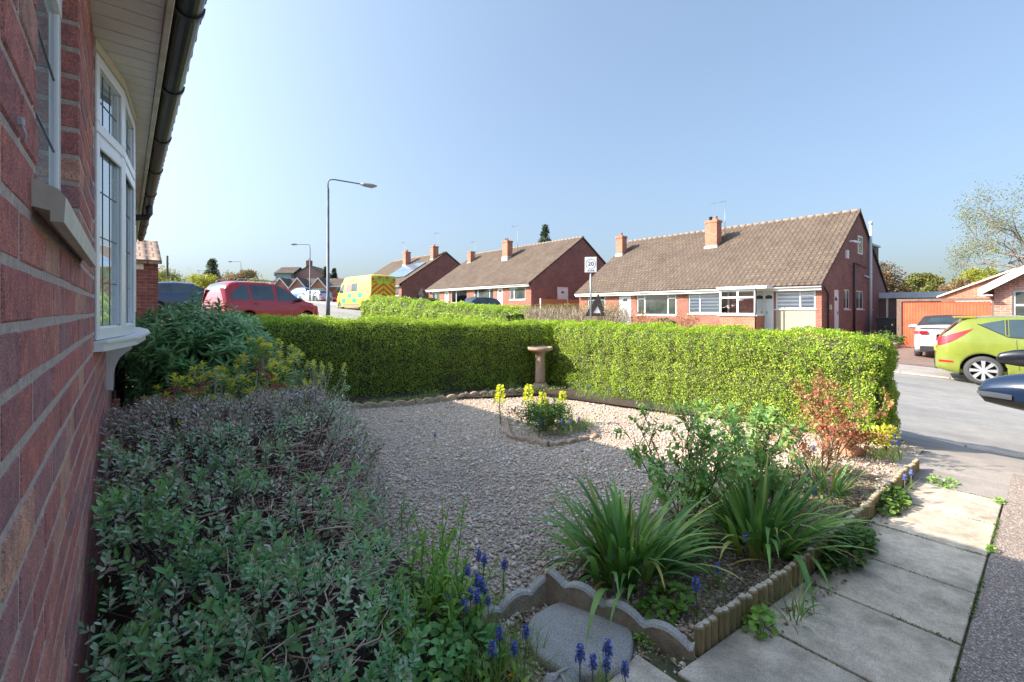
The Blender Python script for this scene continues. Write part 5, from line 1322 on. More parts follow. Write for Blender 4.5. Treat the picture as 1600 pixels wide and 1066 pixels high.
# loose stones
for (x, y, s_, lb, mt) in ((4.95, 1.18, .11, 'orange brown block of stone at the end of the hedge', simple('orange_stone', (.45, .22, .12), .9, var=.2, bstr=.6)), (1.10, 1.52, .07, 'pale rounded rock at the corner of the scalloped edging', STONE), (1.12, 1.08, .065, 'pale rough rock in front of the round stepping stone', CONC)):
    b = MB(); n = 8; V = []; 
    for i in range(6):
        for j in range(10):
            th, ph = math.pi * i / 5, 2 * math.pi * j / 10; r_ = s_ * (1 + .18 * math.sin(3 * ph + i) + random.uniform(-.06, .06)); V.append((r_ * 1.2 * math.sin(th) * math.cos(ph), r_ * .8 * math.sin(th) * math.sin(ph), r_ * .6 * math.cos(th)))
    b.mesh(V, [(i * 10 + j, i * 10 + (j + 1) % 10, (i + 1) * 10 + (j + 1) % 10, (i + 1) * 10 + j) for i in range(5) for j in range(10)], smooth=True)
    o = b.build('rock', mt); o.location = (x, y, .03); tag(o, lb, 'rock')
# ------------------------------------------------------------------ vegetation
def lump(P, s, seed=0):
    """cheap smooth 3-D noise in -1..1 for arrays"""
    x, y, z = P[:, 0] * s + seed, P[:, 1] * s + seed * 1.7, P[:, 2] * s + seed * .6
    return (np.sin(x * 1.7 + np.sin(y * 2.1)) + np.sin(y * 1.9 + np.sin(z * 2.3 + 1)) + np.sin(z * 2.2 + np.sin(x * 1.3 + 2))) / 3
TWIG = simple('twig', (.22, .16, .12), .9, var=.25, scale=30)
TWIGP = simple('pale_twig', (.42, .34, .27), .9, var=.25, scale=30)
BARK = simple('bark', (.16, .12, .09), .95, var=.3, scale=8, bstr=.8, bscale=20)
HEDGEG = leafmat('box_leaf', [(0, (.22, .40, .05)), (.3, (.33, .54, .07)), (.6, (.46, .65, .08)), (.85, (.64, .76, .10)), (.97, (.80, .80, .14)), (1, (.42, .28, .12))], .45, .42, patch=6)
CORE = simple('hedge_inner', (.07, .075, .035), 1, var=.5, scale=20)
def sheared(name, label, p, q, th, h0, h1, z0f, dens, L, W, mat, cat='hedge', kind='diamond', rough=.035, seed=1, both=.35, tip=None, endp=1, rnd=.14, wav=.03):
    """clipped hedge: front face from p to q (front = right-hand normal reversed), thickness th behind"""
    t = thing(name, label, cat, ((p[0] + q[0]) / 2, (p[1] + q[1]) / 2, z0f((p[0] + q[0]) / 2, (p[1] + q[1]) / 2)))
    LN = math.hypot(q[0] - p[0], q[1] - p[1]); u = np.array([(q[0] - p[0]) / LN, (q[1] - p[1]) / LN, 0]); n = np.array([-u[1], u[0], 0])   # n points to the back
    o = np.array([p[0], p[1], 0.]); hm = max(h0, h1); up = np.array([0, 0, 1.])
    def samp(A, fn):
        k = int(A * dens); a, b_ = RNG.random(k), RNG.random(k); return fn(a, b_)
    parts = []
    HF = lambda a: h0 + (h1 - h0) * a
    parts.append(samp(LN * hm, lambda a, b_: (a * LN, np.zeros_like(a), b_ * HF(a), -1, 0, 0)))
    parts.append(samp(LN * hm * both, lambda a, b_: (a * LN, np.full_like(a, th), b_ * HF(a), 1, 0, 0)))
    parts.append(samp(LN * th, lambda a, b_: (a * LN, b_ * th, HF(a), 0, 1, 0)))
    parts.append(samp(th * hm, lambda a, b_: (np.zeros_like(a), a * th, b_ * h0, 0, 0, -1)))
    parts.append(samp(th * hm, lambda a, b_: (np.full_like(a, LN), a * th, b_ * h1, 0, 0, 1)))
    PP, NN = [], []
    for (a, d, z, sn, su, se) in parts:
        hh = HF(a / LN)
        N_ = np.outer(np.full(len(a), sn), n) + np.outer(np.full(len(a), su), up) + np.outer(np.full(len(a), se), u)
        # round the edges: distance from top / faces / ends
        ct = np.clip((z - (hh - rnd)) / rnd, 0, 1); cf = np.clip((rnd - np.minimum(d, th - d)) / rnd, 0, 1); ce = np.clip((rnd - np.minimum(a, LN - a)) / rnd, 0, 1)
        k2 = 1 - 1 / np.sqrt(1 + 1.1 * (ct * cf) ** 2 + 1.1 * (ce * cf) ** 2 + (ct * ce) ** 2)
        dc, ac = (th / 2 - d) / (th / 2), np.sign(LN / 2 - a)
        z = z - k2 * rnd * 1.1 * (ct > 0); d = d + np.sign(dc) * k2 * rnd; a = a + ac * k2 * rnd * (ce > 0)
        N_ = nrm(N_ + .8 * ct[:, None] * up - .8 * (cf * np.sign(dc))[:, None] * n * (su > 0) - .6 * (ce * ac)[:, None] * u * (su > 0))
        P = o + a[:, None] * u + d[:, None] * n + z[:, None] * up
        bump_ = lump(P, 3.2, seed) * wav + lump(P, 9, seed + 3) * rough * .7 + lump(P, 21, seed + 5) * rough * .5
        P = P + N_ * (bump_ - RNG.random(len(a)) ** 2.5 * .055)[:, None]
        PP.append(P); NN.append(N_)
    P = np.concatenate(PP); N_ = np.concatenate(NN)
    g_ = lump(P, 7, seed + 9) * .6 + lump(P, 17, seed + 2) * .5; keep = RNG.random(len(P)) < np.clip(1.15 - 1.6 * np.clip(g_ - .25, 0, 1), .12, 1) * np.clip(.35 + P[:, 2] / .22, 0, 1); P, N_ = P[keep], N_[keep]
    zb = np.array([z0f(x, y) for x, y in P[:, :2]]) if callable(z0f) else 0
    P[:, 2] += zb
    D = nrm(N_ * .5 + RNG.normal(size=P.shape) * .8 + np.array([0, 0, .45])); NL = nrm(N_ * 1.0 + RNG.normal(size=P.shape) * .55 + np.array([0, 0, .35]))
    Ls = L * RNG.uniform(.7, 1.3, len(P))
    lo = leaves('foliage', P, D, NL, Ls, Ls * W, mat, None, kind); lo.parent = t; lo.location = tuple(-c for c in t.location)
    if h1 < 1.25 and 'garden' not in name and mat is HEDGEG and L < .03:
        k = int(LN * 60); a = RNG.random(k) * LN; d = RNG.random(k) * th * .8 + th * .1; Q = o + a[:, None] * u + d[:, None] * n + ((h0 + (h1 - h0) * a / LN) - .02)[:, None] * up
        s_ = shoots(Q, nrm(RNG.normal(size=Q.shape) * .3 + up), 4, RNG.uniform(.03, .07, k), .017, .6, 1.1, .5, seed); st_ = leaves('stray_shoots', *s_, mat, t); st_.location = tuple(-c for c in t.location)
    # dark twiggy inside
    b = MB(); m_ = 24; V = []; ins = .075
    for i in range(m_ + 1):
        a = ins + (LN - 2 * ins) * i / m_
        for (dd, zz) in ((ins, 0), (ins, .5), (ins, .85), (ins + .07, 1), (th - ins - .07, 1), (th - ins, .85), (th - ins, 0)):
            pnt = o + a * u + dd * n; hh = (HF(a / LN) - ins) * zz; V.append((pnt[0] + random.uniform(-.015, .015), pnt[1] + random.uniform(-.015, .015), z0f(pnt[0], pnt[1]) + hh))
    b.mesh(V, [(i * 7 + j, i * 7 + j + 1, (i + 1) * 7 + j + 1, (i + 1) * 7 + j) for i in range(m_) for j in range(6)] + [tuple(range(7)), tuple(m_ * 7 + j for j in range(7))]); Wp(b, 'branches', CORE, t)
    return t
def shoots(P, D, levels, slen, L, W, s0, s1, seed=0, per=2):
    """paired leaves up a shoot; returns arrays P, D, N, L, W and level"""
    r = np.random.default_rng(seed); n = len(P); a0 = r.uniform(0, 6.28, n); ref = nrm(np.cross(D, r.normal(size=(n, 3)))); ref2 = np.cross(D, ref); o = [[], [], [], [], []]
    for i in range(levels):
        f = i / max(levels - 1, 1); sp = s0 + (s1 - s0) * f; base = P + D * (slen * f)[:, None]
        for k in range(per):
            a = a0 + i * (math.pi / 2 if per == 2 else 2.4) + k * 2 * math.pi / per + r.normal(size=n) * .2
            rad = ref * np.cos(a)[:, None] + ref2 * np.sin(a)[:, None]; d = nrm(D * math.cos(sp) + rad * math.sin(sp) + r.normal(size=(n, 3)) * .12)
            l = L * (1 - .35 * f ** 2) * (.75 + .25 * min(1, f * 4)) * r.uniform(.8, 1.2, n)
            o[0].append(base); o[1].append(d); o[2].append(nrm(D * .9 - rad * .2)); o[3].append(l); o[4].append(l * W)
    return [np.concatenate(x) for x in o]
gz = lambda x, y: 0.0
sheared('clipped_hedge', 'long clipped green hedge in shade behind the bird bath, its top catching yellow sun', (.75, 7.0), (5.75, 5.45), .8, 1.22, 1.10, gz, 7000, .019, .62, HEDGEG, seed=2, wav=.055, rough=.055)
sheared('clipped_hedge', 'sunlit clipped yellow green hedge on the right, ending in a rounded corner by the road', (5.45, 5.9), (5.42, 1.05), .85, 1.07, 1.03, gz, 7500, .019, .62, HEDGEG, seed=5, rnd=.2, wav=.06, rough=.055)
# (front of the second hedge must face the garden: -X)
PRIV = leafmat('privet_leaf', [(0, (.24, .42, .07)), (.5, (.42, .60, .10)), (1, (.62, .72, .16))], .35, .35)
hz = lambda x, y: H(x, y) - .02
sheared('privet_hedge', 'loose bright green hedge along the pavement behind the corner of the garden hedge', (5.9, 14.8), (6.0, 7.4), .75, 1.22, 1.16, hz, 1900, .042, .55, PRIV, seed=8, rough=.09, wav=.08, rnd=.25)
sheared('clipped_hedge', 'low sunlit hedge across the road in front of the middle bungalow', (17.0, 26.0), (17.0, 18.8), .6, .95, 1.0, hz, 700, .06, .6, HEDGEG, seed=9, rough=.06)
sheared('clipped_hedge', 'dark green low hedge across the road behind the ambulance', (17.2, 42.0), (17.0, 29.5), .7, 1.0, 1.0, hz, 300, .09, .6, leafmat('dark_hedge_leaf', [(0, (.04, .08, .02)), (.6, (.08, .15, .04)), (1, (.16, .24, .06))]), seed=11, rough=.08)
def bushy(name, label, cat, x, y, z0, rx, ry, h, n, L, W, mat, kind='leaf', low=.05, clumps=26, stems=10, seed=0, cr=.3, group=None, stemmat=None, up=.4, spread=.8):
    t = thing(name, label, cat, (x, y, z0), 0, group); r = np.random.default_rng(seed + 31)
    c = r.normal(size=(clumps, 3)); c = nrm(c) * (r.random((clumps, 1)) ** .45); C = np.stack([c[:, 0] * rx * .8, c[:, 1] * ry * .8, low + (h - low) * (.5 + .42 * c[:, 2])], 1)
    R_ = cr * min(rx, ry, h) * r.uniform(.6, 1.3, clumps)
    k = r.integers(0, clumps, n); d = nrm(r.normal(size=(n, 3)) + np.array([0, 0, .35])); P = C[k] + d * (R_[k] * r.random(n) ** .4)[:, None]
    P[:, 2] = np.maximum(P[:, 2], .01)
    out = nrm(P - np.array([0, 0, h * .35])); D = nrm(out * .6 + d * .5 + r.normal(size=(n, 3)) * .5 * spread + np.array([0, 0, up * .5])); N_ = nrm(r.normal(size=(n, 3)) * .5 + np.array([0, 0, 1.]))
    Ls = L * r.uniform(.6, 1.3, n); leaves('foliage', P, D, N_, Ls, Ls * W, mat, t, kind)
    b = MB()
    for i in range(min(clumps, stems)):
        p = C[i]; m_ = p * np.array([.45, .45, .55]) + r.normal(size=3) * .03 * h; b.tube([(p[0] * .1, p[1] * .1, 0), tuple(m_), tuple(p)], [.018 * h, .012 * h, .005 * h], 5)
    b.build('stem', stemmat or TWIG, t); return t
# bare twiggy hedge across the road
def twiggy(label, p, q, h, n, leafcol, seed=0, name='twiggy_hedge'):
    x, y = (p[0] + q[0]) / 2, (p[1] + q[1]) / 2; t = thing(name, label, 'hedge', (x, y, H(x, y))); r = np.random.default_rng(seed)
    f = r.random(n); P = np.stack([p[0] - x + (q[0] - p[0]) * f + r.normal(size=n) * .18, p[1] - y + (q[1] - p[1]) * f, r.random(n) * h * .6], 1)
    D = nrm(r.normal(size=(n, 3)) * .45 + np.array([0, 0, 1.])); leaves('twigs', P, D, rdir(n), r.uniform(.25, .55, n), .014, TWIGP, t)
    m_ = n; f = r.random(m_); P = np.stack([p[0] - x + (q[0] - p[0]) * f + r.normal(size=m_) * .22, p[1] - y + (q[1] - p[1]) * f, r.random(m_) ** .8 * h], 1)
    leaves('foliage', P, rdir(m_), rdir(m_), .05, .03, leafcol, t); return t
SPRL = leafmat('spring_leaf', [(0, (.18, .22, .07)), (.5, (.30, .33, .12)), (1, (.42, .36, .2))])
twiggy('bare twiggy hedge across the road at the foot of the twenty zone sign', (16.7, 18.6), (16.7, 12.0), 1.1, 5200, SPRL, 1)
REDL = leafmat('red_young_leaf', [(0, (.42, .07, .08)), (.35, (.55, .13, .12)), (.6, (.60, .28, .18)), (1, (.42, .50, .15))], .4, .3)
DKG = leafmat('dark_green_leaf', [(0, (.03, .08, .03)), (.5, (.07, .15, .05)), (1, (.14, .24, .07))], .4, .25)
MIDG = leafmat('mid_green_leaf', [(0, (.08, .17, .04)), (.5, (.14, .27, .06)), (1, (.26, .38, .09))], .45, .35)
for i, (x, y, h, m_, lb) in enumerate([(19.6, 15.3, 1.0, REDL, 'reddish rose bush before the front door of the nearest bungalow'), (19.6, 13.4, 1.15, REDL, 'red leaved rose bush under the large window of the nearest bungalow'),
        (19.8, 12.2, .75, DKG, 'dark green round shrub in front of the brick pillar of the nearest bungalow'), (20.0, 11.2, 1.1, REDL, 'thin reddish shrub below the blinds left of the white porch bay')]):
    bushy('rose_bush' if m_ is REDL else 'shrub', lb, 'shrub', x, y, H(x, y), .7, .7, h, 700 if m_ is REDL else 1500, .07, .6, m_, 'diamond', seed=i, stems=20)
bushy('shrub', 'pale weedy shrub strip beside the brick edging at the end of the hedge', 'shrub', 17.6, 5.0, H(17.6, 5) , .6, 1.0, .35, 1500, .07, .4, SPRL, 'diamond', seed=40)
bushy('shrub', 'small green shrub at the foot of the orange gates beside the flower pot', 'shrub', 24.6, 4.35, -.25, .35, .35, .5, 500, .08, .6, MIDG, 'diamond', seed=41)
P = RNG.normal(size=(160, 3)) * .1; P[:, 2] = np.abs(P[:, 2]) * 1.6 + .3; leaves('foliage', P, rdir(160, .5), rdir(160), .1, .05, MIDG, POTPLANT)
bushy('shrub', 'small bushy plant at the right of the rockery before the middle bungalow fence', 'shrub', 19.5, 23.8, H(19.5, 24), .9, .9, .9, 900, .09, .6, DKG, 'diamond', seed=44)
# --- trees
def tree(label, x, y, h, rx, n, L, mat, name='tree', low=.25, clumps=60, seed=0, group=None, z=None, cr=.24, conic=False):
    z0 = H(x, y) - .1 if z is None else z; t = thing(name, label, 'tree', (x, y, z0), 0, group); r = np.random.default_rng(seed + 77)
    if conic:
        f = r.random(clumps) ** .8; a = r.uniform(0, 6.28, clumps); rr = rx * (1 - f) * r.uniform(.3, 1, clumps) + .1; C = np.stack([rr * np.cos(a), rr * np.sin(a), h * (low + (1 - low) * f) - rr * .25], 1); R_ = np.maximum(rx * (1 - f) * .35, .25) * r.uniform(.7, 1.2, clumps)
    else:
        c = nrm(r.normal(size=(clumps, 3))) * r.random((clumps, 1)) ** .35; mid = h * (1 + low) / 2; C = np.stack([c[:, 0] * rx * .82, c[:, 1] * rx * .82, mid + c[:, 2] * h * (1 - low) / 2 * .85], 1); R_ = cr * rx * r.uniform(.6, 1.25, clumps)
    k = r.integers(0, clumps, n); d = nrm(r.normal(size=(n, 3)) + np.array([0, 0, .3])); P = C[k] + d * (R_[k] * r.random(n) ** .45)[:, None] * np.array([1, 1, .6 if conic else .85])
    leaves('crown', P, nrm(d + r.normal(size=(n, 3)) * .6), nrm(r.normal(size=(n, 3)) + np.array([0, 0, .7])), L * r.uniform(.6, 1.3, n), L * .6, mat, t)
    b = MB(); b.tube([(0, 0, 0), (.05 * rx, 0, h * .3), (0, .05 * rx, h * .6), (0, 0, h * (.97 if conic else .8))], [h * .028, h * .02, h * .012, h * .003], 8)
    for i in range(min(clumps, 26)):
        zz = min(C[i][2] * .75, h * .6); b.tube([(0, 0, zz * .8), (C[i][0] * .5, C[i][1] * .5, (zz * .8 + C[i][2]) / 2), tuple(C[i])], [h * .01, h * .006, h * .002], 4)
    b.build('trunk', BARK, t); return t
def baretree(label, x, y, h, spread, depth=6, seed=0, leaf=None, nl=1500, z=None, mat=BARK, thick=.03, ll=.12):
    z0 = H(x, y) - .1 if z is None else z; t = thing('bare_tree', label, 'tree', (x, y, z0)); rnd_ = random.Random(seed); b = MB(); b2 = MB(); tips = []
    def grow(p, d, L, r_, k):
        pts = [p]; q = p; dd = d
        for i in range(3):
            dd = (dd + Vector((rnd_.gauss(0, .12), rnd_.gauss(0, .12), rnd_.gauss(.03, .08)))).normalized(); q = q + dd * L / 3; pts.append(q)
        (b if k == 0 else b2).tube(pts, [r_, r_ * .85, r_ * .7, r_ * .55], 6 if k < 2 else 3, cap=False)
        if k >= depth - 2: tips.extend([pts[2], q])
        if k >= depth: return
        for i in range(rnd_.choice((2, 3, 3)) if k else 5):
            a = rnd_.uniform(0, 6.28); e = rnd_.uniform(.35, .75) * spread
            s1 = dd.cross(Vector((math.cos(a), math.sin(a), .3))).normalized(); nd_ = (dd * math.cos(e) + s1 * math.sin(e)).normalized()
            grow(pts[rnd_.choice((2, 3, 3))], nd_, L * rnd_.uniform(.62, .86), r_ * .55, k + 1)
    grow(Vector((0, 0, 0)), Vector((0, 0, 1)), h * .26, h * thick * .8, 0)
    b.build('trunk', mat, t); b2.build('branches', mat, t)
    if leaf and tips:
        T_ = np.array([tuple(p) for p in tips]); k = RNG.integers(0, len(T_), nl); leaves('crown', T_[k] + RNG.normal(size=(nl, 3)) * .3, rdir(nl), rdir(nl), ll, ll * .5, leaf, t)
    return t
YG = leafmat('yellow_green_leaf', [(0, (.30, .34, .05)), (.5, (.45, .46, .07)), (1, (.58, .55, .12))], .5, .3, patch=.4)
OLV = leafmat('olive_leaf', [(0, (.16, .19, .06)), (.5, (.27, .29, .09)), (1, (.38, .36, .14))], patch=.3)
PINKT = leafmat('pinkish_bud', [(0, (.28, .17, .13)), (.5, (.38, .25, .17)), (1, (.35, .34, .17))], patch=.3)
CONI = leafmat('conifer_needle', [(0, (.03, .06, .035)), (.6, (.06, .10, .055)), (1, (.11, .15, .07))], patch=.4)
RBR = leafmat('russet_needle', [(0, (.14, .07, .045)), (.5, (.24, .13, .08)), (1, (.20, .18, .09))], patch=.5)
tree('dark conifer showing its top above the ridge of the middle bungalow', 45, 46.3, 11.6, 3.4, 5000, .20, CONI, 'conifer', .2, 300, 1, z=1.5, conic=True)
tree('dark conifer left of the distant houses, above the red people carrier', 6.9, 57, 4.2, 1.5, 4000, .14, CONI, 'conifer', .1, 260, 2, conic=True)
tree('yellow green round tree left of the conifer above the red people carrier', 5.6, 52.5, 2.7, 1.6, 4000, .14, YG, low=.1, seed=3)
baretree('pale bare tree behind the telegraph pole', 3.2, 66, 3.8, 1.05, 6, 4, SPRL, 2500, mat=TWIGP, thick=.02, ll=.2)
baretree('bare tree beside the dark conifer above the red people carrier', 6.0, 66, 3.9, 1.0, 5, 9, SPRL, 600, mat=TWIGP, thick=.02, ll=.15)
tree('low olive bushes far along the road behind the dark blue estate car', 1.9, 44, 2.2, 2.2, 3500, .2, OLV, low=0, seed=5)
tree('pinkish blossom hedge tree in front of the tall distant house', 15.5, 92, 4.9, 3.6, 6000, .3, PINKT, low=.0, seed=6)
tree('pinkish shrub tree farther left of the tall distant house', 12.5, 98, 4.2, 3.2, 3500, .3, PINKT, low=0, seed=16)
tree('yellow green shrub before the farthest gabled bungalow', 17.0, 86, 3.2, 2.8, 3500, .25, YG, low=0, seed=7)
for i, (x, y, h) in enumerate(((35.0, 108, 7.6), (36.6, 107, 7.2))): tree(['left one of two small dark conifers above the far bungalow roofs', 'right one of two small dark conifers above the far bungalow roofs'][i], x, y, h, 1.5, 3000, .25, CONI, 'conifer', .2, 200, 10 + i, z=3.5, conic=True)
baretree('bare branching tree behind the far bungalow roofs', 33, 118, 9, 1.0, 6, 12, None, mat=TWIGP, z=4, thick=.02)
tree('russet brown conifer directly right of the gable end', 52, 10.4, 6.3, 2.3, 8000, .18, RBR, 'conifer', .05, 260, 13, z=-.4)
tree('olive green tree with budding crown behind the flat roofed garage', 60, 8.6, 5.6, 2.1, 9000, .24, OLV, low=.05, seed=14, z=-.4)
tree('pale pinkish grey tree behind the flat roofed garage', 56, 5.5, 4.7, 1.9, 8000, .18, PINKT, low=.0, seed=15, z=-.4)
tree('small dark tree top just visible between two pale trees at the right', 74, 10.6, 6.6, 1.4, 3000, .28, CONI, low=.3, seed=17, z=-.4)
tree('bright yellow green domed tree above the brick garage gable', 66, 5.2, 6.5, 2.6, 14000, .16, YG, low=.1, seed=18, z=-.4, clumps=110)
tree('yellowish tree behind the bare tree above the pale bargeboard', 62, 0.2, 5.2, 3.2, 7000, .22, OLV, low=.1, seed=19, z=-.4)
baretree('large bare spring tree rising at the right edge above the neighbouring bungalow', 50, -.4, 12.5, 1.3, 7, 21, OLV, 15000, z=-.5, mat=simple('grey_branch', (.22, .18, .155), .9), thick=.036, ll=.13)
# ------------------------------------------------------------------ garden planting
COLB = leafmat('columbine_leaf', [(0, (.16, .42, .15)), (.5, (.26, .55, .20)), (1, (.42, .68, .27))], .5, .3)
# --- hebe by the wall
hebe = thing('hebe_bush', 'large sprawling grey green and purple leaved bush with bare twigs beside the brick wall', 'shrub', (.5, 2.2, 0))
def hz_(x, y):
    w_ = np.interp(y, [.75, 1.0, 1.5, 2.3, 3.0, 3.6, 4.0], [.30, .55, .80, 1.05, 1.36, 1.25, .7]); h = np.interp(y, [.75, 1.0, 1.5, 2.2, 3.2, 3.8, 4.0], [.10, .28, .44, .58, .72, .66, .35])
    e = np.clip((w_ - x) / .28, 0, 1); h = h * np.sqrt(np.clip(e, 0, 1)) * (1 - .1 * np.exp(-((x - .65) ** 2 + (y - 2.3) ** 2) / .12)); return h, w_
HEB = leafmat('hebe_leaf', [(0, (.16, .46, .20)), (.3, (.26, .60, .27)), (.6, (.40, .68, .38)), (.8, (.56, .66, .50)), (1, (.85, .88, .74))], .3, .22, .7, patch=4)
HEBP = leafmat('hebe_purple_leaf', [(0, (.34, .23, .24)), (.25, (.55, .40, .40)), (.5, (.44, .30, .28)), (.64, (.38, .42, .24)), (.74, (.28, .42, .18)), (.86, (.72, .60, .58)), (1, (.92, .84, .82))], .28, .12, .9, patch=4)
HEBT = leafmat('hebe_tip', [(0, (.62, .52, .30)), (.5, (.50, .34, .32)), (1, (.70, .64, .42))], .35, .2)
r = np.random.default_rng(5); n = 3000
y = r.uniform(.78, 3.95, n); x = -.06 + r.random(n) * 1.45; h, w_ = hz_(x, y); ok = (x < w_) & (h > .06)
bare = np.exp(-((x - .75) ** 2 / .07 + (y - 2.3) ** 2 / .22)) + .7 * np.exp(-((x - .75) ** 2 / .02 + (y - 1.6) ** 2 / .02)); ok &= r.random(n) > bare * .9
x, y, h, w_ = x[ok], y[ok], h[ok], w_[ok]; n = len(x)
zz = h * np.where(r.random(n) < .3, r.uniform(.35, .8, n), 1) + lump(np.stack([x, y, h], 1), 5) * .06 + lump(np.stack([x, y, h], 1), 13, 3) * .035 - .05
P = np.stack([x, y, np.maximum(zz, .03)], 1); D = nrm(np.stack([.55 * (x - .4) + r.normal(size=n) * .25, -.25 + r.normal(size=n) * .25, np.ones(n)], 1))
sh = shoots(P, D, 6, r.uniform(.05, .09, n), .034, .42, 1.3, .7, 6)
gm_ = lump(sh[0], 3.5, 4) * .5 + (sh[0][:, 1] - 2.5) * .7 + RNG.normal(size=len(sh[0])) * .3 > 0
for mk, mt in ((gm_, HEBP), (~gm_, HEB)):
    o = leaves('foliage', *[q[mk] for q in sh], mt, hebe, 'round', .15, .12); o.location = (-.5, -2.2, 0)
k = r.random(n) < .75; tp = shoots(P[k] + D[k] * .09, D[k], 2, np.full(k.sum(), .012), .017, .38, .7, .25, 8)
o = leaves('young_tips', *tp, HEBT, hebe, 'leaf'); o.location = (-.5, -2.2, 0)
k = (y < 2.4) & (r.random(n) < .16); tp = shoots(P[k] + D[k] * .02, D[k], 4, np.full(k.sum(), .07), .055, .42, 1.2, .5, 12)
o = leaves('large_leaves', *tp, COLB, hebe, 'leaf', .15, .15); o.location = (-.5, -2.2, 0)
b = MB()
for i in range(n):
    if i % 2: continue
    p = P[i]; root = (.45 + (p[0] - .45) * .55 + random.uniform(-.08, .08), p[1] * .85 + .3 + random.uniform(-.12, .12), max(.03, p[2] * .45)); b.tube([root, (p[0] * .6 + root[0] * .4, p[1] * .6 + root[1] * .4, p[2] * .8), tuple(p), tuple(p + D[i] * .08)], [.0035, .003, .0022, .0012], 4, cap=False)
Wp(b, 'stem', simple('hebe_stem', (.13, .08, .08), .8, var=.3), hebe)
b = MB()
for i in range(850):
    c_ = (random.gauss(.76, .23), random.gauss(2.35, .48)) if i < 520 else (random.uniform(.1, 1.1), random.uniform(1.0, 3.4)); h_, w__ = hz_(np.array(c_[0]), np.array(c_[1])); zc = float(h_) * random.uniform(.45, .97); a = random.uniform(0, 6.28); L_ = random.uniform(.06, .2)
    p0 = Vector((c_[0], c_[1], zc)); d = Vector((math.cos(a), math.sin(a), random.uniform(-.25, .3))); e = Vector((-d.y, d.x, random.uniform(-.2, .2))) * random.uniform(-.05, .05)
    b.tube([p0 - d * L_ * .6, p0 - d * L_ * .1 + e, p0 + d * L_ * .4 + e * .6, p0 + d * L_ * .8], [.0032, .0028, .0022, .001], 4, cap=False)
Wp(b, 'bare_twigs', simple('dry_twig', (.66, .48, .38), .9, var=.3, scale=30), hebe)
# --- big teal shrub in the corner
SHL = leafmat('teal_leaf', [(0, (.13, .31, .12)), (.4, (.22, .45, .18)), (.75, (.31, .56, .25)), (1, (.42, .66, .38))], .35, .25, .5, patch=2)
big = thing('shrub', 'big dark bluish green shrub with long leaves between the bow window and the hedge', 'shrub', (.75, 6.0, 0))
r = np.random.default_rng(9); n = 900; c = nrm(r.normal(size=(n, 3)) + np.array([.1, -.5, .35])) * (r.random((n, 1)) ** .25); P = np.stack([-.12 + c[:, 0] * .68, .1 + c[:, 1] * .85, .70 + c[:, 2] * (.66 - .2 * np.clip(c[:, 0], 0, 1))], 1); P += (lump(P, 4)[:, None] * .1) * c
P = P[(P[:, 2] > .1)]; n = len(P); D = nrm((P - np.array([-.12, .1, .45])) + np.array([0, 0, .7]) + r.normal(size=P.shape) * .25)
s_ = shoots(P, D, 4, r.uniform(.05, .12, n), .125, .30, 1.5, .7, 10, 3); leaves('foliage', *s_, SHL, big, 'leaf', .12, .35)
b = MB()
for i in range(0, n, 6): p = P[i]; b.tube([(0.1 + p[0] * .1, .2 + p[1] * .1, 0), (p[0] * .6, p[1] * .6, p[2] * .55), tuple(p)], [.012, .008, .004], 5)
b.build('stem', TWIG, big)
b = MB(); b.lathe([(.05, .05), (.4, .3), (.5, .65), (.35, .95), (.05, 1.08)], (-.12, .15, 0), 14, jit=.2); b.build('inner_branches', CORE, big)
bushy('shrub', 'dark leafy growth beneath the far end of the bow window beside the downpipe', 'shrub', .35, 7.6, .0, .5, .7, .75, 3500, .06, .4, DKG, seed=77)
# --- yellow leaved shrubs (young choisya / azalea) and dead sedum heads
YEL = leafmat('yellow_young_leaf', [(0, (.66, .74, .08)), (.5, (.92, .90, .12)), (.85, (.95, .82, .2)), (1, (.90, .56, .26))], .4, .35, patch=9)
PALEG = leafmat('pale_green_leaf', [(0, (.28, .44, .20)), (.5, (.42, .56, .30)), (1, (.58, .68, .40))], .4, .3)
def rosette_bush(label, x, y, rx, h, n, seed, mats=(MIDG, YEL), L=.068, tipf=.65, name='shrub', base=0.):
    t = thing(name, label, 'shrub', (x, y, base)); r = np.random.default_rng(seed); c = nrm(r.normal(size=(n, 3)) + np.array([0, 0, .6])); c = c * (.55 + .45 * r.random((n, 1))); P = np.stack([c[:, 0] * rx, c[:, 1] * rx, h * .5 + c[:, 2] * h * .5], 1); P[:, 2] = np.maximum(P[:, 2], .05)
    D = nrm(c + np.array([0, 0, 1.]) + r.normal(size=(n, 3)) * .2); top = P[:, 2] > h * (1 - tipf)
    s_ = shoots(P, D, 3, np.full(n, .05), L, .42, 1.4, .9, seed, 3); leaves('foliage', *s_, mats[0], t, 'leaf')
    if top.any(): s_ = shoots(P[top] + D[top] * .045, D[top], 3, np.full(top.sum(), .03), L * .8, .42, 1.2, .5, seed + 1, 4); leaves('young_leaves', *s_, mats[1], t, 'leaf')
    b = MB()
    for i in range(0, n, 2): p = P[i]; b.tube([(p[0] * .15, p[1] * .15, 0), (p[0] * .6, p[1] * .6, p[2] * .6), tuple(p)], [.006, .005, .003], 4)
    b.build('stem', TWIGP, t); return t
rosette_bush('yellow tipped shrub nearest the corbel under the bow window', .30, 4.35, .26, .74, 44, 1)
rosette_bush('yellow tipped shrub with orange edges behind the reddish dead flower heads', .55, 4.65, .28, .82, 50, 2, (PALEG, YEL))
rosette_bush('brightest yellow young shrub in front of the shaded hedge', 1.02, 4.45, .28, .80, 56, 3)
rosette_bush('larger pale green shrub with yellow tips at the left foot of the shaded hedge', 1.05, 5.1, .45, .95, 120, 4, (PALEG, YEL), tipf=.3)
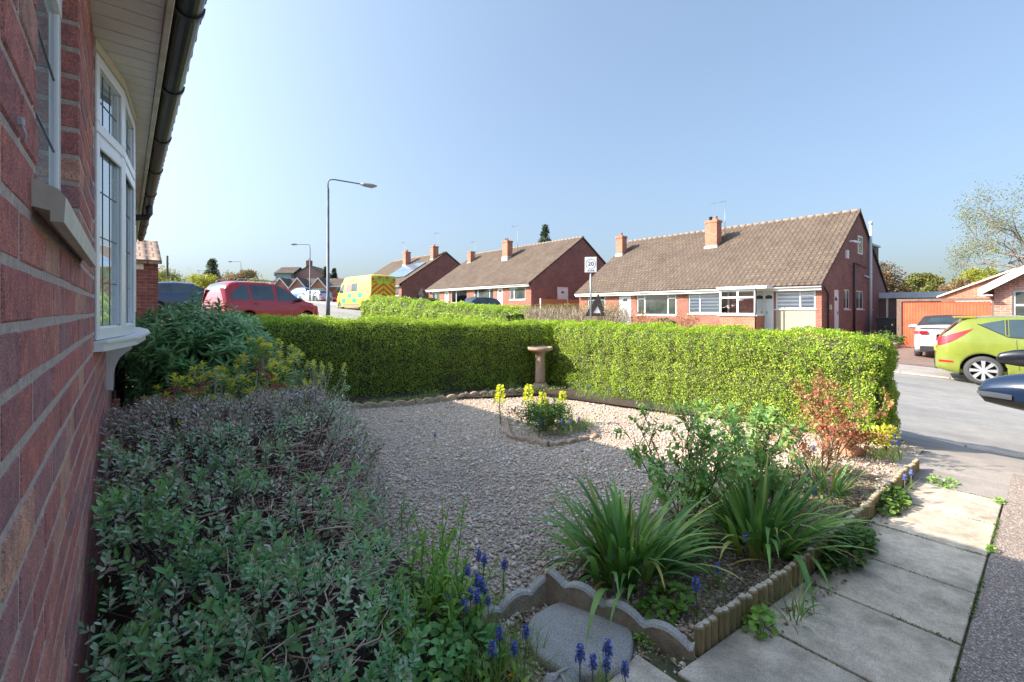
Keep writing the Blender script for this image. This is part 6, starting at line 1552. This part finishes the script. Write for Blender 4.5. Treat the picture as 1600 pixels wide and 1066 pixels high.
rosette_bush('greenish variegated shrub to the right of the yellow one before the shaded hedge', 1.5, 4.9, .36, .80, 80, 5, (PALEG, YEL), L=.045, tipf=.35)
t = thing('stonecrop_plant', 'dry rust red flat flower heads standing above the hebe near the bow window', 'plant', (.5, 4.1, 0)); RSTL = leafmat('rust_flower_head', [(0, (.30, .10, .09)), (.5, (.50, .20, .16)), (1, (.62, .34, .24))], .9, .1)
for (x, y, z, r_) in ((-.22, .15, .60, .055), (-.10, .1, .585, .06), (.38, 0, .66, .045), (.44, -.05, .58, .05), (.4, .12, .53, .05), (-.28, .0, .56, .05), (-.02, .3, .6, .045), (.35, .25, .7, .03)):
    z += .10; b = MB(); b.tube([(x * .6, y * .6, 0), (x * .9, y * .9, z * .6), (x, y, z)], .004, 4); st = b.build('stem', TWIGP, t)
    b = MB(); b = None; kk = 260; aa = RNG.uniform(0, 6.28, kk); qq = r_ * np.sqrt(RNG.random(kk)); Pq = np.stack([x + qq * np.cos(aa) * 1.1, y + qq * np.sin(aa), z + .012 * (1 - (qq / r_) ** 2) + RNG.normal(size=kk) * .005], 1)
    leaves('flower_head', Pq, rdir(kk, .8), rdir(kk), .011, .009, RSTL, st)
# --- blades
def blades(name, B, az, lean, length, width, bend, mat, parent, seg=6, fold=0):
    n = len(B); az = np.asarray(az); D0 = np.stack([np.cos(az), np.sin(az), np.zeros(n)], 1); S = np.stack([-np.sin(az), np.cos(az), np.zeros(n)], 1); S = nrm(S * np.cos(fold) + np.array([0, 0, 1.]) * np.sin(fold) * 0 + D0 * RNG.uniform(-.5, .5, (n, 1)))
    pos = np.array(B, float); V = []; th = np.array(lean, float); sl = np.asarray(length) / seg
    for i in range(seg + 1):
        f = i / seg; wv = width * (1 - f ** 2.2) * (.75 + .5 * f if f < .5 else 1.0) * .5; V.append(pos - S * wv[:, None]); V.append(pos + S * wv[:, None])
        d = D0 * np.sin(th)[:, None] + np.array([0, 0, 1.]) * np.cos(th)[:, None]; pos = pos + d * sl[:, None]; th = th + bend * (.4 + 1.2 * f) / seg
    V = np.stack(V, 1); return rawmesh(name, V, [(2 * i, 2 * i + 1, 2 * i + 3, 2 * i + 2) for i in range(seg)], mat, parent, smooth=True)
IRIS = leafmat('iris_blade', [(0, (.10, .24, .07)), (.35, (.18, .38, .11)), (.7, (.31, .53, .15)), (.88, (.46, .62, .20)), (1, (.66, .58, .15))], .4, .3, patch=6)
DEADB = leafmat('dead_blade', [(0, (.06, .04, .05)), (.5, (.11, .07, .06)), (.8, (.35, .24, .08)), (1, (.5, .33, .05))], .6, .15)
def iris(label, x, y, h, n, rx, seed, cat='plant', name='iris_clump', wid=.022, dead=.12):
    t = thing(name, label, cat, (x, y, .02)); r = np.random.default_rng(seed)
    a = r.uniform(0, 6.28, n); rr = rx * np.sqrt(r.random(n)); B = np.stack([rr * np.cos(a), rr * np.sin(a) * .8, np.zeros(n)], 1); az = a + r.normal(size=n) * .5
    lean = .1 + .85 * (rr / rx) ** 1.2 * r.uniform(.4, 1.1, n); ln = h * r.uniform(.65, 1.15, n); bd = r.uniform(.2, 2.1, n) * (.4 + rr / rx)
    k = r.random(n) > dead; blades('blades', B[k], az[k], lean[k], ln[k], wid * r.uniform(.7, 1.2, k.sum()), bd[k], IRIS, t, 7); k = ~k
    blades('dead_blades', B[k], az[k], lean[k] * 1.2, ln[k] * .85, wid * .6 * np.ones(k.sum()), bd[k] * 1.5, DEADB, t, 7); return t
iris('large strappy iris clump overhanging the scalloped edging by the stepping stone', 1.86, 1.36, .46, 210, .2, 1, wid=.033)
iris('strappy iris clump behind the log edging, beside the paving slabs, with bent brown blades', 2.62, 1.04, .48, 190, .2, 2, wid=.033)
iris('smaller pale iris tuft behind the log edging near the hedge end', 3.72, 1.02, .33, 60, .12, 3, wid=.016)
iris('small clump of arching green blades at the foot of the log edging on the path', 2.12, .70, .16, 36, .05, 4, wid=.006, dead=.05)
# --- rose bushes
def rose(label, x, y, h, rx, ncane, nl, mat, seed, L=.052):
    t = thing('rose_bush', label, 'shrub', (x, y, .02)); rnd_ = random.Random(seed); b = MB(); P, D = [], []
    for i in range(ncane):
        a = rnd_.uniform(0, 6.28); e = rnd_.uniform(.15, .7); p = Vector((.03 * math.cos(a), .03 * math.sin(a), 0)); d = Vector((math.cos(a) * math.sin(e) * rx / h * 1.6, math.sin(a) * math.sin(e) * rx / h * 1.6, math.cos(e))).normalized(); L_ = h * rnd_.uniform(.7, 1.05); pts = [p]
        for s_ in range(6):
            d = (d + Vector((rnd_.gauss(0, .12), rnd_.gauss(0, .12), .05))).normalized(); p = p + d * L_ / 6; pts.append(p)
        b.tube(pts, [.006, .0055, .005, .004, .0035, .003, .002], 5, cap=False)
        for s_ in range(2, 7):
            for q in range(2):
                a2 = rnd_.uniform(0, 6.28); d2 = (d + Vector((math.cos(a2), math.sin(a2), rnd_.uniform(-.1, .6)))).normalized(); l2 = rnd_.uniform(.06, .16); e_ = pts[s_] + d2 * l2; b.tube([pts[s_], (pts[s_] + e_) / 2 + Vector((0, 0, .01)), e_], [.003, .0022, .0015], 4, cap=False)
                for w_ in (.5, .8, 1.0): P.append(pts[s_] + d2 * l2 * w_); D.append(d2)
    P = np.array([tuple(p) for p in P]); D = np.array([tuple(p) for p in D]); k = RNG.integers(0, len(P), nl // 5); sh = shoots(P[k], nrm(D[k] + RNG.normal(size=(len(k), 3)) * .5), 3, np.full(len(k), .045), L, .55, 1.3, .6, seed, 2)
    sh[2] = nrm(sh[2] + np.array([0, 0, 1.2])); leaves('foliage', *sh, mat, t, 'leaf', .1, .2); b.build('cane', simple('rose_cane', (.20, .14, .07), .7, var=.3), t); return t
ROSEG = leafmat('rose_leaf', [(0, (.17, .38, .12)), (.5, (.28, .52, .16)), (.85, (.44, .64, .20)), (1, (.55, .40, .18))], .35, .35, patch=5)
rose('tall green rose bush with thin canes between the two iris clumps', 2.50, 1.42, .66, .42, 15, 1350, ROSEG, 1)
rose('green rose bush mid bed, directly right of the tall thin caned one', 3.35, 1.42, .60, .36, 12, 1100, ROSEG, 2)
rose('small green rose bush low behind the right iris clump', 3.0, 1.18, .42, .26, 8, 520, ROSEG, 7)
rose('red leaved rose bush near the rounded corner of the sunlit hedge', 4.62, 1.24, .62, .22, 12, 1500, REDL, 3, .036)
rose('low red and green rose bush at the far end of the planted bed', 4.0, 1.18, .36, .3, 9, 620, REDL, 4, .034)
bushy('ground_cover_plant', 'reddish ground plant under the rounded hedge corner beside the orange stone', 'plant', 5.05, 1.15, .02, .28, .2, .16, 500, .035, .5, REDL, seed=60)
bushy('shrub', 'bright yellow green sprig at the base of the hedge corner by the pavement', 'plant', 5.35, 1.02, .0, .14, .12, .22, 350, .03, .6, YEL, seed=61)
# --- small round-leaved ground plants
def groundplant(label, x, y, rx, ry, h, n, L, mat, seed, name='ground_cover_plant', kind='round', W=.9, z=.02):
    t = thing(name, label, 'plant', (x, y, z)); r = np.random.default_rng(seed); a = r.uniform(0, 6.28, n); q = np.sqrt(r.random(n)); P = np.stack([rx * q * np.cos(a), ry * q * np.sin(a), h * (1 - q ** 2 * .7) * r.uniform(.45, 1, n)], 1)
    D = nrm(np.stack([np.cos(a), np.sin(a), r.uniform(-.2, .5, n)], 1) + r.normal(size=(n, 3)) * .5); N_ = nrm(r.normal(size=(n, 3)) * .35 + np.array([0, 0, 1.])); leaves('foliage', P, D, N_, L * r.uniform(.6, 1.2, n), L * W, mat, t, kind, .1, .15)
    b = MB()
    for i in range(0, n, 3): p = P[i]; b.tube([(p[0] * .5, p[1] * .5, 0), tuple(p)], .0016, 3, cap=False)
    b.build('stem', MIDG, t); return t
FRESH = leafmat('fresh_green_leaf', [(0, (.20, .44, .08)), (.5, (.32, .58, .12)), (1, (.5, .68, .18))], .4, .4)
groundplant('round leaved columbine between the hebe and the grape hyacinths', .80, 1.42, .17, .14, .15, 210, .034, COLB, 1)
groundplant('round leaved columbine at the gravel edge, left of the scalloped edging', .98, 1.40, .12, .12, .10, 130, .032, COLB, 2)
groundplant('low round green leaves beneath the large iris clump', 1.78, 1.08, .16, .08, .07, 120, .034, FRESH, 3)
groundplant('dark round leaves between the iris clump and the tall rose bush', 2.22, 1.28, .2, .13, .13, 220, .036, COLB, 4)
groundplant('dark green leafy plant spilling over the path below the middle of the log edging', 2.86, .70, .34, .075, .10, 330, .036, MIDG, 5, z=.03)
groundplant('dark green leafy plant spilling onto the path near the far end of the log edging', 3.82, .70, .26, .075, .10, 260, .034, MIDG, 6, z=.03)
groundplant('bright green weed tuft at the near end of the log edging', 1.92, .76, .07, .04, .09, 60, .03, FRESH, 7, z=.03)
groundplant('small weed in the joint between the slabs and the drive', 3.5, .225, .05, .015, .03, 40, .014, FRESH, 8, z=.025)
groundplant('tiny weed at the top corner of the paving slabs', 4.42, .25, .08, .02, .03, 40, .016, FRESH, 9, z=.02)
groundplant('flat green weeds at the end of the path beside the apron', 4.6, .55, .16, .08, .03, 90, .022, FRESH, 10, z=.02)
groundplant('small green sprig against the inner side of the scalloped edging', 1.50, 1.02, .03, .05, .05, 40, .014, FRESH, 11)
# --- leafy weeds at the bottom
def stems(label, x, y, spec, mat, seed, L=.075, name='leafy_plant', W=.38, levels=5, per=2):
    t = thing(name, label, 'plant', (x, y, .02)); r = np.random.default_rng(seed); n = spec[0]; P = np.stack([r.normal(size=n) * spec[1], r.normal(size=n) * spec[1], np.zeros(n) + .02], 1); D = nrm(np.stack([r.normal(size=n) * .28, r.normal(size=n) * .28 - .1, np.ones(n)], 1)); sl = spec[2] * r.uniform(.6, 1.1, n)
    s_ = shoots(P, D, levels, sl, L, W, 1.25, .4, seed, per); leaves('foliage', *s_, mat, t, 'leaf', .15, .3); b = MB()
    for i in range(n): b.tube([tuple(P[i]), tuple(P[i] + D[i] * sl[i])], [.004, .002], 5, cap=False)
    b.build('stem', FRESH, t); return t
stems('fresh green leafy plant with upright stems at the right side of the hebe', 1.02, 1.72, (16, .085, .27), FRESH, 1, .06)
stems('taller fresh green leafy stems reaching over the gravel beside the hebe', 1.16, 1.98, (9, .06, .30), FRESH, 2, .05)
stems('broad pale green leafed weed at the bottom edge in front of the hebe', .60, 1.22, (4, .03, .22), FRESH, 3, .095, W=.45, levels=3)
stems('single broad leaved seedling low against the wall side of the hebe', .20, 1.10, (1, .005, .34), FRESH, 14, .085, W=.5, levels=3)
stems('narrow leaved green shoots at the bottom edge left of the broad weed', .47, 1.12, (5, .03, .2), FRESH, 5, .07, W=.2, levels=4)
stems('leafy green weed at the bottom edge beside the yellow dandelions', .80, 1.10, (7, .06, .14), FRESH, 6, .06, W=.4, levels=3)
stems('bushy fresh green growth filling the gap between the hebe and the columbine', .90, 1.60, (34, .10, .22), FRESH, 21, .05, W=.36)
stems('pale green spreading weed hiding the soil at the right foot of the hebe', 1.10, 2.5, (20, .10, .16), PALEG, 22, .04, W=.4)
stems('low leafy weeds in the bottom foreground between the hebe and the dandelions', .70, 1.05, (22, .10, .10), FRESH, 23, .05, W=.42, levels=3)
BIGL = leafmat('big_ribbed_leaf', [(0, (.05, .16, .07)), (.6, (.09, .24, .10)), (1, (.14, .32, .15))], .35, .2)
stems('large ribbed dark green leaves pushing through the near side of the hebe', .16, 1.62, (3, .04, .42), BIGL, 8, .15, W=.42, levels=2)
# grass tufts
GRS = leafmat('grass_blade', [(0, (.18, .34, .07)), (.6, (.32, .5, .11)), (1, (.52, .58, .18))], .5, .35)
def tuft(label, x, y, rx, n, h, seed, name='grass_tuft', group=None):
    t = thing(name, label, 'grass', (x, y, .015), 0, group); r = np.random.default_rng(seed); a = r.uniform(0, 6.28, n); q = rx * np.sqrt(r.random(n)); blades('blades', np.stack([q * np.cos(a), q * np.sin(a), np.zeros(n)], 1), r.uniform(0, 6.28, n), r.uniform(.05, .8, n), h * r.uniform(.5, 1.2, n), np.full(n, .0035), r.uniform(.2, 1.6, n), GRS, t, 5); return t
tuft('grassy patch of thin leaves around the grape hyacinths left of the stepping stone', 1.02, 1.30, .17, 480, .13, 1)
tuft('grassy tuft at the gravel edge behind the scalloped edging', 1.20, 1.55, .08, 90, .07, 2)
tuft('thin grass between the iris clumps behind the log edging', 1.95, 1.05, .17, 260, .07, 3)
tuft('pale thin grass near the small iris tuft', 3.3, 1.0, .2, 180, .12, 4)
tuft('grassy fringe under the sunlit hedge corner', 5.0, .98, .14, 160, .13, 5)
tuft('low weeds and bluebell leaves along the foot of the sunlit hedge behind the bird bath', 5.25, 4.3, .35, 420, .14, 6)
tuft('bluebell leaves and weeds along the middle of the sunlit hedge foot', 5.3, 3.1, .3, 300, .12, 9)
tuft('sparse weeds along the sunlit hedge foot nearest the red rose', 5.3, 2.0, .3, 240, .11, 10)
tuft('green weeds at the foot of the shaded hedge near its middle', 3.3, 5.75, .12, 90, .2, 7)
tuft('green weeds at the foot of the shaded hedge beside the bird bath', 4.6, 5.5, .2, 160, .2, 8)
for i, (x, y) in enumerate(((2.55, 3.75), (2.2, 3.3), (3.0, 2.6), (4.4, 3.6), (1.9, 4.3), (2.9, 4.7), (4.7, 4.6))):
    tuft(['tiny weed in the gravel left of the small flower bed', 'tiny weed in the open gravel between the hebe and the island bed', 'tiny weed in the gravel in front of the island bed', 'tiny weed in the sunlit gravel right of the island bed', 'tiny weed in the gravel near the hebe', 'tiny weed in the gravel before the shaded hedge', 'tiny weed in the sunlit gravel near the bird bath'][i], x, y, .03, 26, .05, 30 + i, 'weed', 'weeds in the gravel')
# --- island bed plants
bushy('flower_bed_plant', 'low dark green cushion plant filling the small bed in the gravel', 'plant', 3.38, 3.5, .02, .44, .42, .27, 4600, .028, .35, DKG, 'diamond', clumps=50, seed=70)
groundplant('light green leafy plant in the middle of the small gravel bed', 3.5, 3.5, .24, .24, .30, 240, .06, FRESH, 20, W=.5, kind='leaf')
tuft('thin grassy leaves on the right side of the small gravel bed', 3.75, 3.35, .16, 240, .16, 21)
EUP = leafmat('euphorbia_bract', [(0, (.66, .72, .04)), (.5, (.85, .85, .06)), (1, (.92, .86, .12))], .5, .4)
for i, (x, y, h, s_) in enumerate(((3.19, 4.0, .44, 1.05), (3.42, 3.78, .44, 1.25), (3.46, 3.6, .38, .8), (3.72, 3.55, .37, .85))):
    t = thing('euphorbia', ['leftmost tall spike of lime yellow euphorbia flowers above the gravel bed', 'broadest spike of lime yellow euphorbia flowers, second from the left', 'short spike of lime yellow euphorbia flowers, third from the left', 'rightmost short spike of lime yellow euphorbia flowers'][i], 'flower', (x, y, .02), 0, 'euphorbia spikes in the gravel bed')
    n = int(130 * s_); f = RNG.random(n); a = RNG.uniform(0, 6.28, n); rr = .055 * s_ * (1 - .5 * f) * RNG.uniform(.4, 1, n); P = np.stack([rr * np.cos(a), rr * np.sin(a), h - .19 * s_ + .19 * s_ * f], 1)
    leaves('flower_spike', P, nrm(np.stack([np.cos(a), np.sin(a), RNG.uniform(-.2, .6, n)], 1)), rdir(n, 1.), .026, .024, EUP, t, 'round')
    b = MB(); b.tube([(.01, 0, 0), (0, .01, h * .5), (0, 0, h)], .006, 5); b.build('stem', MIDG, t)
    n = 40; f = RNG.random(n); a = RNG.uniform(0, 6.28, n); leaves('stem_leaves', np.stack([.005 * np.cos(a), .005 * np.sin(a), h * .55 * f + .03], 1), nrm(np.stack([np.cos(a), np.sin(a), RNG.uniform(0, .6, n)], 1)), rdir(n, 1), .045, .01, MIDG, t)
# --- grape hyacinths
MUS = leafmat('grape_hyacinth_blue', [(0, (.09, .12, .62)), (.5, (.17, .23, .85)), (1, (.38, .45, .95))], .5, .15)
proto = thing('grape_hyacinth', 'x', 'flower', (0, 0, .02))
n = 110; f = RNG.random(n); a = RNG.uniform(0, 6.28, n); rr = .0088 * np.sqrt(np.clip(1 - f ** 2.2, .05, 1)); P = np.stack([rr * np.cos(a), rr * np.sin(a), .115 + .045 * f], 1)
leaves('flower_spike', P, nrm(np.stack([np.cos(a), np.sin(a), -.3 * np.ones(n)], 1)), rdir(n, .5), .0065, .006, MUS, proto, 'round')
b = MB(); b.tube([(.004, 0, 0), (0, .003, .07), (0, 0, .12)], .0022, 5); b.lathe([(.004, .11), (.008, .125), (.0075, .145), (.002, .158)], (0, 0, 0), 8); b.build('stem', [simple('hyacinth_stem', (.14, .2, .16), .6)], proto)
n = 5; blades('leaves', np.zeros((n, 3)), RNG.uniform(0, 6.28, n), RNG.uniform(.2, .7, n), np.full(n, .13), np.full(n, .005), RNG.uniform(.3, 1.2, n), GRS, proto, 5)
CL = [('blue grape hyacinth in the cluster at the gravel edge left of the scalloped edging', 'grape hyacinths at the gravel edge', [(1.26, 1.74), (1.24, 1.67), (1.12, 1.63), (1.12, 1.56), (1.10, 1.50), (1.14, 1.53), (1.05, 1.46), (1.0, 1.48), (.97, 1.55), (1.11, 1.47), (1.06, 1.52)]),
      ('blue grape hyacinth standing between the round stepping stone and the grassy patch', 'grape hyacinths left of the stepping stone', [(1.09, 1.22), (1.01, 1.27), (1.01, 1.19), (.94, 1.22)]),
      ('blue grape hyacinth at the bottom edge in front of the stepping stone', 'grape hyacinths in front of the stepping stone', [(1.13, 1.0), (1.16, .97), (1.19, .94), (1.215, .955), (1.22, .89)]),
      ('blue grape hyacinth between the iris clump and the log edging', 'grape hyacinths by the log edging', [(1.78, .95), (2.03, .98), (1.71, 1.33), (2.36, 1.0)]),
      ('blue grape hyacinth among the roses at the far end of the bed', 'grape hyacinths among the roses', [(3.62, 1.12), (3.33, 1.0), (4.35, 1.3), (4.12, .68), (4.26, .67)]),
      ('blue grape hyacinth below the rounded end of the sunlit hedge', 'grape hyacinths at the hedge end', [(5.3, 1.0), (5.45, 1.01), (5.35, .95), (5.04, .87), (5.12, .93), (5.2, .9)]),
      ('blue grape hyacinth in the small gravel bed below the euphorbia', 'grape hyacinths in the gravel bed', [(3.16, 3.33), (3.37, 3.22), (3.42, 3.16), (3.6, 3.2)]),
      ('blue flower beside the bird bath at the foot of the sunlit hedge', 'blue flowers by the bird bath', [(5.34, 4.9), (5.32, 4.7), (5.3, 4.5), (5.36, 4.2), (5.33, 3.9)])]
first = True
for lb, gp, pts in CL:
    for (x, y) in pts:
        a = random.uniform(0, 6.28); s_ = random.uniform(.85, 1.25)
        if first: proto.location = (x, y, .02); proto['label'] = lb; proto['group'] = gp; proto.rotation_euler.z = a; first = False
        else: copy_thing(proto, (x, y, .02), a, lb, gp, s_)
copy_thing(proto, (1.30, 1.60, .02), 1, 'lone blue grape hyacinth bent low beside a grey stone in the gravel', 'x', 1); 
o = copy_thing(proto, (2.24, 3.8, .0), 2, 'lone blue flower standing out in the open gravel', 'x', .8)
for o in bpy.data.objects:
    if o.get('group') == 'x': del o['group']
# --- dandelions
DAN = leafmat('dandelion_petal', [(0, (.8, .5, .02)), (1, (.9, .62, .02))], .5, .2)
pd = None
for (x, y, z, lb) in ((.985, 1.175, .07, 'orange yellow daisy like flower at the bottom edge, the left one of two'), (1.015, 1.14, .06, 'orange yellow daisy like flower at the bottom edge, the right one of two'), (2.12, 1.86, .03, 'small yellow flower on the gravel behind the large iris clump'), (2.58, 1.62, .12, 'yellow dandelion beside the canes of the tall rose bush')):
    if pd is None:
        pd = thing('dandelion', lb, 'flower', (x, y, z)); n = 50; a = RNG.uniform(0, 6.28, n); leaves('petals', np.zeros((n, 3)) + np.array([0, 0, .0]), nrm(np.stack([np.cos(a), np.sin(a), RNG.uniform(.1, 1.6, n)], 1)), rdir(n, 1), .013, .005, DAN, pd)
        b = MB(); b.tube([(0, .01, -.06), (0, 0, 0)], .002, 4); b.build('stem', MIDG, pd)
    else: copy_thing(pd, (x, y, z), 1, lb)
# --- low weeds hiding the soil at the hedge feet
n = 5200; f = RNG.random(n); g_ = RNG.random(n) < .62
X_ = np.where(g_, 5.47 - np.abs(RNG.normal(size=n)) * .10 + .05, 2.3 + 3.0 * f); Y_ = np.where(g_, 1.25 + 4.0 * f, 6.1 - .31 * 3.0 * f - np.abs(RNG.normal(size=n)) * .10)
P = np.stack([X_, Y_, .03 + np.abs(RNG.normal(size=n)) * .025], 1); k = lump(P, 5, 3) > -.45; P = P[k]
leaves('ground_weeds', P, rdir(len(P), .7), rdir(len(P), 1.), RNG.uniform(.02, .06, len(P)), .012, leafmat('hedge_foot_weed', [(0, (.16, .30, .07)), (.5, (.30, .46, .12)), (.75, (.46, .52, .2)), (1, (.42, .30, .18))], .6, .3)); tag(bpy.data.objects['ground_weeds'], 'low weeds and fallen leaves along the feet of the garden hedges', 'weeds', kind='stuff')
# --- moss and seedlings in the slab joints
jx = RNG.choice([1.945, 2.43, 2.91, 3.4, 3.93, 4.46], 900); jy = RNG.uniform(.24, .74, 900); kk = RNG.random(900) < .5 + .5 * np.sin(jx * 9 + jy * 14); jx, jy = jx[kk], jy[kk]
ex = RNG.uniform(1.5, 4.4, 700); ex = ex[np.sin(ex * 7) > -.2]
P = np.concatenate([np.stack([jx + RNG.normal(size=len(jx)) * .004, jy, np.full(len(jx), .027)], 1), np.stack([ex, .23 + RNG.normal(size=len(ex)) * .004, np.full(len(ex), .027)], 1)])
leaves('joint_moss', P, rdir(len(P), 1.0), rdir(len(P)), .010, .006, MIDG); tag(bpy.data.objects['joint_moss'], 'tiny moss and seedlings growing in the joints of the paving slabs', 'moss', kind='stuff')
# --- litter: dead leaves by the stepping stone and along the path edge
n = 900; P = np.concatenate([np.stack([RNG.normal(1.60, .09, 170), RNG.normal(.98, .07, 170), np.full(170, .02)], 1), np.stack([RNG.normal(1.24, .1, 170), RNG.normal(1.40, .05, 170), np.full(170, .02)], 1), np.stack([RNG.uniform(1.9, 4.6, 160), RNG.normal(.70, .03, 160), np.full(160, .034)], 1), np.stack([RNG.uniform(2.6, 4.8, 400), RNG.uniform(.82, 1.35, 400), np.full(400, .05)], 1)])
P = np.concatenate([P, np.stack([RNG.uniform(1.2, 5.2, 260), RNG.uniform(1.6, 5.3, 260), np.full(260, .04)], 1)])
leaves('leaf_litter', P, nrm(RNG.normal(size=P.shape) * np.array([1, 1, .25])), nrm(RNG.normal(size=P.shape) * .4 + np.array([0, 0, 1.])), RNG.uniform(.012, .04, len(P)), .012, leafmat('dry_leaf', [(0, (.10, .05, .04)), (.4, (.22, .13, .08)), (.8, (.40, .28, .17)), (1, (.55, .45, .33))], .8, .05))
tag(bpy.data.objects['leaf_litter'], 'brown dead leaves scattered by the stepping stone and log edging', 'leaf litter', kind='stuff')
